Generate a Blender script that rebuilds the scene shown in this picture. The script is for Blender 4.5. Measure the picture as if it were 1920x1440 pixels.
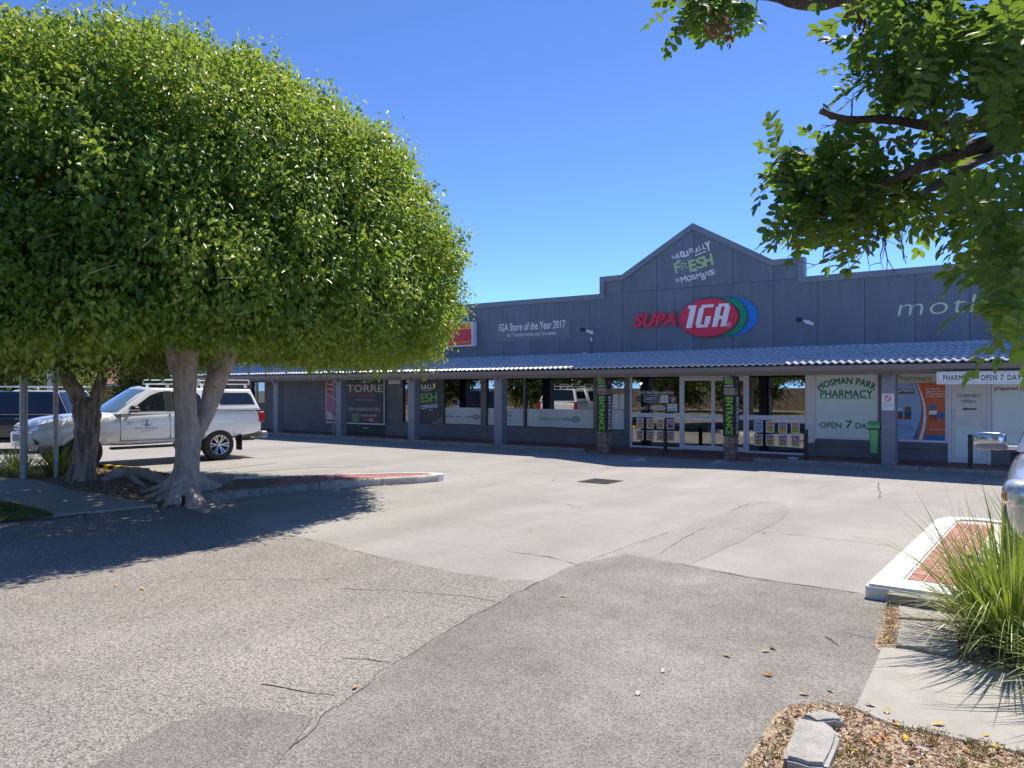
import bpy, bmesh, math, random
import numpy as np
from mathutils import Vector, Matrix, noise
R = math.radians
random.seed(7); RNG = np.random.default_rng(7)
for o in list(bpy.data.objects): bpy.data.objects.remove(o)
sc = bpy.context.scene
COL = sc.collection
# ------------------------------------------------------------------ camera, sky, sun, exposure
# world frame: x runs along the shop front (to the right), y towards the shop, z up, metres
YAW = math.atan2(1440, 1960)
CH = 1.75                                   # camera height
cam_d = bpy.data.cameras.new('camera'); cam = bpy.data.objects.new('camera', cam_d); COL.objects.link(cam)
cam.location = (0, 0, CH); cam.rotation_euler = (R(90), 0, YAW)
cam_d.sensor_width = 36; cam_d.lens = 27.0; cam_d.shift_y = 11/1920
cam_d.clip_start = 0.05; cam_d.clip_end = 3000
sc.camera = cam
SUN_EL = R(55.5); SUN_AZ = 0.0              # sun stands over the shop, straight behind it (+y)
w = bpy.data.worlds.new('World'); sc.world = w; w.use_nodes = True
nt = w.node_tree; bg = nt.nodes['Background']
sky = nt.nodes.new('ShaderNodeTexSky'); sky.sky_type = 'NISHITA'; sky.sun_disc = False
sky.sun_elevation = SUN_EL; sky.sun_rotation = SUN_AZ
sky.air_density = 0.35; sky.dust_density = 0.0; sky.ozone_density = 6.0; sky.altitude = 1500
hs_ = nt.nodes.new('ShaderNodeHueSaturation'); hs_.inputs['Saturation'].default_value = 1.0
tn_ = nt.nodes.new('ShaderNodeMix'); tn_.data_type = 'RGBA'; tn_.blend_type = 'MULTIPLY'; tn_.inputs[0].default_value = 1; tn_.inputs[7].default_value = (.72, .81, .92, 1)
nt.links.new(sky.outputs[0], hs_.inputs['Color']); nt.links.new(hs_.outputs[0], tn_.inputs[6]); nt.links.new(tn_.outputs[2], bg.inputs[0]); bg.inputs[1].default_value = 0.145
sl = bpy.data.lights.new('sun', 'SUN'); sl.energy = 2.1; sl.angle = R(0.55); sl.color = (1.0, 0.93, 0.835)
so = bpy.data.objects.new('sun', sl); COL.objects.link(so)
so.location = (0, 40, 60)
so.rotation_euler = Vector((0, math.cos(SUN_EL), math.sin(SUN_EL))).to_track_quat('Z', 'Y').to_euler()
sc.view_settings.view_transform = 'Standard'; sc.view_settings.look = 'None'
sc.view_settings.exposure = 1.60; sc.view_settings.gamma = 1.0; sc.view_settings.use_curve_mapping = False
sc.render.engine = 'CYCLES'
sc.cycles.max_bounces = 8; sc.cycles.transparent_max_bounces = 12
sc.cycles.use_denoising = True
# ------------------------------------------------------------------ measuring helpers (pixels of the 1920x1440 photograph)
F = 1440.0; CS = math.sin(YAW); CC = math.cos(YAW)     # CS=.592 CC=.806
def c2w(X, D): return (CC*X - CS*D, CS*X + CC*D)
def gp(px, py, z=0.0):                      # point on the horizontal plane z
    D = (CH - z)*F/(py - 731.0); return c2w((px-960)*D/F, D)
def dp(px, py, D):                          # point at depth D
    x, y = c2w((px-960)*D/F, D); return (x, y, CH - (py-731)*D/F)
def wx(px, d=19.93):                        # x on the wall plane y=d
    u = px-960; return (CC*u - CS*F)/(CS*u + CC*F)*d
def wz(px, py, d=19.93):                    # z on the wall plane
    u = px-960; return CH - (py-731)*d/(CS*u + CC*F)
# ------------------------------------------------------------------ materials
def mat(name, col=(.5,.5,.5), rough=.6, metal=0., spec=.5, var=.0, vscale=4., bump=0., bscale=60., emit=None, coat=0., alpha=1., stretch=None, col2=None, cpos=(.35,.65), detail=6):
    m = bpy.data.materials.new(name); m.use_nodes = True; n = m.node_tree; p = n.nodes['Principled BSDF']
    p.inputs['Base Color'].default_value = (*col, 1); p.inputs['Roughness'].default_value = rough
    p.inputs['Metallic'].default_value = metal; p.inputs['Specular IOR Level'].default_value = spec
    if coat: p.inputs['Coat Weight'].default_value = coat; p.inputs['Coat Roughness'].default_value = .04
    if alpha < 1: p.inputs['Alpha'].default_value = alpha
    tc = n.nodes.new('ShaderNodeTexCoord'); mp = n.nodes.new('ShaderNodeMapping'); n.links.new(tc.outputs['Object'], mp.inputs[0])
    if stretch: mp.inputs['Scale'].default_value = stretch
    if var or col2:
        nz = n.nodes.new('ShaderNodeTexNoise'); nz.inputs['Scale'].default_value = vscale; nz.inputs['Detail'].default_value = detail; nz.inputs['Roughness'].default_value = .62
        n.links.new(mp.outputs[0], nz.inputs['Vector'])
        cr = n.nodes.new('ShaderNodeValToRGB'); cr.color_ramp.elements[0].position = cpos[0]; cr.color_ramp.elements[1].position = cpos[1]
        a = col2 if col2 else tuple(max(0, c*(1-var)) for c in col); b = col if col2 else tuple(min(1, c*(1+var)) for c in col)
        cr.color_ramp.elements[0].color = (*a, 1); cr.color_ramp.elements[1].color = (*b, 1)
        n.links.new(nz.outputs[0], cr.inputs[0]); n.links.new(cr.outputs[0], p.inputs['Base Color'])
    if bump:
        nb = n.nodes.new('ShaderNodeTexNoise'); nb.inputs['Scale'].default_value = bscale; nb.inputs['Detail'].default_value = 4
        n.links.new(mp.outputs[0], nb.inputs['Vector'])
        bp = n.nodes.new('ShaderNodeBump'); bp.inputs['Strength'].default_value = bump; bp.inputs['Distance'].default_value = .02
        n.links.new(nb.outputs[0], bp.inputs['Height']); n.links.new(bp.outputs[0], p.inputs['Normal'])
    if emit:
        p.inputs['Emission Color'].default_value = (*emit[:3], 1); p.inputs['Emission Strength'].default_value = emit[3]
    return m
def asphalt(name, base, dark, light, chip, amt, mott=.16, warm=(1,1,1)):
    """bitumen: stone chips of size chip (m), amt = how strongly they show, large soft mottling"""
    m = bpy.data.materials.new(name); m.use_nodes = True; n = m.node_tree; p = n.nodes['Principled BSDF']; L = n.links
    p.inputs['Roughness'].default_value = .85; p.inputs['Specular IOR Level'].default_value = .25
    tc = n.nodes.new('ShaderNodeTexCoord')
    def noi(s, d, r=.6):
        t = n.nodes.new('ShaderNodeTexNoise'); t.inputs['Scale'].default_value = s; t.inputs['Detail'].default_value = d; t.inputs['Roughness'].default_value = r
        L.new(tc.outputs['Object'], t.inputs['Vector']); return t
    def ramp(src, els):
        c = n.nodes.new('ShaderNodeValToRGB'); e = c.color_ramp.elements
        e[0].position, e[0].color = els[0][0], (*els[0][1], 1); e[1].position, e[1].color = els[1][0], (*els[1][1], 1)
        for q in els[2:]:
            k = e.new(q[0]); k.color = (*q[1], 1)
        L.new(src, c.inputs[0]); return c.outputs[0]
    def mix(fac, a, b, mode='MIX'):
        x = n.nodes.new('ShaderNodeMix'); x.data_type = 'RGBA'; x.blend_type = mode
        if isinstance(fac, float): x.inputs[0].default_value = fac
        else: L.new(fac, x.inputs[0])
        for s, v in ((6, a), (7, b)):
            if isinstance(v, tuple): x.inputs[s].default_value = (*v, 1)
            else: L.new(v, x.inputs[s])
        return x.outputs[2]
    vo = n.nodes.new('ShaderNodeTexVoronoi'); vo.inputs['Scale'].default_value = 1/chip; L.new(tc.outputs['Object'], vo.inputs['Vector'])
    sp = ramp(vo.outputs['Color'], [(0.12, dark), (0.85, light), (.45, base)])
    fn = noi(1/chip*1.7, 2); pit = ramp(fn.outputs[0], [(.36, tuple(c*.35 for c in dark)), (.47, (1,1,1))])
    c = mix(amt, base, sp); c = mix(amt, c, mix(1.0, c, pit, 'MULTIPLY'))
    big = ramp(noi(.55, 5).outputs[0], [(.30, (1-mott,)*3), (.68, (1+mott*.6,)*3)])
    mid = ramp(noi(3.1, 6, .7).outputs[0], [(.28, (1-mott*.55,)*3), (.72, (1+mott*.4,)*3)])
    c = mix(1.0, c, big, 'MULTIPLY'); c = mix(1.0, c, mid, 'MULTIPLY')
    sep = n.nodes.new('ShaderNodeMapping'); L.new(tc.outputs['Object'], sep.inputs[0]); sep.inputs['Scale'].default_value = (.9, .22, 1); sep.inputs['Rotation'].default_value = (0, 0, R(20))
    st = n.nodes.new('ShaderNodeTexNoise'); st.inputs['Scale'].default_value = 1.2; st.inputs['Detail'].default_value = 4; L.new(sep.outputs[0], st.inputs['Vector'])
    c = mix(1.0, c, ramp(st.outputs[0], [(.32, (.87,.865,.86)), (.6, (1.02,1.02,1.02))]), 'MULTIPLY')
    L.new(c, p.inputs['Base Color'])
    b1 = n.nodes.new('ShaderNodeBump'); b1.inputs['Strength'].default_value = .55*amt+.12; b1.inputs['Distance'].default_value = chip*.5
    L.new(vo.outputs['Distance'], b1.inputs['Height']); L.new(b1.outputs[0], p.inputs['Normal'])
    return m
def leafmat(name, ca, cb, cc, rough=.38, trans=.35, tcol=(.30,.42,.04), spec=.5):
    """colour runs ca..cb..cc with the per-leaf attribute 'tone'"""
    m = bpy.data.materials.new(name); m.use_nodes = True; n = m.node_tree; p = n.nodes['Principled BSDF']; L = n.links
    at = n.nodes.new('ShaderNodeAttribute'); at.attribute_name = 'tone'
    cr = n.nodes.new('ShaderNodeValToRGB'); e = cr.color_ramp.elements; e[0].color = (*ca, 1); e[1].color = (*cc, 1); k = e.new(.55); k.color = (*cb, 1)
    L.new(at.outputs['Fac'], cr.inputs[0]); L.new(cr.outputs[0], p.inputs['Base Color'])
    p.inputs['Roughness'].default_value = rough; p.inputs['Specular IOR Level'].default_value = spec
    tb = n.nodes.new('ShaderNodeBsdfTranslucent')
    mx = n.nodes.new('ShaderNodeMix'); mx.data_type = 'RGBA'; mx.blend_type = 'MIX'; mx.inputs[0].default_value = .6
    L.new(cr.outputs[0], mx.inputs[6]); mx.inputs[7].default_value = (*tcol, 1); L.new(mx.outputs[2], tb.inputs[0])
    ms = n.nodes.new('ShaderNodeMixShader'); ms.inputs[0].default_value = trans
    L.new(p.outputs[0], ms.inputs[1]); L.new(tb.outputs[0], ms.inputs[2]); L.new(ms.outputs[0], n.nodes['Material Output'].inputs[0])
    return m
def glassmat(name, tint=(.75,.8,.8), refl=.14, rough=.01):
    m = bpy.data.materials.new(name); m.use_nodes = True; n = m.node_tree; n.nodes.remove(n.nodes['Principled BSDF']); L = n.links
    tr = n.nodes.new('ShaderNodeBsdfTransparent'); tr.inputs[0].default_value = (*tint, 1)
    gl = n.nodes.new('ShaderNodeBsdfGlossy'); gl.inputs['Roughness'].default_value = rough
    fr = n.nodes.new('ShaderNodeFresnel'); fr.inputs[0].default_value = 1.6
    ma = n.nodes.new('ShaderNodeMath'); ma.operation = 'ADD'; ma.use_clamp = True; ma.inputs[1].default_value = refl; L.new(fr.outputs[0], ma.inputs[0])
    ms = n.nodes.new('ShaderNodeMixShader'); L.new(ma.outputs[0], ms.inputs[0]); L.new(tr.outputs[0], ms.inputs[1]); L.new(gl.outputs[0], ms.inputs[2])
    L.new(ms.outputs[0], n.nodes['Material Output'].inputs[0]); return m
M = {}
M['panel'] = mat('panel paint', (.155,.185,.228), .55, var=.13, vscale=1.1, bump=.12, bscale=25, stretch=(2.6,2.6,.35))
M['panel2'] = mat('panel paint bluer', (.165,.20,.255), .55, var=.13, vscale=1.1, bump=.12, bscale=25, stretch=(2.6,2.6,.35))
M['cap'] = mat('capping paint', (.20,.235,.275), .5, var=.06)
M['render'] = mat('dark painted brick wall', (.19,.185,.185), .7, var=.12, vscale=2, bump=.3, bscale=40)
M['pillar'] = mat('pillar paint', (.25,.26,.29), .65, var=.10, vscale=6, bump=.25, bscale=30)
M['beam'] = mat('beam paint', (.21,.19,.18), .6, var=.12, vscale=2)
M['gutter'] = mat('gutter', (.22,.195,.185), .5)
M['soffit'] = mat('soffit board', (.16,.15,.14), .8)
M['tile'] = mat('roof tile glaze', (.60,.63,.68), .3, spec=.7, var=.12, vscale=3)
M['alu'] = mat('white aluminium', (.80,.80,.82), .35, metal=.0, spec=.6, var=.03)
M['cream'] = mat('cream panel', (.86,.81,.74), .6, var=.04)
M['darkframe'] = mat('dark window frame', (.06,.058,.06), .5)
M['glass'] = glassmat('shop glass', (.55,.58,.56), .20)
M['glassdoor'] = glassmat('door glass', (.6,.62,.6), .22)
M['film'] = mat('frosted window film', (.78,.84,.81), .35, var=.05, vscale=.8, alpha=.82)
M['greenfilm'] = mat('pale green window film', (.82,.95,.88), .22, var=.05, vscale=.6)
M['white'] = mat('white paint', (.80,.80,.79), .5, var=.03)
M['vinylwhite'] = mat('white vinyl', (.90,.90,.90), .5)
M['vinylblack'] = mat('black vinyl', (.02,.02,.022), .4, var=.1)
M['banner'] = mat('charcoal banner cloth', (.085,.08,.08), .55, var=.15, vscale=1.5, bump=.2, bscale=3)
M['green'] = mat('lime vinyl', (.25,.62,.05), .5)
M['palegreen'] = mat('pale green vinyl', (.50,.66,.30), .5)
M['creamgreen'] = mat('cream green vinyl', (.62,.72,.48), .5)
M['dkgreen'] = mat('dark green vinyl', (.01,.22,.09), .5)
M['red'] = mat('red sign', (.70,.03,.045), .35)
M['pinkred'] = mat('sun bleached red sign', (.78,.045,.10), .4)
M['edgered'] = mat('dark red sign edge', (.22,.01,.02), .5)
M['signgreen'] = mat('sign green', (.0,.33,.17), .4)
M['signblue'] = mat('sign blue', (.02,.22,.68), .4)
M['navy'] = mat('navy sticker', (.02,.03,.14), .4)
M['yellow'] = mat('yellow print', (.85,.60,.03), .5)
M['orange'] = mat('orange print', (.75,.16,.05), .5)
M['purple'] = mat('purple print', (.42,.04,.22), .5)
M['crimson'] = mat('crimson print', (.55,.05,.06), .5)
M['skyblue'] = mat('sky blue print', (.36,.52,.76), .5, var=.05, vscale=1)
M['blue2'] = mat('mid blue print', (.01,.20,.46), .5)
M['teal'] = mat('teal print', (.01,.16,.24), .5)
M['brownp'] = mat('brown print', (.22,.12,.04), .5)
M['redp'] = mat('red print', (.45,.06,.03), .5)
M['meat'] = mat('meat print', (.62,.10,.09), .5, col2=(.35,.03,.05), vscale=5)
M['meatpink'] = mat('pink meat print', (.62,.26,.28), .5, col2=(.45,.10,.14), vscale=6)
M['creamp'] = mat('cream print', (.72,.66,.52), .5)
M['greyp'] = mat('grey print', (.25,.25,.27), .5)
M['brickred'] = mat('red paving brick', (.43,.17,.145), .85, var=.18, vscale=9, bump=.3, bscale=120)
M['brickred2'] = mat('faded paving brick', (.50,.23,.19), .85, var=.16, vscale=9, bump=.3, bscale=120)
M['brickwall'] = mat('pale face brick', (.36,.25,.18), .85, var=.2, vscale=7, bump=.3, bscale=90)
M['brickwall2'] = mat('red face brick', (.27,.15,.11), .85, var=.2, vscale=7, bump=.3, bscale=90)
M['mortar'] = mat('mortar', (.42,.40,.36), .9, var=.1)
M['sandjoint'] = mat('pale sand joint', (.62,.55,.46), .95, var=.1, vscale=20)
M['kerbwhite'] = mat('white painted kerb', (.78,.77,.74), .7, var=.08, vscale=3, bump=.25, bscale=60, col2=(.55,.53,.48), cpos=(.20,.42))
M['concrete'] = mat('old kerb concrete', (.36,.34,.30), .9, col2=(.20,.185,.165), vscale=6, bump=.5, bscale=70, cpos=(.3,.62))
M['slab'] = mat('footpath concrete', (.47,.445,.385), .9, col2=(.37,.35,.305), vscale=5, bump=.35, bscale=160, cpos=(.3,.7), detail=9)
M['slabold'] = mat('old speckled concrete', (.42,.40,.36), .9, col2=(.26,.25,.225), vscale=14, bump=.4, bscale=120, cpos=(.32,.6), detail=9)
M['linewhite'] = mat('worn white line', (.60,.60,.58), .8, var=.1, vscale=12)
M['lineblue'] = mat('worn blue line', (.24,.31,.36), .85, var=.1, vscale=12)
M['crack'] = mat('crack', (.045,.04,.036), .95)
M['iron'] = mat('cast iron', (.045,.043,.042), .6, metal=.3, var=.2, vscale=20)
M['soil'] = mat('dry soil', (.36,.26,.17), .95, col2=(.17,.12,.08), vscale=6, bump=.8, bscale=40, cpos=(.3,.68), detail=9)
M['mulch'] = mat('mulch', (.60,.46,.32), .95, col2=(.34,.24,.16), vscale=18, bump=.9, bscale=60, cpos=(.32,.66), detail=9)
M['steel'] = mat('galvanised steel', (.42,.42,.41), .45, metal=.5, var=.12, vscale=9)
M['bollard'] = mat('brown bollard', (.052,.044,.038), .6, var=.2, vscale=8)
M['bin'] = mat('green bin plastic', (.17,.50,.19), .35, var=.05)
M['blackp'] = mat('black plastic', (.022,.022,.024), .45)
M['rubber'] = mat('tyre rubber', (.035,.034,.034), .85, bump=.3, bscale=60)
M['chrome'] = mat('chrome', (.75,.76,.78), .08, metal=1.)
M['alloy'] = mat('alloy wheel', (.58,.59,.61), .25, metal=.8)
M['carwhite'] = mat('white car paint', (.90,.90,.89), .3, coat=1., var=.01)
M['carnavy'] = mat('navy car paint', (.012,.016,.035), .3, coat=1.)
M['carsilver'] = mat('silver car paint', (.47,.48,.50), .32, metal=.55, coat=1.)
M['mirrorsilver'] = mat('polished silver mirror shell', (.62,.63,.66), .14, metal=.85, coat=1.)
M['carglass'] = glassmat('car glass', (.30,.36,.40), .10)
M['cardark'] = mat('dark interior', (.015,.016,.020), .7)
M['darkglass'] = mat('tinted car glass', (.012,.018,.03), .03, spec=.9)
M['lens'] = mat('lamp lens', (.62,.64,.66), .18, metal=.25, coat=1., var=.25, vscale=22)
M['taillight'] = mat('tail lamp', (.50,.012,.02), .12, coat=1.)
M['amber'] = mat('amber lamp', (.65,.22,.04), .2, coat=1.)
M['bark'] = mat('pale smooth bark', (.60,.51,.42), .8, col2=(.33,.265,.21), vscale=7, bump=.6, bscale=14, stretch=(1.2,1.2,.5), cpos=(.3,.65))
M['barkrough'] = mat('rough bark', (.52,.41,.31), .9, col2=(.17,.12,.088), vscale=9, bump=1., bscale=16, stretch=(1.6,1.6,.22), cpos=(.38,.62))
M['barkdark'] = mat('dark limb bark', (.115,.085,.065), .9, col2=(.04,.03,.024), vscale=10, bump=1., bscale=24, cpos=(.35,.65))
M['twig'] = mat('twig', (.16,.11,.07), .9)
M['leaf'] = leafmat('glossy fig leaf', (.040,.112,.018), (.130,.250,.032), (.48,.54,.08), .34, .50, (.48,.60,.06))
M['leaf2'] = leafmat('dull small leaf', (.03,.05,.012), (.07,.11,.025), (.20,.24,.06), .55, .35, (.32,.36,.06))
M['leafR'] = leafmat('pinnate leaflet', (.03,.075,.03), (.07,.155,.032), (.26,.40,.045), .55, .42, (.38,.56,.04), .35)
M['leafbg'] = leafmat('garden leaf', (.03,.06,.012), (.09,.15,.03), (.34,.34,.07), .6, .3, (.35,.42,.06))
M['dryleaf'] = leafmat('dry brown leaf', (.07,.028,.014), (.15,.06,.025), (.27,.13,.05), .7, .3, (.35,.14,.04))
M['blade'] = leafmat('strappy blade', (.07,.12,.016), (.27,.36,.05), (.66,.58,.32), .42, .34, (.42,.5,.06))
M['litter'] = leafmat('leaf litter', (.30,.19,.10), (.60,.44,.29), (.84,.74,.60), .85, .1, (.3,.2,.1))
M['grassb'] = leafmat('verge grass', (.06,.09,.02), (.18,.20,.05), (.42,.36,.18), .7, .25, (.35,.4,.1))
M['yleaf'] = mat('yellow fallen leaf', (.72,.48,.04), .6, var=.25, vscale=30)
M['oleaf'] = mat('orange fallen leaf', (.60,.26,.03), .6, var=.25, vscale=30)
M['shelf'] = mat('shop shelving', (.16,.14,.12), .7, var=.5, vscale=5)
M['intwall'] = mat('shop interior wall', (.10,.09,.08), .9, var=.3, vscale=1)
M['intfloor'] = mat('shop interior floor', (.22,.20,.17), .4)
M['lamp'] = mat('warm lamp glow', (1,.6,.25), .5, emit=(1,.45,.12,14))
M['spot'] = mat('downlight glow', (1,1,1), .5, emit=(1,.93,.8,10))
M['roofred'] = mat('terracotta roof', (.34,.20,.15), .8, var=.2, vscale=3)
M['housewall'] = mat('house brick', (.32,.20,.14), .85, var=.1)
M['a_far'] = asphalt('bleached asphalt', (.400,.375,.335), (.30,.28,.248), (.50,.475,.43), .010, .35, .11)
M['a_coarse'] = asphalt('coarse worn asphalt', (.355,.322,.278), (.15,.132,.11), (.52,.47,.405), .012, .78, .13)
M['a_mid'] = asphalt('grey asphalt', (.292,.268,.238), (.145,.132,.116), (.45,.415,.37), .010, .70, .30)
M['a_patch'] = asphalt('dark asphalt patch', (.262,.244,.22), (.13,.12,.11), (.41,.385,.35), .009, .7, .18)
M['a_trench'] = asphalt('trench asphalt', (.372,.349,.312), (.28,.26,.23), (.47,.444,.40), .009, .5, .14)
def paving_mat():
    m = mat('brick footpath', (.20,.075,.06), .8); n = m.node_tree; L = n.links; p = n.nodes['Principled BSDF']
    tc = n.nodes.new('ShaderNodeTexCoord'); b = n.nodes.new('ShaderNodeTexBrick'); L.new(tc.outputs['Object'], b.inputs['Vector'])
    b.inputs['Color1'].default_value = (.36,.13,.10,1); b.inputs['Color2'].default_value = (.25,.10,.085,1); b.inputs['Mortar'].default_value = (.22,.18,.16,1)
    b.inputs['Scale'].default_value = 1; b.inputs['Brick Width'].default_value = .23; b.inputs['Row Height'].default_value = .115; b.inputs['Mortar Size'].default_value = .006
    L.new(b.outputs[0], p.inputs['Base Color']); return m
M['paving'] = paving_mat()
# ------------------------------------------------------------------ mesh helpers
def tag(o, label=None, cat=None, group=None, kind=None):
    if label: o['label'] = label
    if cat: o['category'] = cat
    if group: o['group'] = group
    if kind: o['kind'] = kind
    return o
def empty(name, loc, rz=0, label=None, cat=None, group=None, parent=None):
    o = bpy.data.objects.new(name, None); COL.objects.link(o); o.location = loc; o.rotation_euler = (0, 0, rz); o.empty_display_size = .1
    if parent: o.parent = parent
    return tag(o, label, cat, group)
class MB:
    def __init__(s): s.v = []; s.f = []; s.m = []
    def add(s, vs, fs, mi=0):
        b = len(s.v); s.v += [tuple(map(float, q)) for q in vs]; s.f += [tuple(b+i for i in f) for f in fs]; s.m += [mi]*len(fs); return s
    def box(s, x0, x1, y0, y1, z0, z1, mi=0):
        vs = [(x, y, z) for z in (z0, z1) for y in (y0, y1) for x in (x0, x1)]
        return s.add(vs, [(0,2,3,1),(4,5,7,6),(0,1,5,4),(2,6,7,3),(1,3,7,5),(0,4,6,2)], mi)
    def bbox(s, x0, x1, y0, y1, z0, z1, b=.01, mi=0, sg=1):   # box with chamfered edges
        bm = bmesh.new(); bmesh.ops.create_cube(bm, size=1)
        for q in bm.verts: q.co = Vector(((x0+x1)/2+q.co.x*(x1-x0), (y0+y1)/2+q.co.y*(y1-y0), (z0+z1)/2+q.co.z*(z1-z0)))
        bmesh.ops.bevel(bm, geom=bm.edges[:], offset=b, segments=sg, affect='EDGES')
        s.frombm(bm, mi); return s
    def frombm(s, bm, mi=0):
        bm.verts.index_update(); s.add([q.co[:] for q in bm.verts], [[q.index for q in f.verts] for f in bm.faces], mi); bm.free()
    def prism(s, pts, d0, d1, axis='y', mi=0):          # polygon pts in the plane across the axis, extruded d0..d1
        n = len(pts)
        def P(a, b, d): return {'y': (a, d, b), 'z': (a, b, d), 'x': (d, a, b)}[axis]
        vs = [P(a, b, d0) for a, b in pts]+[P(a, b, d1) for a, b in pts]
        fs = [tuple(range(n)), tuple(range(2*n-1, n-1, -1))]+[(i, i+n, (i+1) % n+n, (i+1) % n) for i in range(n)]
        return s.add(vs, fs, mi)
    def tube(s, pts, rad, seg=8, mi=0, cap=True, jit=0):
        pts = [Vector(p) for p in pts]; n = len(pts)
        rad = rad if isinstance(rad, (list, tuple)) else [rad]*n
        rings = []; up = Vector((0, 0, 1)); prev = None
        for i, p in enumerate(pts):
            t = (pts[min(i+1, n-1)]-pts[max(i-1, 0)]); t = t.normalized() if t.length > 1e-9 else Vector((0, 0, 1))
            if prev is None:
                a = t.cross(up if abs(t.z) < .9 else Vector((1, 0, 0))).normalized()
            else:
                a = (prev - t*prev.dot(t)); a = a.normalized() if a.length > 1e-6 else t.orthogonal().normalized()
            prev = a; b = t.cross(a)
            rings.append([p+(a*math.cos(2*math.pi*k/seg)+b*math.sin(2*math.pi*k/seg))*rad[i]*(1+jit*random.uniform(-1, 1)) for k in range(seg)])
        vs = [q for r in rings for q in r]; fs = []
        for i in range(n-1):
            for k in range(seg):
                fs.append((i*seg+k, i*seg+(k+1) % seg, (i+1)*seg+(k+1) % seg, (i+1)*seg+k))
        if cap: fs.append(tuple(range(seg-1, -1, -1))); fs.append(tuple((n-1)*seg+k for k in range(seg)))
        return s.add(vs, fs, mi)
    def lathe(s, prof, seg=24, c=(0, 0, 0), axis='y', mi=0):   # prof: (radius, along)
        n = len(prof); vs = []
        for k in range(seg):
            a = 2*math.pi*k/seg; ca, sa = math.cos(a), math.sin(a)
            for r, h in prof:
                vs.append({'y': (c[0]+r*ca, c[1]+h, c[2]+r*sa), 'z': (c[0]+r*ca, c[1]+r*sa, c[2]+h), 'x': (c[0]+h, c[1]+r*ca, c[2]+r*sa)}[axis])
        fs = [(k*n+i, k*n+i+1, ((k+1) % seg)*n+i+1, ((k+1) % seg)*n+i) for k in range(seg) for i in range(n-1)]
        return s.add(vs, fs, mi)
    def ribbon(s, pts, wd, z, mi=0):
        pts = [Vector((p[0], p[1])) for p in pts]; n = len(pts); vs = []
        for i, p in enumerate(pts):
            t = (pts[min(i+1, n-1)]-pts[max(i-1, 0)]).normalized(); nn = Vector((-t.y, t.x)); q = wd if isinstance(wd, (int, float)) else wd[i]
            vs += [(*(p+nn*q/2), z), (*(p-nn*q/2), z)]
        return s.add(vs, [(2*i+1, 2*i+3, 2*i+2, 2*i) for i in range(n-1)], mi)
    def mesh(s, name, mats, org=(0, 0, 0), smooth=False):
        me = bpy.data.meshes.new(name); ox, oy, oz = org
        me.from_pydata([(a-ox, b-oy, c-oz) for a, b, c in s.v], [], s.f)
        for m in (mats if isinstance(mats, (list, tuple)) else [mats]): me.materials.append(m)
        me.polygons.foreach_set('material_index', s.m)
        if smooth: me.polygons.foreach_set('use_smooth', [True]*len(s.f))
        me.update(); return me
    def build(s, name, mats, parent=None, world=True, smooth=False, fixn=True, org=None):
        """vertices given in world space; stored about the parent's (or the given) origin"""
        o0 = (0, 0, 0)
        if org is not None: o0 = org
        elif parent is not None and world: o0 = worigin(parent)
        elif parent is None and world:
            a = np.array(s.v); o0 = ((a[:, 0].min()+a[:, 0].max())/2, (a[:, 1].min()+a[:, 1].max())/2, a[:, 2].min())
        me = s.mesh(name, mats, o0, smooth)
        if fixn:
            bm = bmesh.new(); bm.from_mesh(me); bmesh.ops.recalc_face_normals(bm, faces=bm.faces[:]); bm.to_mesh(me); bm.free()
        o = bpy.data.objects.new(name, me); COL.objects.link(o)
        if parent is not None:
            o.parent = parent
            if org is not None: po = worigin(parent); o.location = tuple(o0[i]-po[i] for i in range(3))
        elif world or org is not None: o.location = o0
        if smooth: smooth_by_angle(me)
        return o
def sellipsoid(mb, c, r, e=.6, n=16, m=28, mi=0):
    f = lambda v: math.copysign(abs(v)**e, v); vs = []
    for i in range(n+1):
        p = -math.pi/2+math.pi*i/n
        for j in range(m):
            t = 2*math.pi*j/m; vs.append((c[0]+r[0]*f(math.cos(p))*f(math.cos(t)), c[1]+r[1]*f(math.cos(p))*f(math.sin(t)), c[2]+r[2]*f(math.sin(p))))
    return mb.add(vs, [(i*m+j, i*m+(j+1) % m, (i+1)*m+(j+1) % m, (i+1)*m+j) for i in range(n) for j in range(m)], mi)
def smooth_by_angle(me, ang=35):
    bm = bmesh.new(); bm.from_mesh(me)
    for e in bm.edges:
        if len(e.link_faces) == 2 and e.calc_face_angle(0) > R(ang): e.smooth = False
    bm.to_mesh(me); bm.free()
def worigin(o):
    p = Vector((0, 0, 0))
    while o is not None: p += Vector(o.location); o = o.parent
    return tuple(p)
def inst(me, name, loc, parent=None, rot=(0, 0, 0), scale=(1, 1, 1), world=True):
    o = bpy.data.objects.new(name, me); COL.objects.link(o)
    if parent is not None:
        o.parent = parent; po = worigin(parent) if world else (0, 0, 0); loc = tuple(loc[i]-po[i] for i in range(3))
    o.location = loc; o.rotation_euler = rot; o.scale = scale; return o
def copy_tree(o, parent=None, name=None):
    c = o.copy(); COL.objects.link(c); c.parent = parent
    for ch in list(o.children): copy_tree(ch, c)
    return c
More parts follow.
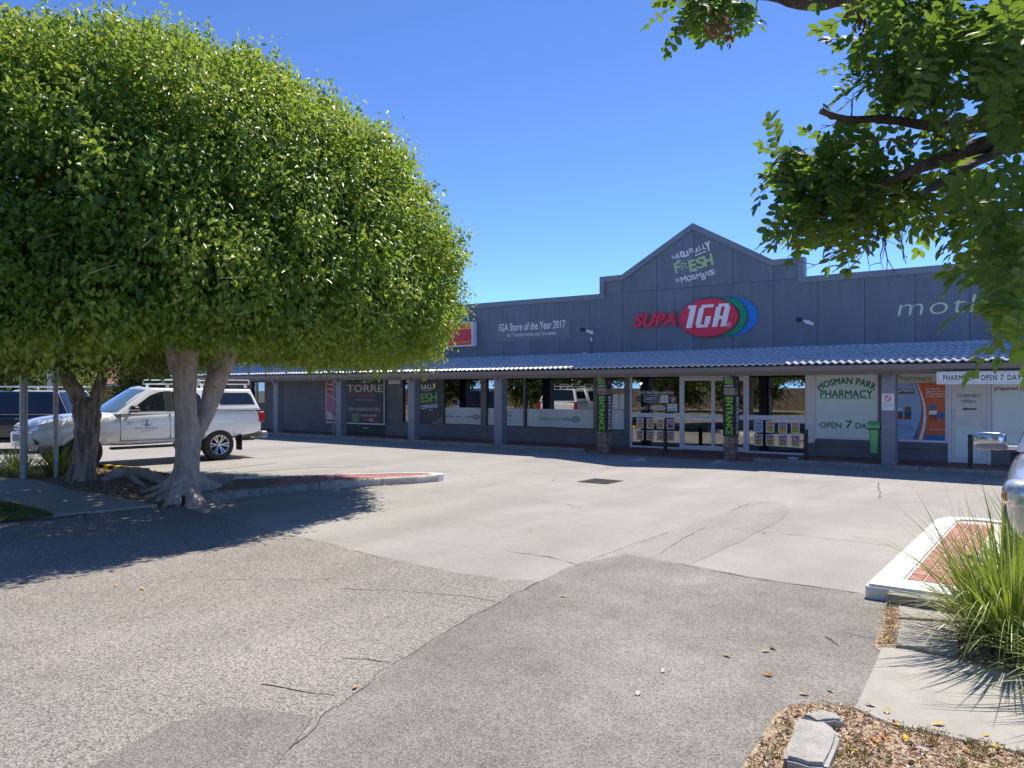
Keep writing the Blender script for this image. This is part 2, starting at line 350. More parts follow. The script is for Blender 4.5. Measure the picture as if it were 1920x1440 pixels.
def np_mesh(name, verts, faces, mt, tone=None, loc=(0, 0, 0), parent=None, smooth=False):
    """faces: (n,k) array; tone: per-vertex float attribute"""
    verts = np.asarray(verts, np.float32)-np.asarray(loc, np.float32); faces = np.asarray(faces, np.int32); k = faces.shape[1]
    me = bpy.data.meshes.new(name); me.vertices.add(len(verts)); me.vertices.foreach_set('co', verts.ravel())
    me.loops.add(faces.size); me.loops.foreach_set('vertex_index', faces.ravel())
    me.polygons.add(len(faces)); me.polygons.foreach_set('loop_start', np.arange(0, faces.size, k, dtype=np.int32))
    me.update(calc_edges=True)
    if smooth: me.polygons.foreach_set('use_smooth', np.ones(len(faces), bool))
    if tone is not None:
        a = me.attributes.new('tone', 'FLOAT', 'POINT'); a.data.foreach_set('value', np.asarray(tone, np.float32))
    me.materials.append(mt); me.validate()
    o = bpy.data.objects.new(name, me); COL.objects.link(o)
    if parent is not None:
        o.parent = parent; po = worigin(parent); o.location = tuple(loc[i]-po[i] for i in range(3))
    else: o.location = loc
    return o
_tc = {}
def text_geo(txt, shear=0., offset=0., spacing=1.):
    offset = .055 if txt == 'SUPA' else (0. if 'M' in txt else min(offset, .026))
    key = (txt, shear, offset, spacing)
    if key in _tc: return _tc[key]
    cu = bpy.data.curves.new('t', 'FONT'); cu.body = txt; cu.size = 1; cu.shear = shear; cu.offset = offset; cu.space_character = spacing; cu.resolution_u = 3; cu.fill_mode = 'FRONT'
    ob = bpy.data.objects.new('t', cu); COL.objects.link(ob)
    dg = bpy.context.evaluated_depsgraph_get(); me = ob.evaluated_get(dg).to_mesh()
    vs = [tuple(v.co) for v in me.vertices]; fs = [tuple(p.vertices) for p in me.polygons]
    ob.evaluated_get(dg).to_mesh_clear(); bpy.data.objects.remove(ob); bpy.data.curves.remove(cu)
    _tc[key] = (vs, fs); return _tc[key]
def put_text(mb, txt, x0, x1, z0, z1, y, mi=0, shear=0., offset=0., spacing=1., rot=0., fn=None, thick=0.):
    if (('M' in txt and offset > .008) or offset > .035) and not thick and fn is None:      # heavier strokes for glyphs that cannot be fattened
        h = (z1-z0)*min(offset, .09)*.50
        for k, (a, b) in enumerate(((-h, -h), (h, -h), (h, h), (-h, h))): _put_text(mb, txt, x0+a, x1+a, z0+b, z1+b, y-.0004*k, mi, shear, 0., spacing, rot)
        return mb
    return _put_text(mb, txt, x0, x1, z0, z1, y, mi, shear, offset, spacing, rot, fn, thick)
def _put_text(mb, txt, x0, x1, z0, z1, y, mi=0, shear=0., offset=0., spacing=1., rot=0., fn=None, thick=0.):
    """flat lettering filling x0..x1, z0..z1 on the plane y (seen from -y)"""
    vs, fs = text_geo(txt, shear, offset, spacing)
    a = np.array(vs); mn = a.min(0); mx = a.max(0)
    xs = x0+(a[:, 0]-mn[0])/(mx[0]-mn[0])*(x1-x0); zs = z0+(a[:, 1]-mn[1])/(mx[1]-mn[1])*(z1-z0)
    if rot:
        cx, cz = (x0+x1)/2, (z0+z1)/2; c, s_ = math.cos(rot), math.sin(rot)
        xs, zs = cx+(xs-cx)*c-(zs-cz)*s_, cz+(xs-cx)*s_+(zs-cz)*c
    if fn is None: fn = lambda x, z, d: (x, y+d, z)
    if not thick:
        mb.add([fn(x, z, 0) for x, z in zip(xs, zs)], fs, mi)
    else:
        bm = bmesh.new(); V = [bm.verts.new(fn(x, z, 0)) for x, z in zip(xs, zs)]
        for f in fs:
            try: bm.faces.new([V[i] for i in f])
            except ValueError: pass
        bmesh.ops.remove_doubles(bm, verts=bm.verts[:], dist=1e-4)
        r = bmesh.ops.extrude_face_region(bm, geom=bm.faces[:])
        off = Vector(fn(0, 0, thick))-Vector(fn(0, 0, 0))
        for q in r['geom']:
            if isinstance(q, bmesh.types.BMVert): q.co += off
        mb.frombm(bm, mi)
    return mb
def evaluate(o):
    """replace a mesh object's data by its modified mesh"""
    dg = bpy.context.evaluated_depsgraph_get(); me = bpy.data.meshes.new_from_object(o.evaluated_get(dg))
    o.modifiers.clear(); o.data = me; return o
# ------------------------------------------------------------------ ground
def sheet(name, pts, z, m, kind='structure', thick=0.0, parent=None):
    mb = MB()
    if thick: mb.prism(pts, z-thick, z, 'z')
    else: mb.add([(x, y, z) for x, y in pts], [tuple(range(len(pts)))])
    o = mb.build(name, m, parent, org=(0, 0, 0) if parent is None else None, fixn=bool(thick))
    if not thick:
        if o.data.polygons[0].normal.z < 0: o.data.flip_normals()
    if kind and parent is None: o['kind'] = kind
    return o
def jag(pts, amp=.025, step=.18):
    out = []
    for i in range(len(pts)):
        a, b = Vector(pts[i]), Vector(pts[(i+1) % len(pts)]); n = max(1, int((b-a).length/step))
        if (b-a).length > 30: n = 1
        for k in range(n):
            q = a.lerp(b, k/n); nn = noise.noise_vector(Vector((q.x*1.7, q.y*1.7, 3)))*amp + noise.noise_vector(Vector((q.x*7, q.y*7, 9)))*amp*.4
            out.append((q.x+nn.x, q.y+nn.y))
    return out
sheet('road_surface', [(-900,-900),(900,-900),(900,900),(-900,900)], 0, M['a_far'])
G = lambda *l: [gp(px, py) for px, py in l]
sheet('coarse_road_surface', jag(G((330,947),(530,1000),(620,1022),(700,1042),(850,1075),(935,1087),(1010,1092),(900,1150),(740,1245),(600,1350),(515,1440))+[(-2.6,1.4),(-3.5,-3),(-30,-3),(-30,2.0)]+G((0,978),(160,962))), .003, M['a_coarse'])
sheet('grey_road_surface', jag(G((1010,1093),(1085,1058),(1170,1040),(1294,1060),(1400,1081),(1500,1097),(1616,1113),(1660,1128),(1700,1150))+[(3.0,3.4),(3.0,-3),(-3.45,-3)]+G((515,1440),(600,1350),(740,1245),(900,1150))), .006, M['a_mid'])
sheet('road_patch', jag(G((172,1440),(300,1365),(425,1327),(590,1347),(520,1439),(420,1520),(120,1520))), .009, M['a_patch'])
sheet('road_trench_patch', jag(G((1088,1057),(1151,1033),(1259,996),(1372,958),(1400,945),(1440,940),(1472,944),(1482,956),(1470,972),(1400,1010),(1296,1058),(1294,1063),(1180,1060)), .03), .003, M['a_trench'])
# cracks follow the joints: thin open lines, uneven in width
def crack(pts, wd=.012, z=.0165, seed=0):
    P = [Vector(gp(*p)) for p in pts]; out = []; ws = []
    for i in range(len(P)-1):
        n = max(2, int((P[i+1]-P[i]).length/.07))
        for k in range(n):
            q = P[i].lerp(P[i+1], k/n); v = noise.noise_vector(Vector((q.x*5, q.y*5, seed)))*.035+noise.noise_vector(Vector((q.x*17, q.y*17, seed)))*.016
            out.append((q.x+v.x, q.y+v.y)); ws.append(wd*.72*max(.12, .7+1.1*noise.noise(Vector((q.x*6, q.y*6, seed+5)))))
    out.append(P[-1][:]); ws.append(wd*.2)
    return MB().ribbon(out, ws, z)
for i, (pts, wd) in enumerate([
    ([(515,1438),(600,1350),(740,1245),(900,1150),(1010,1092),(1085,1058),(1151,1034),(1259,996)], .009),
    ([(540,1002),(620,1022),(700,1042),(850,1075),(1010,1092)], .010),
    ([(1278,1058),(1290,1063),(1400,1084),(1500,1098),(1616,1114)], .014),
    ([(948,1034),(1000,1040),(1040,1047),(1083,1059)], .018),
    ([(640,1105),(720,1107),(800,1112),(870,1118),(930,1129)], .012),
    ([(640,1236),(735,1243)], .016), ([(488,1283),(560,1296),(630,1306)], .016),
    ([(1320,990),(1270,1016),(1235,1040),(1200,1054)], .010),
    ([(1372,992),(1480,1002),(1600,1015),(1690,1027)], .012),
    ([(1600,975),(1700,984),(1745,990)], .010),
    ([(1648,905),(1646,917),(1652,926),(1645,937)], .022), ([(1860,890),(1840,899),(1800,905)], .018),
    ([(1035,902),(1050,895),(1075,893),(1105,893)], .02), ([(1350,890),(1420,893),(1520,905)], .014),
    ([(870,900),(900,894)], .02), ([(1372,958),(1404,944),(1450,941)], .02),
    ([(150,962),(168,985),(160,996)], .012), ([(990,935),(1060,945),(1090,953)], .010), ([(400,1090),(500,1085),(610,1092)], .008)]):
    sheet_o = crack(pts, wd, (.0085 if i in (0, 1, 2) else (.0052 if i in (4, 5, 6, 7, 16, 18) else .0032))+.0001*i, i).build('road_crack', M['crack'], org=(0, 0, 0), fixn=False); sheet_o['kind'] = 'structure'
# painted lines in the car park
def line(pts, wd, m, z=.005):
    o = MB().ribbon([gp(*p) for p in pts], wd, z).build('road_marking', m, org=(0, 0, 0), fixn=False); o['kind'] = 'structure'
line([(440,887),(580,877),(685,875)], .07, M['lineblue']); line([(300,893),(520,868)], .07, M['lineblue'], .006)
for tri in ([(1175,863),(1207,858.8),(1212.5,865)], [(1332,873),(1347,857.7),(1363.5,864)]):
    P = [gp(*p) for p in tri]; o = MB().add([(x, y, .006) for x, y in P], [(0,1,2)]).build('road_marking', M['linewhite'], org=(0,0,0), fixn=False)
    if o.data.polygons[0].normal.z < 0: o.data.flip_normals()
    o['kind'] = 'structure'
# drain grate
g = empty('drain_grate', (*gp(1126,903), 0), 0, 'black iron drain grate set in the bleached asphalt', 'drain grate')
gx0, gy0 = gp(1126, 903)
MB().box(gx0-.31, gx0+.31, gy0-.31, gy0-.26, 0, .014).box(gx0-.31, gx0+.31, gy0+.26, gy0+.31, 0, .014).box(gx0-.31, gx0-.26, gy0-.26, gy0+.26, 0, .013).box(gx0+.26, gx0+.31, gy0-.26, gy0+.26, 0, .013).build('frame', M['iron'], g)
MB().box(gx0-.26, gx0+.26, gy0-.26, gy0+.26, 0, .004).build('pit', M['crack'], g)
gb = MB().box(-.26, .26, -.012, .012, .004, .012).mesh('bar', M['iron'])
for i in range(12): inst(gb, 'bar', (gx0, gy0-.235+i*.0427, 0), g)
# ------------------------------------------------------------------ footpath and kerb in front of the shops
KY = 18.43; WY = 19.93; FZ = .10
fp = MB(); fp.box(-31.8, -10.55, KY+.15, WY+.3, -.1, FZ); fp.box(-6.75, 4, KY+.15, WY+.3, -.1, FZ)
fp.prism([(KY-.02, .002), (KY+.9, FZ), (WY+.3, FZ), (WY+.3, -.1), (KY-.02, -.1)], -10.55, -6.75, 'x')
o = fp.build('footpath', M['paving']); o['kind'] = 'structure'
def rounded(wd, h, r=.03, back=0):
    return [(0, 0), (0, h-r), (r*.3, h-r*.3), (r, h), (wd-.005, h), (wd, h-.005), (wd, 0)]
kb = empty('shop_kerb', (-14, KY, 0), 0, 'long concrete kerb along the red brick footpath of the shops', 'kerb')
kx = -31.5
while kx < 3.8:
    k1 = kx+1.19
    if not (k1 > -10.6 and kx < -6.8):
        MB().prism([(KY+a, b) for a, b in rounded(.15, FZ+.004)], kx, k1, 'x').build('kerb_stone', M['concrete'], kb, org=(kx+.6, KY, 0))
    kx += 1.2
# ------------------------------------------------------------------ the shop building
B = empty('shop_building', (-14, WY, 0), 0, 'long low dark grey shop building with a gabled parapet and tiled awning', 'building')
W0, W1 = -31.8, 4.2
PH = 2.25           # wall height under the awning
ops = []            # openings (x0,x1,z0,z1) in the front wall
def op(a, b, z0, z1=2.14): ops.append((wx(a) if a > 50 else a, wx(b) if b > 50 else b, z0, z1)); return ops[-1]
o_far = op(472, 496, 1.16); o_door = op(651, 722, FZ); o_slot = op(754.5, 786, .58)
o_f = op(787, 829, .56); o_w1 = op(830.5, 901, .56); o_w2 = op(911, 981, .56); o_w3 = op(984, 1112.5, .56)
o_w4 = op(1127, 1170.5, .56); o_store = op(1180, 1511, FZ); 
o_p1 = op(1529, 1646, .54); o_p2 = op(1668, 1777, .54); o_pd = op(1777.5, 1858, FZ); o_p3 = (wx(1858)+.01, 3.2, .54, 2.14); ops.append(o_p3)
mbw = MB(); ops.sort(); x = W0
for (a, b, z0, z1) in ops:
    if a-x > .002: mbw.box(x, a, WY, WY+.24, 0, PH)
    if z0 > FZ+.01: mbw.box(a, b, WY, WY+.24, 0, z0)
    mbw.box(a, b, WY, WY+.24, z1, PH); x = b
mbw.box(x, W1, WY, WY+.24, 0, PH)
mbw.box(W0, W0+.24, WY+.24, WY+14, 0, 4.3); mbw.box(W1-.24, W1, WY+.24, WY+14, 0, 4.3); mbw.box(W0, W1, WY+14, WY+14.2, 0, 4.3)
mbw.build('wall', M['render'], B)
# projecting sill course under the windows
ms = MB()
for a, b in ((wx(786), wx(1112.5)), (wx(1127), wx(1171))): MB().box(a-.02, b+.02, WY-.05, WY-.001, .46, .555).build('sill_course', M['render'], B)
for a, b in ((wx(1529), wx(1646)), (wx(1668), wx(1777))): MB().box(a, b, WY-.05, WY-.001, .40, .485).build('sill_course', M['render'], B)
MB().box(W0, W1, WY+.1, WY+14, 4.12, 4.2).build('flat_roof', M['soffit'], B)
MB().box(W0+.24, W1-.24, WY+.24, WY+8, .02, FZ-.02).build('shop_floor', M['intfloor'], B)
MB().box(W0+.24, W1-.24, WY+.24, WY+8, 2.5, 2.55).build('ceiling', M['intwall'], B)
MB().box(W0+.24, W1-.24, WY+5, WY+5.1, FZ, 2.5).build('rear_wall', M['intwall'], B)
# ---- parapet
SP = 1.0885; GX = -8.45
prof = [(W0, 4.66), (-14.6, 4.61), (-11.36, 4.59), (-11.36, 5.09), (-10.63, 5.09), (GX, 6.315), (-6.27, 5.09), (-5.5, 5.09), (-5.5, 4.59), (W1, 4.59)]
def top(x, side=0):
    for i in range(len(prof)-1):
        (a, za), (b, zb) = prof[i], prof[i+1]
        if b-a < 1e-6: continue
        if a-1e-9 <= x <= b+1e-9:
            if abs(x-b) < 1e-6 and side > 0 and i+1 < len(prof)-1: continue
            if abs(x-a) < 1e-6 and side < 0: continue
            return za+(zb-za)*(x-a)/(b-a)
    return prof[-1][1]
bk = MB()
for i in range(len(prof)-1):
    (a, za), (b, zb) = prof[i], prof[i+1]
    if b-a > 1e-6:
        va = i > 0 and abs(prof[i-1][0]-a) < 1e-6; vb = i+2 < len(prof) and abs(prof[i+2][0]-b) < 1e-6
        if va: a += .03 if prof[i-1][1] < za else -.03
        if vb: b -= .03 if prof[i+2][1] < zb else -.03
        bk.prism([(a, 2.2), (b, 2.2), (b, zb-.03), (a, za-.03)], WY-.02+.001*(i % 2), WY+.12)
bk.build('parapet_frame', M['panel'], B)
edges = []
k = int((W0-GX)/SP)-1
while GX+k*SP < W1:
    edges.append(GX+k*SP); k += 1
edges = [W0]+[e for e in edges if W0+.05 < e < W1-.05]+[W1]
g_ = .006
for a, b in zip(edges[:-1], edges[1:]):
    cuts = sorted({a, b} | {p[0] for p in prof if a+.12 < p[0] < b-.12})
    for a2, b2 in zip(cuts[:-1], cuts[1:]):
        xa = a2+(g_ if a2 == a else 0); xb = b2-(g_ if b2 == b else 0)
        ta, tb = top((a2+1e-4)), top((b2-1e-4))
        mm = M['panel2'] if noise.noise(Vector((a2*3.1, 0, 0))) > .18 else M['panel']
        if max(ta, tb) > 4.7 and -11.5 < (a2+b2)/2 < -5.4:
            MB().prism([(xa, 2.55), (xb, 2.55), (xb, 4.555), (xa, 4.555)], WY-.05, WY-.021).build('parapet_panel', mm, B, org=((a2+b2)/2, WY, 2.55))
            MB().prism([(xa, 4.567), (xb, 4.567), (xb, tb-.06), (xa, ta-.06)], WY-.05, WY-.021).build('parapet_panel', mm, B, org=((a2+b2)/2, WY, 4.56))
        else:
            MB().prism([(xa, 2.55), (xb, 2.55), (xb, tb-.06), (xa, ta-.06)], WY-.05, WY-.021).build('parapet_panel', mm, B, org=((a2+b2)/2, WY, 2.55))
cb = MB(); tk = .155
offp = []            # capping: band following the profile
def band(P):
    out = []
    for i, p in enumerate(P):
        p = Vector(p); ns = []
        if i > 0: d = (p-Vector(P[i-1])).normalized(); ns.append(Vector((d.y, -d.x)))
        if i < len(P)-1: d = (Vector(P[i+1])-p).normalized(); ns.append(Vector((d.y, -d.x)))
        if len(ns) == 1: out.append(p+ns[0]*tk)
        else:
            bi = (ns[0]+ns[1]).normalized(); out.append(p+bi*tk/max(.3, bi.dot(ns[0])))
    return out
off = band(prof)
for i in range(len(prof)-1):
    a, b = prof[i], prof[i+1]; c, d = off[i+1], off[i]
    MB().prism([a, b, tuple(c), tuple(d)], WY-.10, WY+.16).build('parapet_capping', M['cap'], B)
# ---- awning: beam, gutter, rafters, soffit, tiles
EY = 18.20; EZ = 2.31; TZ = 2.80
MB().box(W0, W1, 18.50, 18.66, 2.095, 2.29).build('awning_beam', M['beam'], B)
MB().box(W0, W1, 18.67, WY-.002, 2.262, 2.285).build('soffit', M['soffit'], B)
gm = MB(); gm.prism([(18.36, 2.30), (18.19, 2.30), (18.185, 2.235), (18.21, 2.185), (18.36, 2.185)], W0, W1, 'x'); gm.box(W0, W1, 18.365, 18.5, 2.14, 2.28)
gm.build('gutter', M['gutter'], B)
sl_ = math.atan2(TZ-EZ, WY-.05-EY); Ls = math.hypot(TZ-EZ, WY-.05-EY)
aw = empty('awning_roof', (-14, EY, EZ), parent=None); aw.parent = B; aw.location = (0, EY-WY, EZ)
MB().prism([(EY+.02, EZ-.015), (WY-.055, TZ-.02), (WY-.055, TZ-.05), (EY+.02, EZ-.045)], W0, W1, 'x').build('batten_deck', M['gutter'], aw)
rows = 6; TW = .34; TL = Ls/rows; cols = int((W1-W0)/TW)
def tile_mesh():
    mb = MB(); xs = [i*TW/12 for i in range(13)]
    pz = lambda x: .012+.042*(.5+.5*math.cos(2*math.pi*x/(TW/2)))**1.2
    vs = []
    for y, dz in ((-.03, .040), (TL+.01, .0)):
        vs += [(x, y, pz(x)+dz) for x in xs]
    vs += [(x, -.03, pz(x)+.012) for x in xs]
    fs = [(i, i+1, i+14, i+13) for i in range(12)]+[(26+i, 27+i, i+1, i) for i in range(12)]
    mb.add(vs, fs); return mb
tm = tile_mesh(); tmesh = tm.mesh('tile', M['tile'])
tiles = [(W0+c*TW, r) for c in range(cols) for r in range(rows)]
tiles.sort(key=lambda t: -t[0])
rest = MB(); cs_, sn_ = math.cos(sl_), math.sin(sl_)
for i, (tx, r) in enumerate(tiles):
    y = EY+r*TL*cs_; z = EZ+r*TL*sn_; j = random.uniform(-.006, .006)
    if i < 300:
        inst(tmesh, 'roof_tile', (tx+j*.5, y, z+j*.4), aw, rot=(sl_+j*.6, 0, j*.5))
    else:
        rest.add([(tx+vx, y+vy*cs_-vz*sn_, z+vy*sn_+vz*cs_+j*.4) for vx, vy, vz in tm.v], tm.f)
o = rest.build('far_roof_tiles', M['tile'], aw, fixn=False); o['kind'] = 'stuff'
fl = MB().box(W0, W1, WY-.09, WY-.052, TZ-.02, TZ+.045).build('flashing', M['tile'], aw)
# ---- pillars
PX = [-3.48-3.61*k for k in range(8)]
brk = [MB().bbox(-.064, .064, -.02, .02, -.038, .038, .004).mesh('brick', M[m_]) for m_ in ('brickwall', 'brickwall2')]
for k, px_ in enumerate(PX):
    p = MB(); x0, x1 = px_, px_+.285; y0, y1 = 18.55, 18.835
    entrance = k in (1, 2)
    if entrance:
        pil = MB().box(x0+.02, x1-.02, y0+.02, y1-.02, 0, 2.094).build('pillar', M['mortar'], B, org=(x0, y0, 0))
        pil['label'] = 'brick pillar with vertical entrance lettering'
        for zi in range(24):
            z = .045+zi*.0862
            if (.62 < z < 1.62) or z > 1.79: continue          # covered by the printed boards
            for fi in range(2):
                for side in range(2):
                    a = (fi+.5)*.1425+(.0 if zi % 2 else 0)
                    if side == 0: inst(random.choice(brk), 'brick', (x0+a, y0+.019, z), pil)
                    else: inst(random.choice(brk), 'brick', (x1-.019, y0+a, z), pil, rot=(0, 0, R(90)))
    else:
        pil = MB().bbox(x0, x1, y0, y1, 0, 2.094, .006).build('pillar', M['pillar'], B, org=(x0, y0, 0))
    MB().box(x0+.06, x0+.2, 18.44, 18.499, 2.02, 2.13).build('bracket', M['beam'], B)
dw = MB(); x0 = PX[5]
dw.tube([(x0-.07, 18.52, .10), (x0-.07, 18.52, 2.05), (x0-.02, 18.42, 2.2)], .032, 10)
for z in (.4, 1.2, 1.9): dw.box(x0-.11, x0-.03, 18.50, 18.58, z, z+.03)
dw.build('downpipe', M['pillar'], B, smooth=True)
# ---- windows: frame + pane (+ film)
def window(o_, fm, pane='glass', fr=.03, mull=(), depth=.07, name='window', inset=.05):
    a, b, z0, z1 = o_; y = WY+inset
    f = MB(); f.box(a, b, y, y+depth, z0, z0+fr); f.box(a, b, y, y+depth, z1-fr, z1)
    f.box(a, a+fr, y, y+depth, z0+fr, z1-fr); f.box(b-fr, b, y, y+depth, z0+fr, z1-fr)
    for m_ in mull: f.box(m_-fr/2, m_+fr/2, y, y+depth, z0+fr, z1-fr)
    w_ = f.build(name, fm, B, org=((a+b)/2, y, z0))
    MB().box(a+fr, b-fr, y+.03, y+.036, z0+fr, z1-fr).build('pane', M[pane], w_)
    return w_
def film(o_, z1, par, m='film', text=None):
    a, b, z0, _ = o_; y = WY+.05+.026
    f = MB().box(a+.03, b-.03, y, y+.003, z0+.03, z1).build('window_film', M[m], par)
    return f
wf = window(o_far, M['darkframe']); MB().box(o_far[0]+.04, o_far[1]-.04, WY+.12, WY+.13, 1.2, 1.75).build('blind', M['creamp'], wf)
ws = window(o_slot, M['darkframe'])
wW1 = window(o_w1, M['darkframe']); wW2 = window(o_w2, M['darkframe']); wW3 = window(o_w3, M['darkframe']); wW4 = window(o_w4, M['darkframe'])
for ww, oo in ((wW1, o_w1), (wW2, o_w2), (wW3, o_w3), (wW4, o_w4)): film(oo, 1.15, ww)
def supa_logo(mb, x0, x1, z0, z1, y, mats):          # small one-colour shop logo on the film: word, oval and swoosh
    w_ = x1-x0; put_text(mb, 'SUPA', x0, x0+w_*.45, z0+(z1-z0)*.28, z0+(z1-z0)*.72, y, mats[0], shear=.3, offset=.03)
    cx, cz = x0+w_*.70, (z0+z1)/2; rx, rz = w_*.22, (z1-z0)/2
    for q, (dx, mi) in enumerate(((w_*.08, mats[2]), (w_*.04, mats[3]), (0, mats[1]))):
        mb.add([(cx+dx+rx*math.cos(t*math.pi/12), y-.001-q*.001, cz+rz*math.sin(t*math.pi/12)) for t in range(24)], [tuple(range(24))], mi)
    put_text(mb, 'IGA', cx-rx*.62, cx+rx*.62, cz-rz*.45, cz+rz*.45, y-.005, mats[4], shear=.3, offset=.03)
for ww, (tx0, tx1, lx0, lx1) in ((wW1, (832, 864, 868, 900)), (wW3, (1008, 1050, 1052, 1088))):
    mb = MB(); y = WY+.07
    put_text(mb, 'MOSMAN PARK', wx(tx0), wx(tx1), .80, .87, y, 0, offset=.02); supa_logo(mb, wx(lx0), wx(lx1), .76, .93, y, (0, 0, 1, 1, 1))
    mb.build('film_lettering', [M['greyp'], M['film']], ww, fixn=False)
mb = MB(); y = WY+.07; xa = wx(948)
for i_, (t_, s_) in enumerate((('nATU', .05), ('FRESH', .09), ('MOSM', .045))): put_text(mb, t_, xa, xa+.22, 1.0-.13*i_, 1.0-.13*i_+s_, y, 0, offset=.03)
mb.build('film_lettering', M['greyp'], wW2, fixn=False)
wW4p = MB(); 
for i_ in range(2): wW4p.box(wx(1147+13*i_), wx(1158+13*i_), WY+.066, WY+.069, 1.18, 1.62)
wW4p.build('notice_sheet', M['white'], wW4)
# entrance shopfront: white aluminium, two fixed bays, two sliding doors
ax, bx, sz0, sz1 = o_store; V = [wx(q) for q in (1180, 1183.5, 1273.5, 1279.5, 1333, 1337, 1341.7, 1397.5, 1403, 1509)]
ya, yb = WY+.02, WY+.09
sf = MB()
for a, b in ((V[0], V[1]), (V[2], V[3]), (V[7], V[8]), (V[9], o_store[1])): sf.box(a, b, ya, yb, sz0, sz1)
for a, b in ((V[1], V[2]), (V[8], V[9])):
    sf.box(a, b, ya, yb, sz0, sz0+.05); sf.box(a, b, ya+.01, yb-.01, .965, 1.09)
sf.box(V[3], V[7], ya, yb, 2.08, sz1)
sfo = sf.build('shopfront_frame', M['alu'], B)
for a, b in ((V[1], V[2]), (V[8], V[9])):
    for z0, z1 in ((sz0+.05, .965), (1.09, sz1)):
        MB().box(a, b, ya+.03, ya+.036, z0, z1).build('pane', M['glassdoor'], sfo)
for a, b in ((V[3]+.004, V[5]-.003), (V[5]+.003, V[7]-.004)):
    y0, y1 = ya-.03, ya+.015; d = MB(); s_ = .045
    d.box(a, a+s_, y0, y1, sz0+.01, 2.08); d.box(b-s_, b, y0, y1, sz0+.01, 2.08); d.box(a+s_, b-s_, y0, y1, sz0+.01, sz0+.13)
    d.box(a+s_, b-s_, y0, y1, .965, 1.075); d.box(a+s_, b-s_, y0, y1, 2.0, 2.08)
    dr = d.build('sliding_door', M['alu'], B, org=((a+b)/2, y0, sz0))
    for z0, z1 in ((sz0+.13, .965), (1.075, 2.0)): MB().box(a+s_, b-s_, y0+.02, y0+.025, z0, z1).build('pane', M['glassdoor'], dr)
# black double door behind the banner
a, b, z0, z1 = o_door
for i_ in range(2):
    xa = a+(b-a)*i_/2; xb = a+(b-a)*(i_+1)/2
    d = MB().box(xa+.005, xb-.005, WY+.03, WY+.07, z0+.01, z1).build('service_door', M['blackp'], B)
    MB().box(xb-.10 if i_ == 0 else xa+.04, xb-.04 if i_ == 0 else xa+.10, WY+.0, WY+.03, .30, .34).build('handle', M['alu'], d)
# pharmacy front
MB().box(wx(1511)+.002, wx(1529)-.002, WY-.03, WY-.001, .42, 2.16).build('cream_panel', M['cream'], B)
wp1 = window(o_p1, M['alu'], 'glassdoor', .05, inset=.0); wp2 = window(o_p2, M['alu'], 'glassdoor', .05, inset=.0)
wp3 = window(o_p3, M['alu'], 'glassdoor', .05, inset=.0, mull=(1.2,))
def pfilm(o_, par, m, fr=.05): MB().box(o_[0]+fr, o_[1]-fr, WY+.02, WY+.026, o_[2]+fr, o_[3]-fr).build('window_film', m, par)
pfilm(o_p1, wp1, M['greenfilm']); pfilm(o_p3, wp3, M['greenfilm'])
a, b = o_p1[0]+.05, o_p1[1]-.05; mb = MB(); y = WY+.016
# arched MOSMAN PARK
vs, fs = text_geo('MOSMAN PARK', 0, .03, 1.05); A = np.array(vs); mn, mx = A.min(0), A.max(0)
T = (A[:, 0]-mn[0])/(mx[0]-mn[0]); H_ = (A[:, 1]-mn[1])/(mx[1]-mn[1])
xa, xb = wx(1536), wx(1639); cxx = (xa+xb)/2; hw = (xb-xa)/2; Rr = hw/math.sin(R(29))
zc = wz(1588, 720)-Rr
pts_ = [(cxx+(Rr+h*.155)*math.sin(R(29)*(2*t-1)), y, zc+(Rr+h*.155)*math.cos(R(29)*(2*t-1))) for t, h in zip(T, H_)]
mb.add(pts_, fs)
for dx_, dz_, dy_ in ((.012, 0, .0005), (0, .010, .001), (.012, .010, .0015)): mb.add([(a_+dx_, b_-dy_, c_+dz_) for a_, b_, c_ in pts_], fs)
zt = lambda px, py: wz(px, py)
put_text(mb, 'PHARMACY', wx(1538), wx(1636), zt(1588, 745.5), zt(1588, 731.5), y, 0, offset=.045)
mb.box(wx(1538), wx(1636), y-.001, y, zt(1588, 747.4), zt(1588, 746.4))
put_text(mb, 'OPEN', wx(1537), wx(1577), zt(1557, 802.5), zt(1557, 792), y, 0, offset=.04)
put_text(mb, '7', wx(1586), wx(1597), zt(1590, 802.5), zt(1590, 789), y, 0, offset=.06)
put_text(mb, 'DAYS', wx(1604), wx(1641), zt(1618, 804), zt(1618, 793), y, 0, offset=.04)
mb.build('window_lettering', M['dkgreen'], wp1, fixn=False)
# poster window
a, b, z0, z1 = o_p2; a += .05; b -= .05; z0 += .05; z1 -= .05; zs = wz(1730, 717.5); yy = WY+.02
pl = MB(); pl.box(a, b, yy, yy+.006, zs, z1, 0); pl.box(a, b, yy, yy+.006, z0, zs-.002, 1)
def arc(u, k): return u   # curve of the swoosh, u: 0 bottom..1 top
def sw(px0, bulge, mi, dy, px1=None):
    """band right of a bowed line"""
    n = 14; L_ = []; 
    for i in range(n+1):
        t = i/n; px = px0[0]+(px0[1]-px0[0])*t+bulge*math.sin(math.pi*min(1, t*1.0))
        L_.append((wx(px), z0+(zs-.002-z0)*t))
    return L_
def bandpoly(L1, L2, mi, dy):
    n = len(L1); vs = [(x, yy-dy, z) for x, z in L1]+[(x, yy-dy, z) for x, z in L2]
    pl.add(vs, [(i, i+1, n+i+1, n+i) for i in range(n-1)], mi)
l0 = sw((1710.5, 1715.5), 14.5, 0, 0); l1 = sw((1717, 1716.5), 11.5, 0, 0); l2 = sw((1722.5, 1718), 11.5, 0, 0); l3 = sw((1728.5, 1720), 12, 0, 0)
R_ = [(b, z) for _, z in l0]
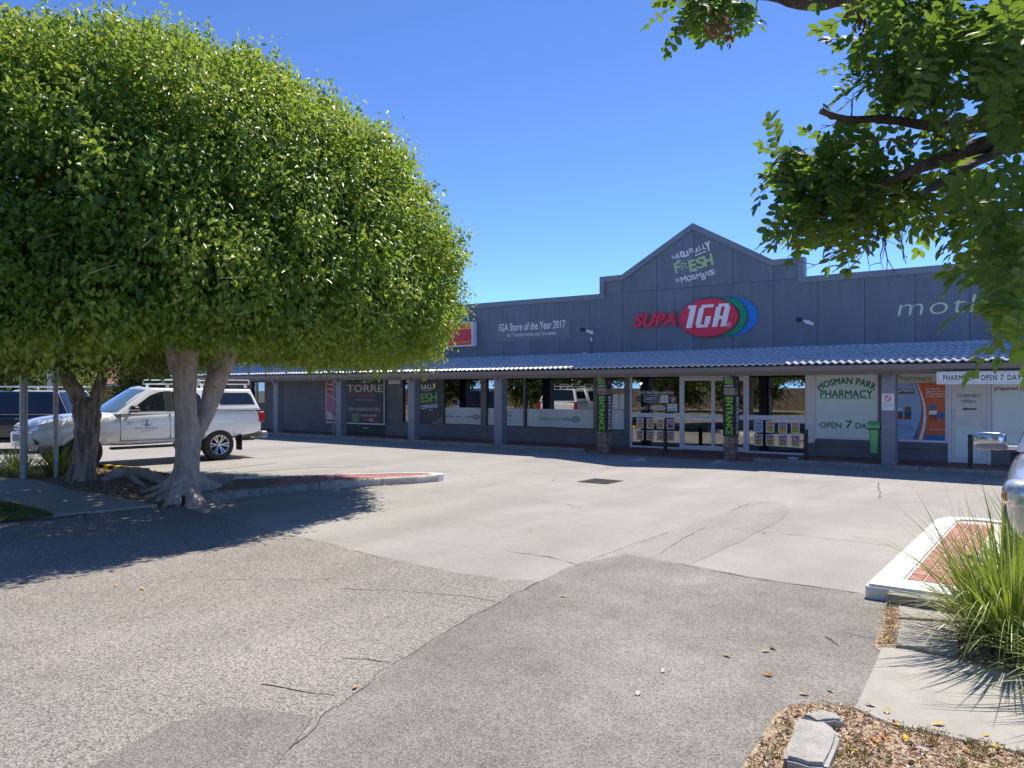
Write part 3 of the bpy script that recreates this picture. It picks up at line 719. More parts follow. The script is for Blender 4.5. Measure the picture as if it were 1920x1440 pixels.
bandpoly(l0, l1, 2, .002); bandpoly(l1, l2, 3, .002); bandpoly(l2, l3, 4, .002); bandpoly(l3, R_, 3, .002)
lz = z0+(zs-z0)*.085
pl.add([(wx(1731), yy-.003, z0), (b, yy-.003, z0), (b, yy-.003, lz), (wx(1760), yy-.003, lz+.01), (wx(1733), yy-.003, lz)], [(0,1,2,3,4)], 5)
pl.box(a, wx(1714), yy-.004, yy-.002, wz(1700, 737.5), wz(1700, 728.8), 6); pl.box(a, wx(1714), yy-.004, yy-.002, wz(1700, 739.5), wz(1700, 737.6), 3)
put_text(pl, 'NUTRIENTS', wx(1681.5), wx(1712), wz(1697, 735), wz(1697, 730.2), yy-.005, 4, offset=.05)
put_text(pl, 'Pharmacy', wx(1681), wx(1748), wz(1715, 717), wz(1715, 703.5), yy-.002, 7)
def jar(cx, zb, w_, h_, cap, body, lab, lab2):
    x0, x1 = wx(cx-w_/2), wx(cx+w_/2); zz = lambda q: wz(cx, q)
    pl.box(x0, x1, yy-.004, yy-.003, zz(zb), zz(zb-h_*.72), body); pl.box(x0, x1, yy-.006, yy-.005, zz(zb-h_*.12), zz(zb-h_*.28), lab2)
    pl.box(x0, x1, yy-.006, yy-.005, zz(zb-h_*.34), zz(zb-h_*.62), lab)
    pl.box(x0+(x1-x0)*.1, x1-(x1-x0)*.1, yy-.005, yy-.004, zz(zb-h_*.74), zz(zb-h_), cap)
jar(1687.5, 786, 10, 21, 4, 8, 6, 9); jar(1702, 786.5, 13, 24, 8, 8, 6, 9); jar(1749, 787, 15, 28, 5, 8, 4, 9)
put_text(pl, 'for immune\ndigestive balance\n& improves your\ngeneral wellbeing', wx(1736), wx(1775), wz(1757, 745), wz(1757, 727), yy-.005, 4, offset=.01)
put_text(pl, 'www.nutrients.com.au', wx(1741), wx(1774), wz(1757, 806.5), wz(1757, 804), yy-.005, 4)
put_text(pl, 'Daily balance\nfor your health', wx(1682), wx(1713), wz(1697, 805.5), wz(1697, 797), yy-.005, 5)
cx_, cz_ = wx(1764), wz(1764, 779)
pl.add([(cx_+.09*math.cos(t*math.pi/8), yy-.0065, cz_+.07*math.sin(t*math.pi/8)) for t in range(16)], [tuple(range(16))], 5)
pl.build('poster_print', [M['creamp'], M['skyblue'], M['blue2'], M['orange'], M['vinylwhite'], M['blue2'], M['teal'], M['dkgreen'], M['brownp'], M['redp']], wp2, fixn=False)
# pharmacy door
a, b, z0, z1 = o_pd; d = MB(); y0 = WY-.01; d.box(a, a+.07, y0, y0+.08, z0, z1); d.box(b-.07, b, y0, y0+.08, z0, z1); d.box(a+.07, b-.07, y0, y0+.08, z1-.07, z1)
d.build('door_frame', M['alu'], B)
a += .075; b -= .075; d = MB(); y0 = WY+.0; d.box(a, a+.09, y0, y0+.05, z0+.01, z1-.075); d.box(b-.09, b, y0, y0+.05, z0+.01, z1-.075); d.box(a+.09, b-.09, y0, y0+.05, z0+.01, z0+.14); d.box(a+.09, b-.09, y0, y0+.05, .95, 1.12); d.box(a+.09, b-.09, y0+.015, y0+.03, 1.12, z1-.075)
pd = d.build('pharmacy_door', M['cream'], B)
MB().box(a+.09, b-.09, y0+.02, y0+.03, z0+.14, .95).build('pane', M['greenfilm'], pd); MB().tube([(a+.05, y0-.001, 1.05), (a+.05, y0-.05, 1.06), (a+.05, y0-.05, 1.30), (a+.05, y0-.001, 1.31)], .012, 6).build('handle', M['alu'], pd)
mb = MB(); put_text(mb, 'CHEMIST', wx(1794), wx(1839), wz(1816, 745), wz(1816, 739), y0+.012, 0, offset=.05); put_text(mb, 'OPEN', wx(1803), wx(1830), wz(1816, 755.5), wz(1816, 749.8), y0+.012, 0, offset=.05)
zc_ = wz(1816, 767); mb.box(wx(1812), wx(1831), y0+.01, y0+.012, zc_-.02, zc_+.02); mb.add([(wx(1812), y0+.01, zc_+.045), (wx(1803), y0+.01, zc_), (wx(1812), y0+.01, zc_-.045)], [(0,1,2)])
mb.build('door_lettering', M['dkgreen'], pd, fixn=False)
mb = MB(); put_text(mb, 'prepared by', wx(1864), wx(1925), wz(1890, 734), wz(1890, 724), WY+.016, 0, offset=.03, shear=.1); mb.build('window_lettering', M['redp'], wp3, fixn=False)
# shelving and display fittings inside
sh = MB()
for xx in np.arange(W0+1, W1-1, 1.9):
    yb_ = WY+2.6+random.uniform(0, 1.5); h = random.choice((1.3, 1.5, 1.8))
    sh.box(xx, xx+1.5, yb_, yb_+.5, FZ, FZ+h)
sh.build('shop_shelving', M['shelf'], B)
for i_, (px_, py_) in enumerate(((851, 716.5), (863, 716.5), (1202, 718))):
    x_ = wx(px_, 21.6); z_ = wz(px_, py_, 21.6)
    pd_ = empty('pendant_lamp', (x_, 21.6, 2.5), 0, ('warm pendant lamp behind the left window, further from the entrance', 'warm pendant lamp behind the left window, nearer the entrance', 'single warm pendant lamp behind the glass left of the doors')[i_], 'pendant lamp', 'pendant lamps inside the shop')
    MB().tube([(x_, 21.6, 2.5), (x_, 21.6, z_+.05)], .008, 6).build('cord', M['blackp'], pd_)
    MB().lathe([(.001, .10), (.03, .08), (.055, .02), (.05, 0)], 12, (x_, 21.6, z_), 'z').build('lamp_shade', M['blackp'], pd_)
    MB().lathe([(.001, -.045), (.028, -.03), (.035, -.005), (.02, .03), (.001, .035)], 12, (x_, 21.6, z_), 'z').build('bulb', M['lamp'], pd_, smooth=True)
# ------------------------------------------------------------------ signs, cameras, posters, bollards
def thing_mb(name, mb, m, label, cat, group=None, **k):
    return tag(mb.build(name, m, None, **k), label, cat, group)
# SUPA IGA sign
px0, px1 = wx(1274, 19.8), wx(1385, 19.8); z0s, z1s = wz(1330, 631.5, 19.8), wz(1330, 560.5, 19.8)
sgn = empty('fascia_sign', ((px0+px1)/2, 19.88, z0s), 0, 'large red oval sign with white lettering, blue and green arcs, under the gable', 'shop sign')
def oval(cx, cz, rx, rz, y0, y1, mi=0, n=40, mb=None):
    return mb.prism([(cx+rx*math.cos(2*math.pi*t/n), cz+rz*math.sin(2*math.pi*t/n)) for t in range(n)], y0, y1, 'y', mi)
cx_, cz_ = (px0+px1)/2, (z0s+z1s)/2; rx, rz = (px1-px0)/2, (z1s-z0s)/2
ex = wx(1419, 19.8); 
def crescent(cxa, rxa, y0, y1, m, nm):
    mb = MB(); oval(cxa, cz_, rxa, rz*.985, y0, y1, mb=mb); mb.build(nm, m, sgn)
crescent((cx_+ex)/2, (ex-cx_)/2, 19.84, 19.879, M['signblue'], 'blue_arc')
e2 = wx(1401.5, 19.8); crescent((cx_+e2)/2-.02, (e2-cx_)/2+.02, 19.815, 19.836, M['edgered'], 'arc_edge')
crescent((cx_+e2)/2-.035, (e2-cx_)/2+.02, 19.80, 19.814, M['signgreen'], 'green_arc')
mb = MB(); oval(cx_+.012, cz_, rx+.02, rz+.012, 19.775, 19.797, mb=mb); mb.build('oval_edge', M['edgered'], sgn)
mb = MB(); oval(cx_, cz_, rx, rz, 19.76, 19.774, mb=mb); mb.build('red_oval', M['pinkred'], sgn)
# block letters I G A, sheared, made of bars
LH = wz(1325, 572, 19.76)-wz(1325, 613, 19.76); zb = wz(1325, 613.5, 19.76); 
def lx(px): return wx(px, 19.76)
ltr = MB(); SH = .24
def bar(x0, x1, u0, u1, cut=0):
    pts = [(x0+SH*u0*LH, zb+u0*LH), (x1+SH*u0*LH, zb+u0*LH), (x1+SH*u1*LH, zb+u1*LH), (x0+SH*u1*LH, zb+u1*LH)]
    ltr.prism(pts, 19.742, 19.758)
I0, I1 = lx(1286.5), lx(1297); bar(I0, I1, 0, .90); bar(I0-.07, I1, .905, 1.04)
G0, G1 = lx(1303), lx(1329); t = .145
bar(G0, G0+t, .12, .9); bar(G0+.05, G1, .90, 1.03); bar(G0+.04, G1-.03, 0, .125); bar(G1-t, G1, .13, .50); bar(G0+t*1.7, G1-t-.002, .36, .50)
A0, A1 = lx(1335), lx(1361); bar(A0, A0+t, 0, .9); bar(A1-t, A1, 0, .9); bar(A0+.05, A1-.05, .90, 1.03); bar(A0+t+.002, A1-t-.002, .34, .48)
ltr.build('lettering', M['vinylwhite'], sgn)
mb = MB(); put_text(mb, 'R', lx(1364.5), lx(1368.5), wz(1366, 611, 19.76), wz(1366, 606.5, 19.76), 19.756, 0)
mb.lathe([(.055, 0), (.065, 0)], 16, (lx(1366.5), 19.756, wz(1366, 608.7, 19.76))); mb.build('registered_mark', M['vinylwhite'], sgn, fixn=False)
mb = MB(); put_text(mb, 'SUPA', wx(1186.5, 19.8), wx(1268, 19.8), wz(1228, 613, 19.8), wz(1228, 586.5, 19.8), 19.80, 0, shear=.28, offset=.075, spacing=1.06, thick=.05)
sup = mb.build('supa_letters', M['pinkred'], None, org=(wx(1228, 19.8), 19.86, wz(1228, 613, 19.8)), fixn=False)
tag(sup, 'red raised word in slanted capitals left of the oval sign', 'sign lettering')
# painted lettering in the gable
y = 19.874
mb = MB()
def jl(ch, px, py, w_, h_, mi, rot=8, off=.03):       # one letter centred on a pixel of the wall
    x_, z_ = wx(px, y), wz(px, py, y); s_ = 24.5/(19.93*1.0); ww = wx(px+w_/2, y)-wx(px-w_/2, y); hh = wz(px, py-h_/2, y)-wz(px, py+h_/2, y)
    put_text(mb, ch, x_-ww/2, x_+ww/2, z_-hh/2, z_+hh/2, y, mi, offset=off, rot=R(rot+4))
for ch, px, py, w_, h_, off in (('N',1263,482,6,8,.0),('A',1270.5,480,6.5,10,.05),('t',1278,476.5,6,12,.09),('u',1286,476,8.5,10,.09),('R',1297,469.5,9,10,.0),('A',1306.5,469,6.5,11,.03),('L',1313.5,464,6,10,.01),('L',1320.5,462,6,10,.01),('Y',1327.5,461.5,9,17,.06)): jl(ch, px, py, w_, h_, 0, off=off)
for ch, px, py, w_, h_, off in (('F',1270,502,10,19,.05),('R',1283.5,498.5,13,13,-.01),('E',1298.5,497.5,12,20,.08),('S',1313.5,492.5,15,20,.06),('H',1328,488,15,20,.08)): jl(ch, px, py, w_, h_, 1, off=off)
for ch, px, py, w_, h_, off in (('@',1270.5,525.5,7,7,.02),('M',1281.5,523.5,10,10,.05),('O',1292.5,521.5,9,9,.08),('S',1301,519.5,7,9,.04),('M',1310.5,517,9,10,.03),('A',1319,517,6,11,.04),('N',1326,512.5,7,10,.01),('S',1334.5,510.5,8,10,.06),('!',1339.5,510,1.5,9,-.01)): jl(ch, px, py, w_, h_, 0, off=off)
put_text(mb, 'TM', wx(1344.5, y), wx(1348, y), wz(1346, 508.5, y), wz(1346, 507, y), y, 0)
for px, py, w_, mi in ((1272.5,489.5,8,0),(1307,478,8,0),(1314,475,6,0),(1320.5,472.3,6,0),(1319.5,523.5,7,0),(1304,508,7,1)):
    x_, z_ = wx(px, y), wz(px, py, y); ww = (wx(px+w_/2, y)-wx(px-w_/2, y))/2; c_, s_ = math.cos(R(10)), math.sin(R(10)); h_ = .014
    mb.add([(x_+a*c_-b*s_, y, z_+a*s_+b*c_) for a, b in ((-ww,-h_),(ww,-h_),(ww,h_),(-ww,h_))], [(0,1,2,3)], mi)
mb_ = mb.build('painted_lettering', [M['vinylwhite'], M['palegreen']], None, fixn=False); tag(mb_, 'white and green jumbled lettering painted on the dark gable', 'sign lettering')
mb = MB(); x0_ = wx(1683, y); put_text(mb, 'mother', x0_, x0_+2.62, wz(1700, 592, y), wz(1700, 592, y)+.40, y, 0, shear=.14, offset=-.012, spacing=1.1)
tag(mb.build('painted_lettering', M['creamgreen'], None, fixn=False), 'thin cream slanted lettering on the parapet, half hidden by leaves', 'sign lettering')
# award banner
x0_, x1_ = wx(930, 19.85), wx(1068, 19.85); zl, zh = wz(930, 640, 19.85), wz(930, 608, 19.85)
ab = empty('award_banner', ((x0_+x1_)/2, 19.86, zl), 0, 'grey banner with white award lettering on the dark parapet', 'banner')
MB().box(x0_, x1_, 19.865, 19.878, zl, zh).build('board', mat('award board', (.21,.24,.26), .4, col2=(.16,.18,.19), vscale=.6), ab)
mb = MB(); put_text(mb, 'IGA Store of the Year 2017', wx(936, 19.86), wx(1060, 19.86), zl+.31, zl+.56, 19.862, 0, offset=.012)
put_text(mb, 'for Transformation and Innovation', wx(951, 19.86), wx(1043, 19.86), zl+.12, zl+.25, 19.862, 0, shear=.2); mb.build('lettering', M['vinylwhite'], ab, fixn=False)
# red light box
xr = wx(885, 19.62); xl = xr-1.7; zt_, zb_ = wz(885, 602.5, 19.62), wz(885, 649, 19.62)
lb = empty('light_box_sign', ((xl+xr)/2, 19.8, zb_), 0, 'red and yellow light box sign on the parapet beside the tree', 'shop sign')
MB().bbox(xl, xr+.02, 19.625, 19.875, zb_, zt_, .02).build('casing', M['alu'], lb)
mb = MB(); mb.box(xl+.05, xr-.03, 19.615, 19.624, zb_+.05, zt_-.24, 0); mb.box(xl+.05, xr-.03, 19.615, 19.624, zt_-.235, zt_-.05, 1)
put_text(mb, 'SUPER HERRO', xl+.12, xr-.06, zt_-.215, zt_-.07, 19.612, 0, offset=.03, shear=.2); put_text(mb, 'credit cards accepted', xl+.25, xr-.08, zb_+.09, zb_+.20, 19.612, 1)
mb.build('face', [M['red'], M['yellow']], lb, fixn=False)
# butcher banner: two cloths on white rails
yb = 19.80
bn = empty('butcher_banner', (wx(666, yb), yb, .4), 0, 'charcoal and meat picture banner on white rails, second bay from the left', 'banner')
xm = wx(641, yb); xA, xB = wx(611.5, yb), wx(721, yb); zr = wz(720, 797, yb)
mb = MB()
mb.box(xm+.0, xB-.09, yb, yb+.012, zr+.08, 2.09, 0); mb.box(xA+.07, xm-.002, yb, yb+.012, zr+.08, 2.09, 1)
yf = yb-.003
mb.add([(xA+.07, yf, 1.62), (xm-.003, yf, 1.30), (xm-.003, yf, .95), (xA+.45, yf, .75), (xA+.07, yf, .95)], [(0,1,2,3,4)], 2)
mb.add([(xA+.07, yf-.001, .94), (xA+.5, yf-.001, .74), (xm-.1, yf-.001, .62), (xA+.07, yf-.001, .60)], [(0,1,2,3)], 3)
mb.add([(xA+.07, yf-.001, .60), (xm-.003, yf-.001, .62), (xm-.003, yf-.001, zr+.08), (xA+.07, yf-.001, zr+.08)], [(0,1,2,3)], 4)
for z_, dz in ((2.0, -.12), (1.82, -.14), (1.62, -.34)): mb.add([(xA+.07, yf-.002, z_), (xm-.003, yf-.002, z_+dz), (xm-.003, yf-.002, z_+dz-.035), (xA+.07, yf-.002, z_-.035)], [(0,1,2,3)], 5)
mb.build('banner_cloth', [M['banner'], M['meat'], M['meatpink'], M['creamp'], M['crimson'], M['creamp']], bn, fixn=False)
MB().box(xA-.02, xB+.02, yb-.02, yb+.02, zr, zr+.05).build('rail', M['white'], bn); MB().box(xB-.035, xB, yb-.015, yb+.02, zr+.055, 2.12).build('rail', M['white'], bn); MB().box(xA, xA+.04, yb-.015, yb+.02, zr+.1, 2.12).build('rail', M['white'], bn)
mb = MB(); q = lambda px: wx(px, yb); zq = lambda px, py: wz(px, py, yb)
put_text(mb, 'TORRE', q(651), q(717.5), zq(684, 735), zq(684, 721.5), yf, 0, offset=.05)
put_text(mb, 'BUTCHERS', q(661.5), q(705), zq(684, 744), zq(684, 739), yf, 1, offset=.02, spacing=1.25)
put_text(mb, 'Purveyors of the finest produce', q(665), q(703.5), zq(684, 751.5), zq(684, 748), yf, 0, shear=.2)
put_text(mb, 'NOW AVAILABLE IN STORE', q(654), q(712.5), zq(684, 770.5), zq(684, 764), yf, 0)
put_text(mb, 'MOSMAN PARK', q(677), q(706.5), zq(692, 781.2), zq(692, 777), yf, 0, offset=.03)
put_text(mb, 'NATURALLY', q(660), q(673), zq(667, 779), zq(667, 775.5), yf, 0, offset=.03, rot=R(8)); put_text(mb, 'FRESH', q(660.5), q(673.5), zq(667, 786), zq(667, 780.5), yf, 2, offset=.06, rot=R(6)); put_text(mb, 'MOSMANS', q(661), q(674), zq(667, 790), zq(667, 787), yf, 0, offset=.03, rot=R(6))
supa_logo(mb, q(681), q(701.5), zq(691, 791.5), zq(691, 782.5), yf, (1, 3, 4, 5, 0))
mb.add([(q(680.8), yf, zq(682, 713.5)), (q(682.4), yf, zq(682, 719)), (q(684.6), yf, zq(684, 719)), (q(686.2), yf, zq(684, 713.5))], [(0,1,2,3)], 0)
mb.box(q(676), q(679.5), yf, yf+.001, zq(677, 716.4), zq(677, 715.3)); mb.box(q(688), q(692.5), yf, yf+.001, zq(690, 716.4), zq(690, 715.3))
mb.build('lettering', [M['creamp'], M['crimson'], M['green'], M['pinkred'], M['signblue'], M['signgreen']], bn, fixn=False)
nt_ = MB().box(wx(728.5), wx(750), WY-.012, WY-.002, wz(740, 720), 2.10); nt_ = thing_mb('notice', nt_, M['white'], 'small white notice on the dark wall right of the banner', 'notice')
# film panel with half the shop slogan
fo = tag(MB().box(o_f[0]+.002, o_f[1]-.002, WY+.03, WY+.045, o_f[2]+.002, o_f[3]-.002).build('slogan_panel', M['banner'], None), 'dark window panel with green and white slogan beside a pillar', 'sign')
mb = MB(); yf = WY+.027
for i_, (t_, h, mi, xs_, xe_) in enumerate((('NATURALLY', .17, 0, -.62, .88), ('FRESH', .30, 1, -.50, .93), ('@MOSMANS', .14, 0, -.72, .95))):
    a, b = o_f[0], o_f[1]; w_ = b-a; z_ = (1.78, 1.33, 1.10)[i_]
    n_ = len(t_); show = {'NATURALLY': 'RALLY', 'FRESH': 'ESH', '@MOSMANS': 'OSMANS'}[t_]
    put_text(mb, show, a+.03, a+w_*(.70, .74, .78)[i_], z_, z_+h, yf, mi, offset=.05, rot=R(5))
mb.box(a+.15*w_, a+.35*w_, yf-.001, yf, 1.715, 1.73, 0); mb.box(a+.36*w_, a+.5*w_, yf-.001, yf, 1.735, 1.75, 0); mb.box(a+.4*w_, a+.55*w_, yf-.001, yf, 1.04, 1.055, 0)
mb.build('lettering', [M['vinylwhite'], M['green']], fo, fixn=False)
br = MB()
for r_ in range(5):
    for c_ in range(5-r_): br.box(o_f[1]-.10*(c_+1)-(.05 if r_ % 2 else 0)+.004, o_f[1]-.10*c_-(.05 if r_ % 2 else 0)-.004 if c_ or not r_ % 2 else o_f[1]-.006, yf-.001, yf+.001, .565+r_*.055, .612+r_*.055)
br.build('brick_print', M['brickwall'], fo)
# entrance boards on the two brick pillars
for k, lab in ((1, 'black board with vertical lime lettering wrapped round the pillar right of the doors'), (2, 'black board with vertical lime lettering wrapped round the pillar left of the doors')):
    x0, x1 = PX[k], PX[k]+.285; y0, y1 = 18.55, 18.835
    eb = empty('entrance_board', (x0+.14, y0, .6), 0, lab, 'sign', 'entrance boards on the brick pillars')
    b1 = MB(); b1.box(x0-.006, x1+.008, y0-.014, y0-.002, .60, 1.62); b1.box(x1+.002, x1+.014, y0-.001, y1, .60, 1.62); b1.build('board', M['vinylblack'], eb)
    b2 = MB(); b2.box(x0-.006, x1+.008, y0-.014, y0-.002, 1.80, 2.08); b2.box(x1+.002, x1+.014, y0-.001, y1, 1.80, 2.08); b2.build('top_board', M['vinylblack'], eb)
    mb = MB(); vs, fs = text_geo('ENTRANCE', 0, .05, 1.02); A = np.array(vs); mn, mx = A.min(0), A.max(0)
    def vert(fn, mi, ofs): mb.add([fn((1-(v[1]-mn[1])/(mx[1]-mn[1])), (v[0]-mn[0])/(mx[0]-mn[0])) for v in vs], fs, mi)
    vert(lambda h, t_: (x0+.24-.17*(h), y0-.017, 1.57-.93*t_), 0, 0)
    vert(lambda h, t_: (x1+.017, y0+.23-.15*(h), 1.57-.93*t_), 1, 0)
    put_text(mb, 'NATURALLY', x0+.03, x0+.24, 2.0, 2.05, y0-.017, 1, offset=.03, rot=R(6)); put_text(mb, 'FRESH', x0+.04, x0+.25, 1.90, 1.985, y0-.017, 0, offset=.05, rot=R(5)); put_text(mb, 'MOSMANS', x0+.04, x0+.25, 1.83, 1.87, y0-.017, 1, offset=.03, rot=R(5))
    mb.add([(x1+.017, y0+.14+.07*math.cos(t_*math.pi/8), 1.95+.035*math.sin(t_*math.pi/8)) for t_ in range(16)], [tuple(range(16))], 2)
    mb.build('lettering', [M['green'], M['vinylwhite'], M['pinkred']], eb, fixn=False)
# stickers on the left shopfront bay
ys = WY+.046
st = []
def sticker(px0, px1, py0, py1, m, label, fn=None, cat='sticker', rnd=False):
    pm = (px0+px1)/2; x0, x1, z0, z1 = wx(px0), wx(px1), wz(pm, py1), wz(pm, py0); mb = MB()
    if rnd: mb.prism([((x0+x1)/2+(x1-x0)/2*math.cos(t_*math.pi/10), (z0+z1)/2+(z1-z0)/2*math.sin(t_*math.pi/10)) for t_ in range(20)], ys-.004, ys-.002)
    else: mb.box(x0, x1, ys-.004, ys-.002, z0, z1)
    if fn: fn(mb, x0, x1, z0, z1)
    return tag(mb.build('window_sticker', m if isinstance(m, list) else [m], None, fixn=False), label, cat)
sticker(1206, 1233, 741.5, 754, [M['vinylwhite'], M['navy'], M['vinylwhite']], 'navy rectangular sticker with white border on the left entrance window', lambda mb, a, b, c, d: (mb.box(a+.012, b-.012, ys-.0055, ys-.0045, c+.012, d-.012, 1), put_text(mb, 'LAWLEYS', a+.05, b-.05, c+.05, d-.04, ys-.007, 2, offset=.02)))
sticker(1237, 1252, 741, 755, [M['vinylwhite'], M['greyp']], 'plain white square sticker on the left entrance window', lambda mb, a, b, c, d: put_text(mb, 'THE\nLOAF', a+.04, b-.04, c+.05, d-.05, ys-.006, 1))
sticker(1255.5, 1266.5, 742.5, 754.5, [M['vinylwhite'], M['redp'], M['vinylwhite']], 'round red and white sticker on the left entrance window', lambda mb, a, b, c, d: (mb.prism([((a+b)/2+(b-a)*.42*math.cos(t_*math.pi/8), (c+d)/2+(d-c)*.42*math.sin(t_*math.pi/8)) for t_ in range(16)], ys-.006, ys-.005, 'y', 1), mb.box(a+.06, b-.06, ys-.008, ys-.007, c+.05, d-.06, 2)), rnd=True)
sticker(1191.5, 1200.5, 743, 753.5, [M['greyp'], M['vinylblack'], M['vinylwhite']], 'round black sticker with white writing on the left entrance window', lambda mb, a, b, c, d: (mb.prism([((a+b)/2+(b-a)*.46*math.cos(t_*math.pi/8), (c+d)/2+(d-c)*.46*math.sin(t_*math.pi/8)) for t_ in range(16)], ys-.006, ys-.005, 'y', 1), put_text(mb, 'Noodle', a+.02, b-.02, (c+d)/2-.015, (c+d)/2+.02, ys-.007, 2)), rnd=True)
sticker(1250, 1268.5, 757, 771, [M['vinylwhite'], M['vinylblack']], 'white rectangular bakery sticker with black letters on the left entrance window', lambda mb, a, b, c, d: (put_text(mb, 'ALDOS', a+.04, b-.04, d-.07, d-.02, ys-.006, 1), put_text(mb, 'BAKERY', a+.04, b-.04, c+.02, c+.07, ys-.006, 1)))
def blob(mb, a, b, c, d):
    n = 26; P = [(a+(b-a)*(.5+.5*math.cos(t_*2*math.pi/n)*(1+.08*math.sin(5*t_))), (c+d)/2+(d-c)/2*math.sin(t_*2*math.pi/n)*(.85+.15*math.cos(3*t_))) for t_ in range(n)]
    mb.add([(x, ys-.007, z) for x, z in P], [tuple(range(n))], 0)
mbb = MB(); a, b = wx(1217), wx(1248); c, d = wz(1232, 771), wz(1232, 758.5); blob(mbb, a, b, c, d)
put_text(mbb, 'Dough', a+.12, b-.08, c+.04, d-.05, ys-.009, 1, shear=.2)
tag(mbb.build('window_sticker', [M['creamp'], M['skyblue']], None, fixn=False), 'cream scalloped sticker between the script name and the white rectangle', 'sticker')
mbb = MB(); put_text(mbb, "Brown's", wx(1192), wx(1213), wz(1202, 769), wz(1202, 759), ys-.004, 0, shear=.35, offset=.03)
tag(mbb.build('window_lettering', M['creamp'], None, fixn=False), 'cream script name on glass, lower left of the stickers', 'sticker')
mbb = MB(); put_text(mbb, "Perth's Best Bakers sold here", wx(1194), wx(1262), wz(1228, 739), wz(1228, 732), ys-.004, 0, shear=.35, offset=.012)
tag(mbb.build('window_lettering', M['vinylwhite'], None, fixn=False), 'white handwritten line above the stickers on the left entrance window', 'sticker')
# price posters: 4 x 2 on each fixed bay
def poster(px0, px1, py0, py1, style, price, label, grp):
    pm = (px0+px1)/2; x0, x1, z0, z1 = wx(px0), wx(px1), wz(pm, py1), wz(pm, py0); mb = MB()
    mb.box(x0, x1, ys-.004, ys-.002, z0, z1, 0); e = .028; h = z1-z0
    top_, low_ = {'r': (1, 2), 'o': (3, 2), 'p': (4, 2), 'pp': (4, 4), 'b': (5, 6), 'c': (7, 2)}[style]
    f_ = (lambda mi, za, zb2: mb.add([(x0+e, ys-.005, za), (x1-e, ys-.005, za), (x1-e, ys-.005, zb2), (x0+e, ys-.005, zb2)], [(0,1,2,3)], mi))
    f_(low_, z0+e, z0+h*.42); f_(top_, z0+h*.42+.001, z1-e)
    put_text(mb, price, x0+e+.015, x1-e-.015, z0+h*.44, z1-h*.22, ys-.007, 0, offset=.03, rot=R(-6))
    put_text(mb, 'SPECIAL', x0+e+.02, x1-e-.02, z1-h*.18, z1-h*.11, ys-.007, 2, offset=.02); put_text(mb, 'SAVE', x0+e+.03, x1-e-.03, z0+h*.14, z0+h*.24, ys-.007, 1, offset=.02)
    return tag(mb.build('price_poster', [M['vinylwhite'], M['crimson'], M['yellow'], M['orange'], M['purple'], M['blue2'], M['skyblue'], M['redp']], None, fixn=False), label, 'poster', grp)
ordn = ('leftmost', 'second', 'third', 'rightmost')
LP = [[('r','$2.49'),('o','$11'),('o','$4.50'),('pp','TWO')],[('r','$1.49'),('r','$2.79'),('o','$3'),('p','$3.99')]]
cl = [(1192,1205.5),(1211,1224.7),(1230,1243.7),(1249,1263)]; ry = [(784.6,803),(807,825.5)]
for r_ in range(2):
    for c_ in range(4):
        s_ = .0; st_, pr_ = LP[r_][c_]; extra = {'pp': ' all in magenta', 'p': ' in purple and yellow'}.get(st_, ' in orange and yellow')
        dyy = (cl[c_][0]-1192)*.028
        poster(*cl[c_], ry[r_][0]+dyy, ry[r_][1]+dyy, st_, pr_, f'{ordn[c_]} price poster{extra}, {("upper","lower")[r_]} row, window left of the sliding doors', 'price posters left of the doors')
RP = [[('b','SHOP'),('o','$2.79'),('p','$3.99'),('o','$7.99')],[('c','$2.49'),('r','$3.49'),('p','$9.99'),('p','99c')]]
cl = [(1412.5,1429),(1435,1451),(1458,1475),(1482,1498.5)]; ry = [(789,810.6),(814,835.6)]
for r_ in range(2):
    for c_ in range(4):
        st_, pr_ = RP[r_][c_]; extra = {'b': ' in blue', 'p': ' in purple and yellow', 'c': ' in dark red and yellow'}.get(st_, ' in orange and yellow')
        dyy = (cl[c_][0]-1412)*.03
        poster(*cl[c_], ry[r_][0]+dyy, ry[r_][1]+dyy, st_, pr_, f'{ordn[c_]} price poster{extra}, {("upper","lower")[r_]} row, window right of the sliding doors', 'price posters right of the doors')
# hanging pharmacy sign
yh = 18.12; hx0, hx1 = wx(1756, yh), wx(1756, yh)+2.05
hs = empty('hanging_sign', ((hx0+hx1)/2, yh, 2.1), 0, 'long white sign with black capitals hung from the awning edge', 'shop sign')
zt0, zb0 = wz(1756, 697.2, yh), wz(1756, 720.6, yh)
MB().box(hx0, hx1, yh+.01, yh+.05, zb0, zt0).build('board', M['white'], hs)
fr_ = MB(); e = .012
fr_.box(hx0+.03, hx1-.03, yh+.004, yh+.009, zt0-.035, zt0-.03); fr_.box(hx0+.03, hx1-.03, yh+.004, yh+.009, zb0+.03, zb0+.035); fr_.box(hx0+.03, hx0+.035, yh+.004, yh+.009, zb0+.036, zt0-.036)
fr_.build('border', M['greyp'], hs)
mb = MB(); z_a, z_b = zb0+.075, zt0-.07
put_text(mb, 'PHARMACY', wx(1768, yh), wx(1829, yh), z_a, z_b, yh+.005, 0, offset=.012, spacing=1.15); put_text(mb, 'OPEN', wx(1839, yh), wx(1869, yh), z_a, z_b, yh+.005, 0, offset=.012, spacing=1.15)
put_text(mb, '7', wx(1876, yh), wx(1882, yh), z_a, z_b, yh+.005, 0, offset=.012); put_text(mb, 'DAYS', wx(1889, yh), wx(1921, yh), z_a, z_b, yh+.005, 0, offset=.012, spacing=1.15)
mb.build('lettering', M['vinylblack'], hs, fixn=False)
for xx in (hx0+.2, hx1-.2): MB().tube([(xx, yh+.03, zt0), (xx, yh+.09, 2.2)], .006, 5).build('hanger', M['iron'], hs)
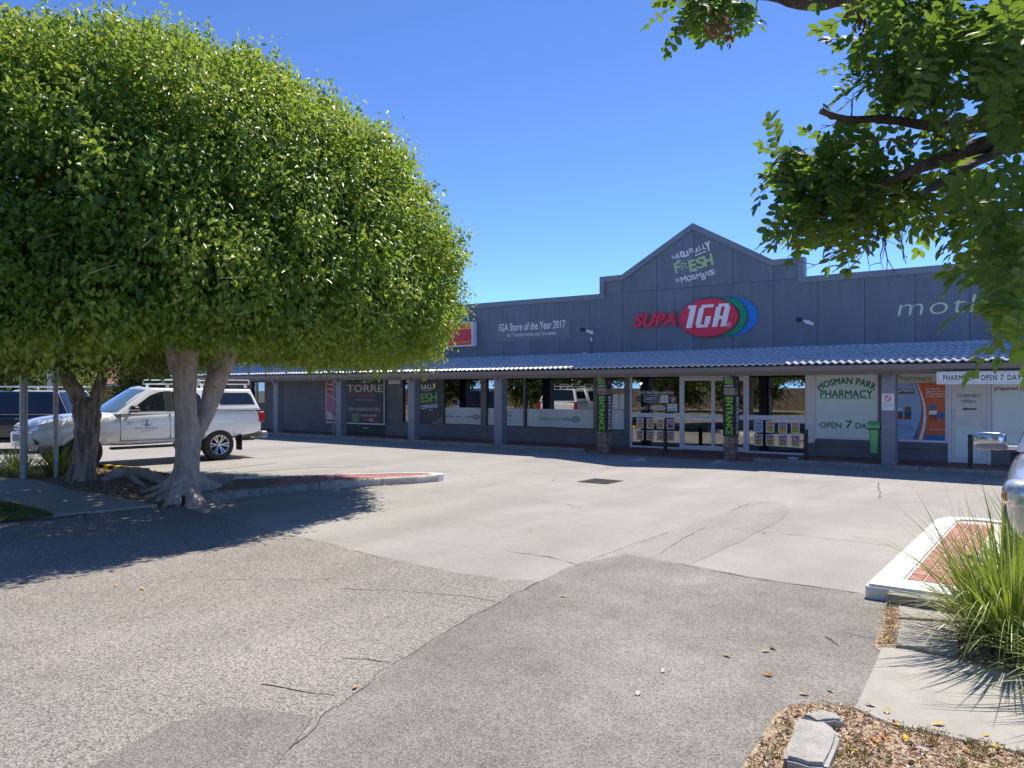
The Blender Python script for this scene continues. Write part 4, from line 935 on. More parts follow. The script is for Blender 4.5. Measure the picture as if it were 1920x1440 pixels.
# no-smoking notice on the pillar
x0, x1 = PX[0]+.012, PX[0]+.262; zb_, zt_ = 1.30, 1.67; yn = 18.55
ns = empty('smoking_notice', ((x0+x1)/2, yn, zb_), 0, 'white notice with a red prohibition ring on the grey pillar', 'notice')
MB().box(x0, x1, yn-.008, yn-.001, zb_, zt_).build('plate', M['white'], ns)
mb = MB(); cx2, cz2 = (x0+x1)/2, zt_-.10; mb.lathe([(.055, 0), (.072, 0)], 24, (cx2, yn-.010, cz2), mi=0); mb.add([(cx2-.05, yn-.0095, cz2+.038), (cx2-.038, yn-.0095, cz2+.05), (cx2+.05, yn-.0095, cz2-.038), (cx2+.038, yn-.0095, cz2-.05)], [(0,1,2,3)], 0)
mb.box(cx2-.04, cx2+.035, yn-.0092, yn-.0088, cz2-.007, cz2+.007, 1)
put_text(mb, 'THIS IS A\nSMOKE FREE\nAREA', x0+.03, x1-.03, zb_+.05, zb_+.17, yn-.010, 1); mb.build('print', [M['red'], M['greyp']], ns, fixn=False)
# security cameras
def seccam(px, py, label, conduit=False, flip=1):
    x_, z_ = wx(px, 19.8), wz(px, py, 19.8); c = empty('security_camera', (x_, 19.87, z_), 0, label, 'security camera', 'cameras on the parapet')
    MB().bbox(x_-.05, x_+.05, 19.84, 19.878, z_-.05, z_+.05, .008).build('wall_plate', M['alu'], c)
    MB().tube([(x_, 19.85, z_), (x_+.08, 19.7, z_-.02)], .015, 8).build('arm', M['alu'], c)
    MB().tube([(x_-.22, 19.62, z_+.07), (x_-.10, 19.64, z_+.05), (x_-.09, 19.64, z_+.05)], [.052, .052, .02], 12).build('lamp_head', M['blackp'], c)
    MB().tube([(x_-.05, 19.68, z_+.03), (x_+.17, 19.66, z_-.07), (x_+.18, 19.66, z_-.075)], [.04, .042, .03], 12).build('camera_body', M['alu'], c)
    if conduit:
        MB().tube([(x_, 19.86, z_-.05), (x_, 19.86, 2.83)], .012, 6).build('conduit', M['panel'], c); MB().bbox(x_-.03, x_+.03, 19.83, 19.87, 3.2, 3.32, .01).build('junction_box', M['white'], c)
        MB().bbox(x_-.26, x_-.14, 19.75, 19.84, 2.80, 2.87, .02).build('junction_box', M['white'], c)
seccam(1107, 622, 'camera with a white conduit on the parapet left of the red letters', True); seccam(1514, 604, 'camera on the parapet right of the oval sign')
# bollards
for i_, (px, d_, z0, z1, lab) in enumerate(((1247.5, 18.76, .085, .69, 'short brown bollard standing before the left price posters'), (1511, 18.72, .10, .81, 'brown bollard at the kerb between the entrance and the pharmacy'), (1819.5, 18.68, .10, .81, 'brown bollard standing before the white pharmacy door'))):
    x_ = wx(px, d_); b_ = empty('bollard', (x_, d_, z0), 0, lab, 'bollard', 'bollards on the footpath')
    MB().bbox(x_-.043, x_+.043, d_-.043, d_+.043, z0, z1-.012, .008).build('post', M['bollard'], b_); MB().bbox(x_-.047, x_+.047, d_-.047, d_+.047, z1-.011, z1, .004).build('cap', M['bollard'], b_)
    MB().box(x_-.07, x_+.07, d_-.07, d_+.07, z0-.004, z0+.008).build('base_plate', M['iron'], b_)
# bin on the pillar
xb0, xb1 = wx(1627, 18.62), wx(1650.5, 18.62); bn2 = empty('litter_bin', ((xb0+xb1)/2, 18.7, .34), 0, 'pale green hooded litter bin hung beside the grey pillar', 'litter bin')
bm = bmesh.new(); prf = [(.34, .60, .68), (.40, .66, .82), (.60, .74, .92), (.86, .90, 1.0)]; V_ = []
cxb = (xb0+xb1)/2; hw = (xb1-xb0)/2; rr = []
for z_, k_, dd in prf:
    ring = []
    for t_ in range(20):
        a_ = t_*2*math.pi/20; c_, s_ = math.cos(a_), math.sin(a_)
        ring.append(bm.verts.new((cxb+hw*k_*math.copysign(abs(c_)**.6, c_), 18.70+.13*dd*math.copysign(abs(s_)**.6, s_), z_)))
    rr.append(ring)
for i_ in range(len(rr)-1):
    for t_ in range(20): bm.faces.new((rr[i_][t_], rr[i_][(t_+1) % 20], rr[i_+1][(t_+1) % 20], rr[i_+1][t_]))
bm.faces.new(rr[0][::-1]); mb = MB(); mb.frombm(bm); mb.build('body', M['bin'], bn2, smooth=True)
MB().box(xb0-.012, xb1+.012, 18.56, 18.84, .862, .885).build('rim', M['blackp'], bn2)
hood = MB(); hood.prism([(18.58, .888), (18.84, .888), (18.84, 1.0), (18.76, 1.045), (18.66, 1.03), (18.59, .97)], xb0+.0, xb1-.0, 'x'); hood.build('hood', M['bin'], bn2)
# blue kerb plate
kp = empty('kerb_plate', (wx(1487, 18.5), 18.5, .11), 0, 'pale blue plastic plate lying on the kerb by the right posters', 'kerb plate')
a, b = wx(1478, 18.5), wx(1497, 18.5); MB().bbox(a, b, 18.45, 18.56, .108, .165, .02).build('plate', mat('pale blue plastic', (.30,.36,.72), .5), kp)
mb = MB(); put_text(mb, 'PARKING', a+.05, b-.05, .125, .15, 18.448, 0, offset=.03); mb.build('lettering', M['vinylwhite'], kp, fixn=False)
# ------------------------------------------------------------------ traffic islands, slabs, verges
def ring_prism(mb, outer, inner, z0, z1, mi=0):
    n = len(outer); vs = [(x, y, z1) for x, y in outer]+[(x, y, z1) for x, y in inner]+[(x, y, z0) for x, y in outer]+[(x, y, z0) for x, y in inner]
    fs = []
    for i in range(n):
        j = (i+1) % n; fs += [(i, j, n+j, n+i), (2*n+i, 2*n+j, j, i), (n+i, n+j, 3*n+j, 3*n+i)]
    mb.add(vs, fs, mi)
def kerb_run(parent, pts, wd, h, seg, m, name='kerb_stone', z=0.0):
    """kerb stones laid along a polyline, the road on the right-hand side of travel"""
    P = [Vector(p) for p in pts]; out = []
    d = [0]
    for i in range(1, len(P)): d.append(d[-1]+(P[i]-P[i-1]).length)
    n = max(1, round(d[-1]/seg)); 
    def at(s):
        for i in range(1, len(P)):
            if s <= d[i]+1e-6: return P[i-1].lerp(P[i], (s-d[i-1])/max(1e-6, d[i]-d[i-1]))
        return P[-1]
    def nrm(s):
        a, b = at(max(0, s-.08)), at(min(d[-1], s+.08)); t = (b-a).normalized(); return Vector((t.y, -t.x))
    pr_ = [(0, 0), (0, h-.04), (.012, h-.012), (.04, h), (wd, h), (wd, 0)]
    for k in range(n):
        s0, s1 = d[-1]*k/n+.006, d[-1]*(k+1)/n-.006; m_ = max(2, int((s1-s0)/.2)); mb = MB(); vs = []
        dz = random.uniform(-.004, .004)
        for i in range(m_+1):
            s = s0+(s1-s0)*i/m_; c = at(s); nn = nrm(s)
            vs += [(c.x-nn.x*a, c.y-nn.y*a, z+b+(dz if b > 0 else 0)) for a, b in pr_]
        L = len(pr_); fs = [(i*L+j, i*L+(j+1) % L, (i+1)*L+(j+1) % L, (i+1)*L+j) for i in range(m_) for j in range(L)]
        fs += [tuple(range(L-1, -1, -1)), tuple(m_*L+j for j in range(L))]; mb.add(vs, fs)
        mid = at((s0+s1)/2); mb.build(name, m[k % len(m)] if isinstance(m, list) else m, parent, org=(mid.x, mid.y, 0))
# right island
RX0, RX1, RY0, RY1 = -1.43, -.58, 6.94, 11.35
ri = empty('traffic_island', ((RX0+RX1)/2, RY0, 0), 0, 'white edged island paved with red bricks in front of the silver car', 'traffic island')
ol = [(RX0+.03, RY0), (RX1, RY0), (RX1, RY1-.3), (RX1-.12, RY1-.08), (RX1-.32, RY1), (RX0+.35, RY1), (RX0+.12, RY1-.1), (RX0, RY1-.35), (RX0, RY0+.03)]
il = [(RX0+.25, RY0+.37), (RX1-.1, RY0+.37), (RX1-.1, RY1-.35), (RX1-.12, RY1-.28), (RX1-.34, RY1-.2), (RX0+.42, RY1-.2), (RX0+.28, RY1-.28), (RX0+.25, RY1-.42), (RX0+.25, RY0+.38)]
MB().prism([(x, y) for x, y in il], 0, .106, 'z').build('bed', M['sandjoint'], ri)
kr = MB(); ring_prism(kr, ol, [(x+(.002 if x < -.9 else -.002), y+(.002 if y < 9 else -.002)) for x, y in il], .001, .128)
ko = kr.build('painted_kerb', M['kerbwhite'], ri); bmx = bmesh.new(); bmx.from_mesh(ko.data)
bmesh.ops.bevel(bmx, geom=[e for e in bmx.edges if all(abs(v.co.z-.128) < .001 for v in e.verts) and len(e.link_faces) == 2 and e.calc_face_angle(0) > .5], offset=.022, segments=2, affect='EDGES'); bmx.to_mesh(ko.data); bmx.free()
def bmesh_brick(sx, sy, sz, m):
    return MB().bbox(-sx/2, sx/2, -sy/2, sy/2, -sz/2, sz/2, .004).mesh('brick', m)
bks = [bmesh_brick(.112, .226, .03, M['brickred']), bmesh_brick(.112, .226, .03, M['brickred2'])]
nx = 6; bw = (RX1-.1-RX0-.25)/5.6
for c_ in range(5):
    for r_ in range(15):
        x_ = RX0+.25+.06+c_*.129; y_ = RY0+.40+.115+r_*.2325
        if y_ > RY1-.34 or x_+.056 > RX1-.10: continue
        inst(random.choice(bks), 'brick', (x_, y_, .108+random.uniform(-.002, .002)), ri, rot=(0, 0, random.uniform(-.008, .008)))
# unpainted kerb block closing the island towards the garden bed
kbk = [gp(1663, 1130), gp(1772, 1129)]; a = Vector((-1.235, RY0-.135)); b = Vector((RX1+.03, RY0-.135)); 
tag(MB().prism([a[:], b[:], (b+Vector((0, .13)))[:], (a+Vector((0, .13)))[:]], 0, .10, 'z').build('kerb_block', M['concrete'], None), 'brown stained kerb block across the near end of the brick island', 'kerb block')
# right slabs and beds
Z1 = .02
gs = lambda l, z: [gp(px, py, z) for px, py in l]
sheet('garden_bed', jag(gs(((1660,1128),(1775,1125),(1900,1100),(2150,1120),(2500,1500),(1900,1290),(1790,1240),(1660,1230),(1640,1215)), .006)), .010, M['mulch'])
fr = empty('right_footpath', (*gp(1700, 1300), 0)); fr['kind'] = 'structure'
def slab(pts, z, m, par, th=.05, name='slab'):
    c = np.mean(np.array(pts), 0); o = MB().prism(pts, z-th, z, 'z').build(name, m, par, org=(float(c[0]), float(c[1]), 0))
    b_ = bmesh.new(); b_.from_mesh(o.data); bmesh.ops.bevel(b_, geom=[e for e in b_.edges if all(v.co.z > z-.005 for v in e.verts)], offset=.006, segments=1, affect='EDGES'); b_.to_mesh(o.data); b_.free(); return o
slab(jag(gs(((1652,1213),(1700,1217),(1777,1234),(1920,1271),(2150,1340),(2300,1500),(2080,1452),(1920,1412),(1875,1402),(1777,1380),(1665,1354),(1603,1327)), .03), .008, .3), .030, M['slab'], fr, .06)
slab(gs(((1685,1131),(1800,1133),(1800,1163),(1683,1156)), .03), .030, M['slabold'], fr)
slab(gs(((1687,1162),(1800,1169),(1795,1226),(1680,1206)), .04), .040, M['slabold'], fr)
sheet('mulch_verge', jag(gs(((1395,1442),(1420,1400),(1440,1368),(1455,1345),(1480,1327),(1505,1320),(1545,1322),(1603,1327),(1665,1354),(1777,1380),(1875,1402),(1920,1412),(2080,1452),(2300,1500)), .015)+[(1.9,2.2),(2.0,.5),(-.75,.5),(-1.25,2.2)], .03, .12), .018, M['mulch'])
# left footpath, soil, grass
fl_ = empty('left_footpath', (*gp(100, 930), 0)); fl_['kind'] = 'structure'
slab(gs(((-260,905),(-20,893),(60,898),(113,911),(128,916),(0,929),(-260,955)), .03), .03, M['slab'], fl_)
slab(gs(((0,930.5),(130,918),(180,925),(295,946),(200,956),(102,965),(40,949),(0,940),(-260,990),(-260,957)), .03), .032, M['slab'], fl_)
sheet('kerb_sliver', gs(((58,974),(100,967),(166,960),(160,964),(100,972)), .012), .016, M['slab'])
sheet('grass_verge', jag(gs(((-260,980),(0,941),(40,950),(98,966),(60,973),(0,977),(-260,1010)), .02), .02, .15), .020, M['soil'])
sheet('soil_bed', jag(gs(((-260,900),(-100,885),(60,876),(150,872),(200,868),(300,885),(372,895),(395,925),(330,948),(296,946),(180,925),(130,917),(60,898),(-20,893)), .03), .03, .2), .026, M['soil'])
# left island: old kerb stones and a red brick tip
NE = [gp(372, 943), gp(430, 936), gp(520, 926), gp(600, 918), gp(700, 911), gp(790, 906), gp(822, 903)]
NE = [Vector(p) for p in NE]; FE = [Vector((-9.80, 11.12)), Vector((-9.92, 11.26)), Vector((-10.2, 11.18))]+[Vector(gp(px, py, .12)) for px, py in ((740,887),(640,889.5),(540,892),(440,894.5))]
li = empty('traffic_island', (*NE[3], 0), 0, 'long narrow island with a red brick tip beside the pale fig tree', 'traffic island')
isl = [v[:] for v in NE]+[(FE[0].x, FE[0].y)]+[v[:] for v in FE[1:]]
def inset_pt(i):
    c = Vector(isl[i]); j = (i+1) % len(isl); k = i-1; t = (Vector(isl[j])-Vector(isl[k])).normalized(); return c+Vector((-t.y, t.x))*.02
ic = np.array(isl); inn = []
for i in range(len(isl)):
    t_ = (Vector(isl[(i+1) % len(isl)])-Vector(isl[i-1])).normalized(); nn_ = Vector((-t_.y, t_.x)); inn.append((Vector(isl[i])+nn_*.06)[:])
MB().prism(inn, 0, .10, 'z').build('bed', M['soil'], li)
kerb_run(li, [v[:] for v in NE[:4]], .15, .125, 1.1, M['concrete'])
kerb_run(li, [v[:] for v in NE[3:]], .15, .125, 1.0, [mat('part painted kerb', (.60,.56,.48), .9, col2=(.36,.32,.27), vscale=5, bump=.5, bscale=60)])
kerb_run(li, [v[:] for v in FE[2:]], .13, .128, 1.1, M['kerbwhite'])
tq = [NE[-1].lerp(NE[-2], -.012), FE[0], FE[1], FE[2].lerp(FE[3], -.012), Vector((-10.12, 11.02)), Vector((-9.97, 10.97))]
MB().prism([p[:] for p in tq], 0, .129, 'z').build('kerb_stone', M['kerbwhite'], li)
# thin white painted line on top of the near kerb tip and bricks between
def inpoly(P, x, y):
    r = False; n = len(P)
    for i in range(n):
        (a, b), (c, d) = P[i], P[(i+1) % n]
        if (b > y) != (d > y) and x < (c-a)*(y-b)/(d-b)+a: r = not r
    return r
shr = [(NE[k]+Vector((-.19, 0)))[:] for k in range(2, 7)]+[(-9.98, 11.0), (-10.2, 11.0)]+[(FE[k]+Vector((.12, -.14)))[:] for k in range(3, 6)]
for r_ in range(22):
    for c_ in range(22):
        bx, by = -12.3+c_*.118, 8.15+r_*.232*.62; tt = Vector((.26, .97)); q = Vector((-10.9, 8.1))+tt*(r_*.146)+Vector((-tt.y, tt.x))*(c_*.098-.75)
        if not inpoly(shr, q.x, q.y): continue
        o = inst(bks[(r_+c_) % 2], 'brick', (q.x, q.y, .108), li, rot=(0, 0, math.atan2(tt.y, tt.x)-R(90))); o.scale = (.82, .62, 1)
# wheel stop with black and yellow blocks
a, b = Vector(gp(190, 880)), Vector(gp(276, 888)); ang = math.atan2((b-a).y, (b-a).x); L_ = (b-a).length
wst = empty('wheel_stop', ((a.x+b.x)/2, (a.y+b.y)/2, 0), ang, 'black and yellow striped wheel stop lying behind the tree roots', 'wheel stop')
n_ = 9
for i in range(n_):
    x0 = -L_/2+L_*i/n_; MB().prism([(-.08, 0), (.08, 0), (.055, .11), (-.055, .11)], x0+.001, x0+L_/n_-.001, 'x').build('block', M['yellow'] if i % 2 else M['blackp'], wst, world=False)
# broken kerb pieces in the mulch
def rock_block(pts, z0, h, m, bev, label, rot=0, tilt=0):
    c = np.mean(np.array(pts), 0); mb = MB().prism([(p[0]-c[0], p[1]-c[1]) for p in pts], 0, h, 'z'); me = mb.mesh('t', m)
    b_ = bmesh.new(); b_.from_mesh(me); bmesh.ops.recalc_face_normals(b_, faces=b_.faces[:]); bmesh.ops.bevel(b_, geom=b_.edges[:], offset=bev, segments=2, affect='EDGES')
    bmesh.ops.triangulate(b_, faces=b_.faces[:]); bmesh.ops.subdivide_edges(b_, edges=b_.edges[:], cuts=2, use_grid_fill=True)
    for v in b_.verts: v.co += Vector(noise.noise_vector(v.co*14))*.010+Vector(noise.noise_vector(v.co*45))*.003
    b_.to_mesh(me); b_.free(); o = bpy.data.objects.new('broken_kerb', me); COL.objects.link(o); o.location = (c[0], c[1], z0); o.rotation_euler = (tilt, 0, 0)
    smooth_by_angle(me, 40); me.polygons.foreach_set('use_smooth', [True]*len(me.polygons)); return tag(o, label, 'concrete block', 'broken kerb pieces in the mulch')
rb = mat('weathered kerb concrete', (.50,.48,.43), .9, col2=(.33,.31,.28), vscale=9, bump=.7, bscale=90, cpos=(.3,.6), detail=9)
rock_block(gs(((1466,1422),(1550,1440),(1576,1378),(1549,1354),(1494,1348)), .075), 0.0, .085, rb, .02, 'longer broken kerb piece lying in the mulch')
rock_block(gs(((1500,1342),(1536,1354),(1582,1352),(1570,1341),(1545,1330)), .06), .0, .07, rb, .012, 'shorter broken kerb piece touching the long one in the mulch')
# ------------------------------------------------------------------ vegetation helpers
def leaves_np(P, Dr, Nm, Ln, Wd, fold=.25, shape='rhomb'):
    """P base points, Dr leaf direction, Nm approx normal, per-leaf length & width"""
    Dr = Dr/np.linalg.norm(Dr, axis=1, keepdims=True); S = np.cross(Dr, Nm); S /= np.linalg.norm(S, axis=1, keepdims=True)+1e-9; N_ = np.cross(S, Dr)
    Ln = Ln[:, None]; Wd = Wd[:, None]; n = len(P)
    if shape == 'rhomb':
        c = P+Dr*Ln*.42
        V = np.stack([P, c+S*Wd*.5+N_*Wd*fold, P+Dr*Ln-N_*Ln*.12, c-S*Wd*.5+N_*Wd*fold], 1).reshape(-1, 3)
        b = np.arange(n)[:, None]*4; Fc = np.concatenate([b+np.array([[0,1,2]]), b+np.array([[0,2,3]])]); return V, Fc, 4
    k = [(.0,.0),(.14,.34),(.42,.50),(.74,.40),(1.,0)]
    pts = [P]; 
    for t, w_ in k[1:-1]: pts.append(P+Dr*Ln*t+S*Wd*w_+N_*Wd*fold*w_)
    pts.append(P+Dr*Ln-N_*Ln*.06)
    for t, w_ in k[1:-1][::-1]: pts.append(P+Dr*Ln*t-S*Wd*w_+N_*Wd*fold*w_)
    pts.append(P+Dr*Ln*.45)           # midrib point
    V = np.stack(pts, 1).reshape(-1, 3); m_ = 9; b = np.arange(n)[:, None]*m_
    Fc = np.concatenate([b+np.array([[8, i, (i+1) % 8]]) for i in range(8)]); return V, Fc, m_
def rnd(n, s=1.): return RNG.normal(0, s, (n, 3))
def crown(name, c, Rx, Ry, nexp, kz, nspr, per, Ll, mt, parent, seed=1, depth=.35, bottom=True, toned=.38, spread=.13, droop=.55, inner=0, lump=.16):
    rng = np.random.default_rng(seed); K = np.array(kz)           # rows (z, k)
    seg = []
    for i in range(len(K)-1):
        dz = K[i+1, 0]-K[i, 0]; dr = (K[i+1, 1]-K[i, 1])*(Rx+Ry)/2; seg.append(math.hypot(dz, dr)*(K[i, 1]+K[i+1, 1])/2)
    seg = np.array(seg); seg /= seg.sum()
    si = rng.choice(len(seg), nspr, p=seg); t = rng.random(nspr); th = rng.random(nspr)*2*np.pi
    z = K[si, 0]+(K[si+1, 0]-K[si, 0])*t; k = K[si, 1]+(K[si+1, 1]-K[si, 1])*t
    r = (np.abs(np.cos(th)/Rx)**nexp+np.abs(np.sin(th)/Ry)**nexp)**(-1/nexp)
    P = np.stack([c[0]+np.cos(th)*r*k, c[1]+np.sin(th)*r*k, z], 1)
    dr = (K[si+1, 1]-K[si, 1])*(Rx+Ry)/2; dz = K[si+1, 0]-K[si, 0]; ln = np.hypot(dr, dz)
    N_ = np.stack([np.cos(th)*dz/ln, np.sin(th)*dz/ln, -dr/ln], 1); flip = N_[:, 2]*0+1
    lmp = np.array([noise.noise(Vector((p[0]*1.1, p[1]*1.1, p[2]*1.1)))*lump+noise.noise(Vector((p[0]*3, p[1]*3, p[2]*3)))*lump*.5 for p in P])
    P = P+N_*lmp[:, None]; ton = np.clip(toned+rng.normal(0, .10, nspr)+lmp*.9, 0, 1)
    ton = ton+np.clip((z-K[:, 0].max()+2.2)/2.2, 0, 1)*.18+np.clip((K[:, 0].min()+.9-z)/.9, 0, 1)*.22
    n = nspr*per; I = np.repeat(np.arange(nspr), per)
    dpt = -rng.exponential(depth, n)+.06; dpt = np.clip(dpt, -1.3, .2)
    Q = P[I]+N_[I]*dpt[:, None]+rng.normal(0, spread, (n, 3))
    D_ = N_[I]*.55+rng.normal(0, .55, (n, 3)); D_[:, 2] -= droop
    Nn = N_[I]*.9+rng.normal(0, .45, (n, 3)); Nn[:, 2] += .5
    L_ = Ll*rng.uniform(.65, 1.25, n); W_ = L_*rng.uniform(.46, .62, n)
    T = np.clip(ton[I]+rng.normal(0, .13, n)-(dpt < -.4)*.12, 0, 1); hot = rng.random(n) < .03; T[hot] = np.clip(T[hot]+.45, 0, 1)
    V, Fc, m_ = leaves_np(Q, D_, Nn, L_, W_)
    if inner:
        si2 = rng.integers(0, nspr, inner); Q2 = P[si2]-N_[si2]*rng.uniform(.35, 1.1, inner)[:, None]+rng.normal(0, .12, (inner, 3))
        D2 = rng.normal(0, 1, (inner, 3)); N2 = N_[si2]+rng.normal(0, .5, (inner, 3)); L2 = Ll*rng.uniform(1.7, 2.8, inner)
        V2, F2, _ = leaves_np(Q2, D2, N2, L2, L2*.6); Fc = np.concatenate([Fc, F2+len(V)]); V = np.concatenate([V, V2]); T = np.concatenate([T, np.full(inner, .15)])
    return np_mesh(name, V, Fc, mt, np.repeat(T, m_), loc=(c[0], c[1], float(K[:, 0].min())), parent=parent), P, N_
def organic(name, tubes, m, parent, voxel=.03, nz=(.0, 8), sm=4, subd=0):
    """tubes merged into one grown surface"""
    mb = MB()
    for pts, rad in tubes: mb.tube(pts, rad, 10)
    o = mb.build(name, m, parent); md = o.modifiers.new('r', 'REMESH'); md.mode = 'VOXEL'; md.voxel_size = voxel; md.use_smooth_shade = True
    s_ = o.modifiers.new('s', 'SMOOTH'); s_.iterations = sm; s_.factor = .5
    evaluate(o)
    if not o.data.materials: o.data.materials.append(m)
    a, f = nz
    if a:
        for v in o.data.vertices:
            q = v.co*f; v.co += v.normal*(noise.noise(Vector((q.x, q.y, q.z*.45)))*a+noise.noise(Vector((q.x*3, q.y*3, q.z*1.2)))*a*.45)
    o.data.polygons.foreach_set('use_smooth', [True]*len(o.data.polygons)); return o
def cp(px, py, D): return Vector(dp(px, py, D))
tag(organic('surface_root', [([(*gp(194, 905), .05), (*gp(215, 900), .09), (*gp(240, 898), .10), (*gp(268, 899), .09), (*gp(295, 905), .06), (*gp(318, 915), .05)], [.06, .13, .15, .14, .10, .06]), ([(*gp(240, 898), .08), (*gp(262, 910), .04), (*gp(280, 922), .0)], [.07, .05, .03])], M['bark'], None, .022, (.02, 7), 2), 'pale surface root bulging beside the wheel stop', 'tree root')
# ------------------------------------------------------------------ the big trimmed fig
D0 = 12.35; tb = gp(345, 938)
T1 = empty('fig_tree', (tb[0], tb[1], 0), 0, 'big fig tree trimmed to a smooth dome with a pale forked trunk', 'tree', 'trees on the left island')
tubes = [([cp(346,945,D0), cp(347,905,D0), cp(350,880,D0), cp(352,850,D0), cp(353,815,D0)], [.30,.245,.20,.195,.205]),
         ([cp(353,822,D0), cp(349,780,D0-.05), cp(347,740,D0-.08), cp(347,700,D0-.08), cp(350,660,D0-.1), cp(340,600,D0-.3)], [.20,.175,.17,.19,.19,.12]),
         ([cp(362,826,D0+.05), cp(379,790,D0+.22), cp(395,750,D0+.34), cp(408,705,D0+.4), cp(418,660,D0+.4), cp(450,600,D0+.3)], [.12,.14,.155,.18,.15,.1]),
         ([cp(349,720,D0), cp(330,690,D0), cp(318,650,D0-.3)], [.12,.13,.08]), ([cp(402,720,D0+.1), cp(424,690,D0), cp(440,640,D0)], [.12,.11,.08])]
ctr = Vector((tb[0], tb[1], 0))
for (px, py, r0, r1, side) in ((262,937,.10,.03,0),(285,944,.09,.035,0),(310,950,.10,.045,0),(330,950,.10,.05,0),(352,950,.09,.04,0),(372,946,.09,.035,0),(388,944,.08,.03,0),(415,925,.13,.05,0),(436,918,.12,.03,0),(275,915,.07,.025,0),(300,902,.07,.02,0),(245,925,.05,.02,0),(340,942,.12,.06,0),(430,910,.10,.03,0)):
    e = Vector((*gp(px, py), 0)); s_ = ctr.lerp(e, .18); m1 = ctr.lerp(e, .55)+Vector((random.uniform(-.05,.05), random.uniform(-.05,.05), 0)); 
    tubes.append(([Vector((ctr.x, ctr.y, .62)), Vector((s_.x, s_.y, .36)), Vector(((s_.x*.6+m1.x*.4), (s_.y*.6+m1.y*.4), .24)), Vector((m1.x, m1.y, .12)), Vector((e.x, e.y, -.03))], [.06, r0*1.0, r0*1.05, (r0+r1)/1.8, r1*1.2]))
organic('trunk', tubes, M['bark'], T1, .020, (.012, 5), 2)
CC1 = (-12.25, 6.8)
KZ = [(2.40,.62),(2.34,.86),(2.5,.955),(2.9,1.0),(3.6,1.015),(4.4,.99),(5.1,.93),(5.7,.83),(6.2,.69),(6.62,.52),(6.92,.34),(7.1,.17),(7.16,.02)]
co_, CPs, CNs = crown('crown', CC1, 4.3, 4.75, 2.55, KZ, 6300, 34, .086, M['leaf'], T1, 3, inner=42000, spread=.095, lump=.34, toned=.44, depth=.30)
co_['kind'] = 'stuff'
# underside ceiling of leaves
n = 15000; rng = np.random.default_rng(5); th = rng.random(n)*2*np.pi; rr_ = np.sqrt(rng.random(n))*.92; r = (np.abs(np.cos(th)/4.3)**2.5+np.abs(np.sin(th)/4.75)**2.5)**(-1/2.5)*rr_
Q = np.stack([CC1[0]+np.cos(th)*r, CC1[1]+np.sin(th)*r, 2.56+rng.exponential(.25, n)-.12], 1)
V, Fc, m_ = leaves_np(Q, np.stack([rng.normal(0,.6,n), rng.normal(0,.6,n), -rng.random(n)], 1), rnd(n)+[0,0,1], .13*rng.uniform(.7,1.3,n), .075*rng.uniform(.7,1.2,n))
u_ = np_mesh('lower_foliage', V, Fc, M['leaf'], np.repeat(np.clip(rng.normal(.45,.15,n),0,1), m_), loc=(*CC1, 2), parent=T1); u_['kind'] = 'stuff'
# limbs and bare twigs in the crown
tw = MB()
for i in range(9):
    a_ = i*2*math.pi/9+.3; e = Vector((CC1[0]+math.cos(a_)*2.6, CC1[1]+math.sin(a_)*3.4, 4.2+random.uniform(-.8, 1.6))); s_ = Vector((tb[0], tb[1], 2.3))
    tw.tube([s_, s_.lerp(e, .5)+Vector((0, 0, .3)), e], [.09, .05, .02], 6)
idx = RNG.choice(len(CPs), 230, replace=False)
for i in idx:
    p, nn = Vector(CPs[i]), Vector(CNs[i]); t_ = Vector(RNG.normal(0, .5, 3))+nn*.2+Vector((0, 0, .3)); q = p+nn*.05; tw.tube([q-t_*.16, q, q+t_*.16], [.008, .006, .003], 4)
tw.build('twigs', mat('pale twig', (.36,.26,.16), .8), T1)['kind'] = 'stuff'
# shoots standing out of the top outline
shoot_pts = []
for i in RNG.choice(np.where(CPs[:, 2] > 4.0)[0], 70, replace=False):
    p, nn = CPs[i], CNs[i]; h = RNG.uniform(.15, .42); k = int(h*60); tt = RNG.random(k)
    shoot_pts.append(p+nn*h*tt[:, None]+np.array([0, 0, 1])*(h*.4*tt[:, None])+RNG.normal(0, .035, (k, 3)))
Q = np.concatenate(shoot_pts); n = len(Q); V, Fc, m_ = leaves_np(Q, rnd(n)+[0,0,-.5], rnd(n)+[0,0,.6], .08*RNG.uniform(.7,1.2,n), .042*RNG.uniform(.8,1.2,n))
s_o = np_mesh('shoots', V, Fc, M['leaf'], np.repeat(np.clip(RNG.normal(.62,.15,n),0,1), m_), loc=(*CC1, 4), parent=T1); s_o['kind'] = 'stuff'
# ------------------------------------------------------------------ the rough barked tree behind, under the same foliage
D2 = 14.6; t2 = gp(152, 905)
T2 = empty('rough_barked_tree', (t2[0], t2[1], 0), 0, 'leaning tree with dark furrowed bark beside the strappy plants', 'tree', 'trees on the left island')
tubes = [([cp(150,912,D2), cp(153,885,D2), cp(160,850,D2), cp(163,810,D2), cp(162,775,D2), cp(158,752,D2)], [.30,.23,.205,.215,.245,.20]),
         ([cp(158,775,D2), cp(146,745,D2), cp(134,722,D2), cp(122,700,D2), cp(105,670,D2)], [.17,.15,.14,.12,.07]),
         ([cp(168,785,D2), cp(178,755,D2+.1), cp(186,725,D2+.1), cp(192,700,D2+.1), cp(205,665,D2)], [.15,.13,.115,.10,.06]),
         ([cp(128,915,D2), cp(140,895,D2)], [.07,.16]), ([cp(180,912,D2), cp(166,893,D2)], [.07,.15])]
organic('trunk', tubes, M['barkrough'], T2, .024, (.038, 9), 2)
c2 = dp(150, 700, 15.3)
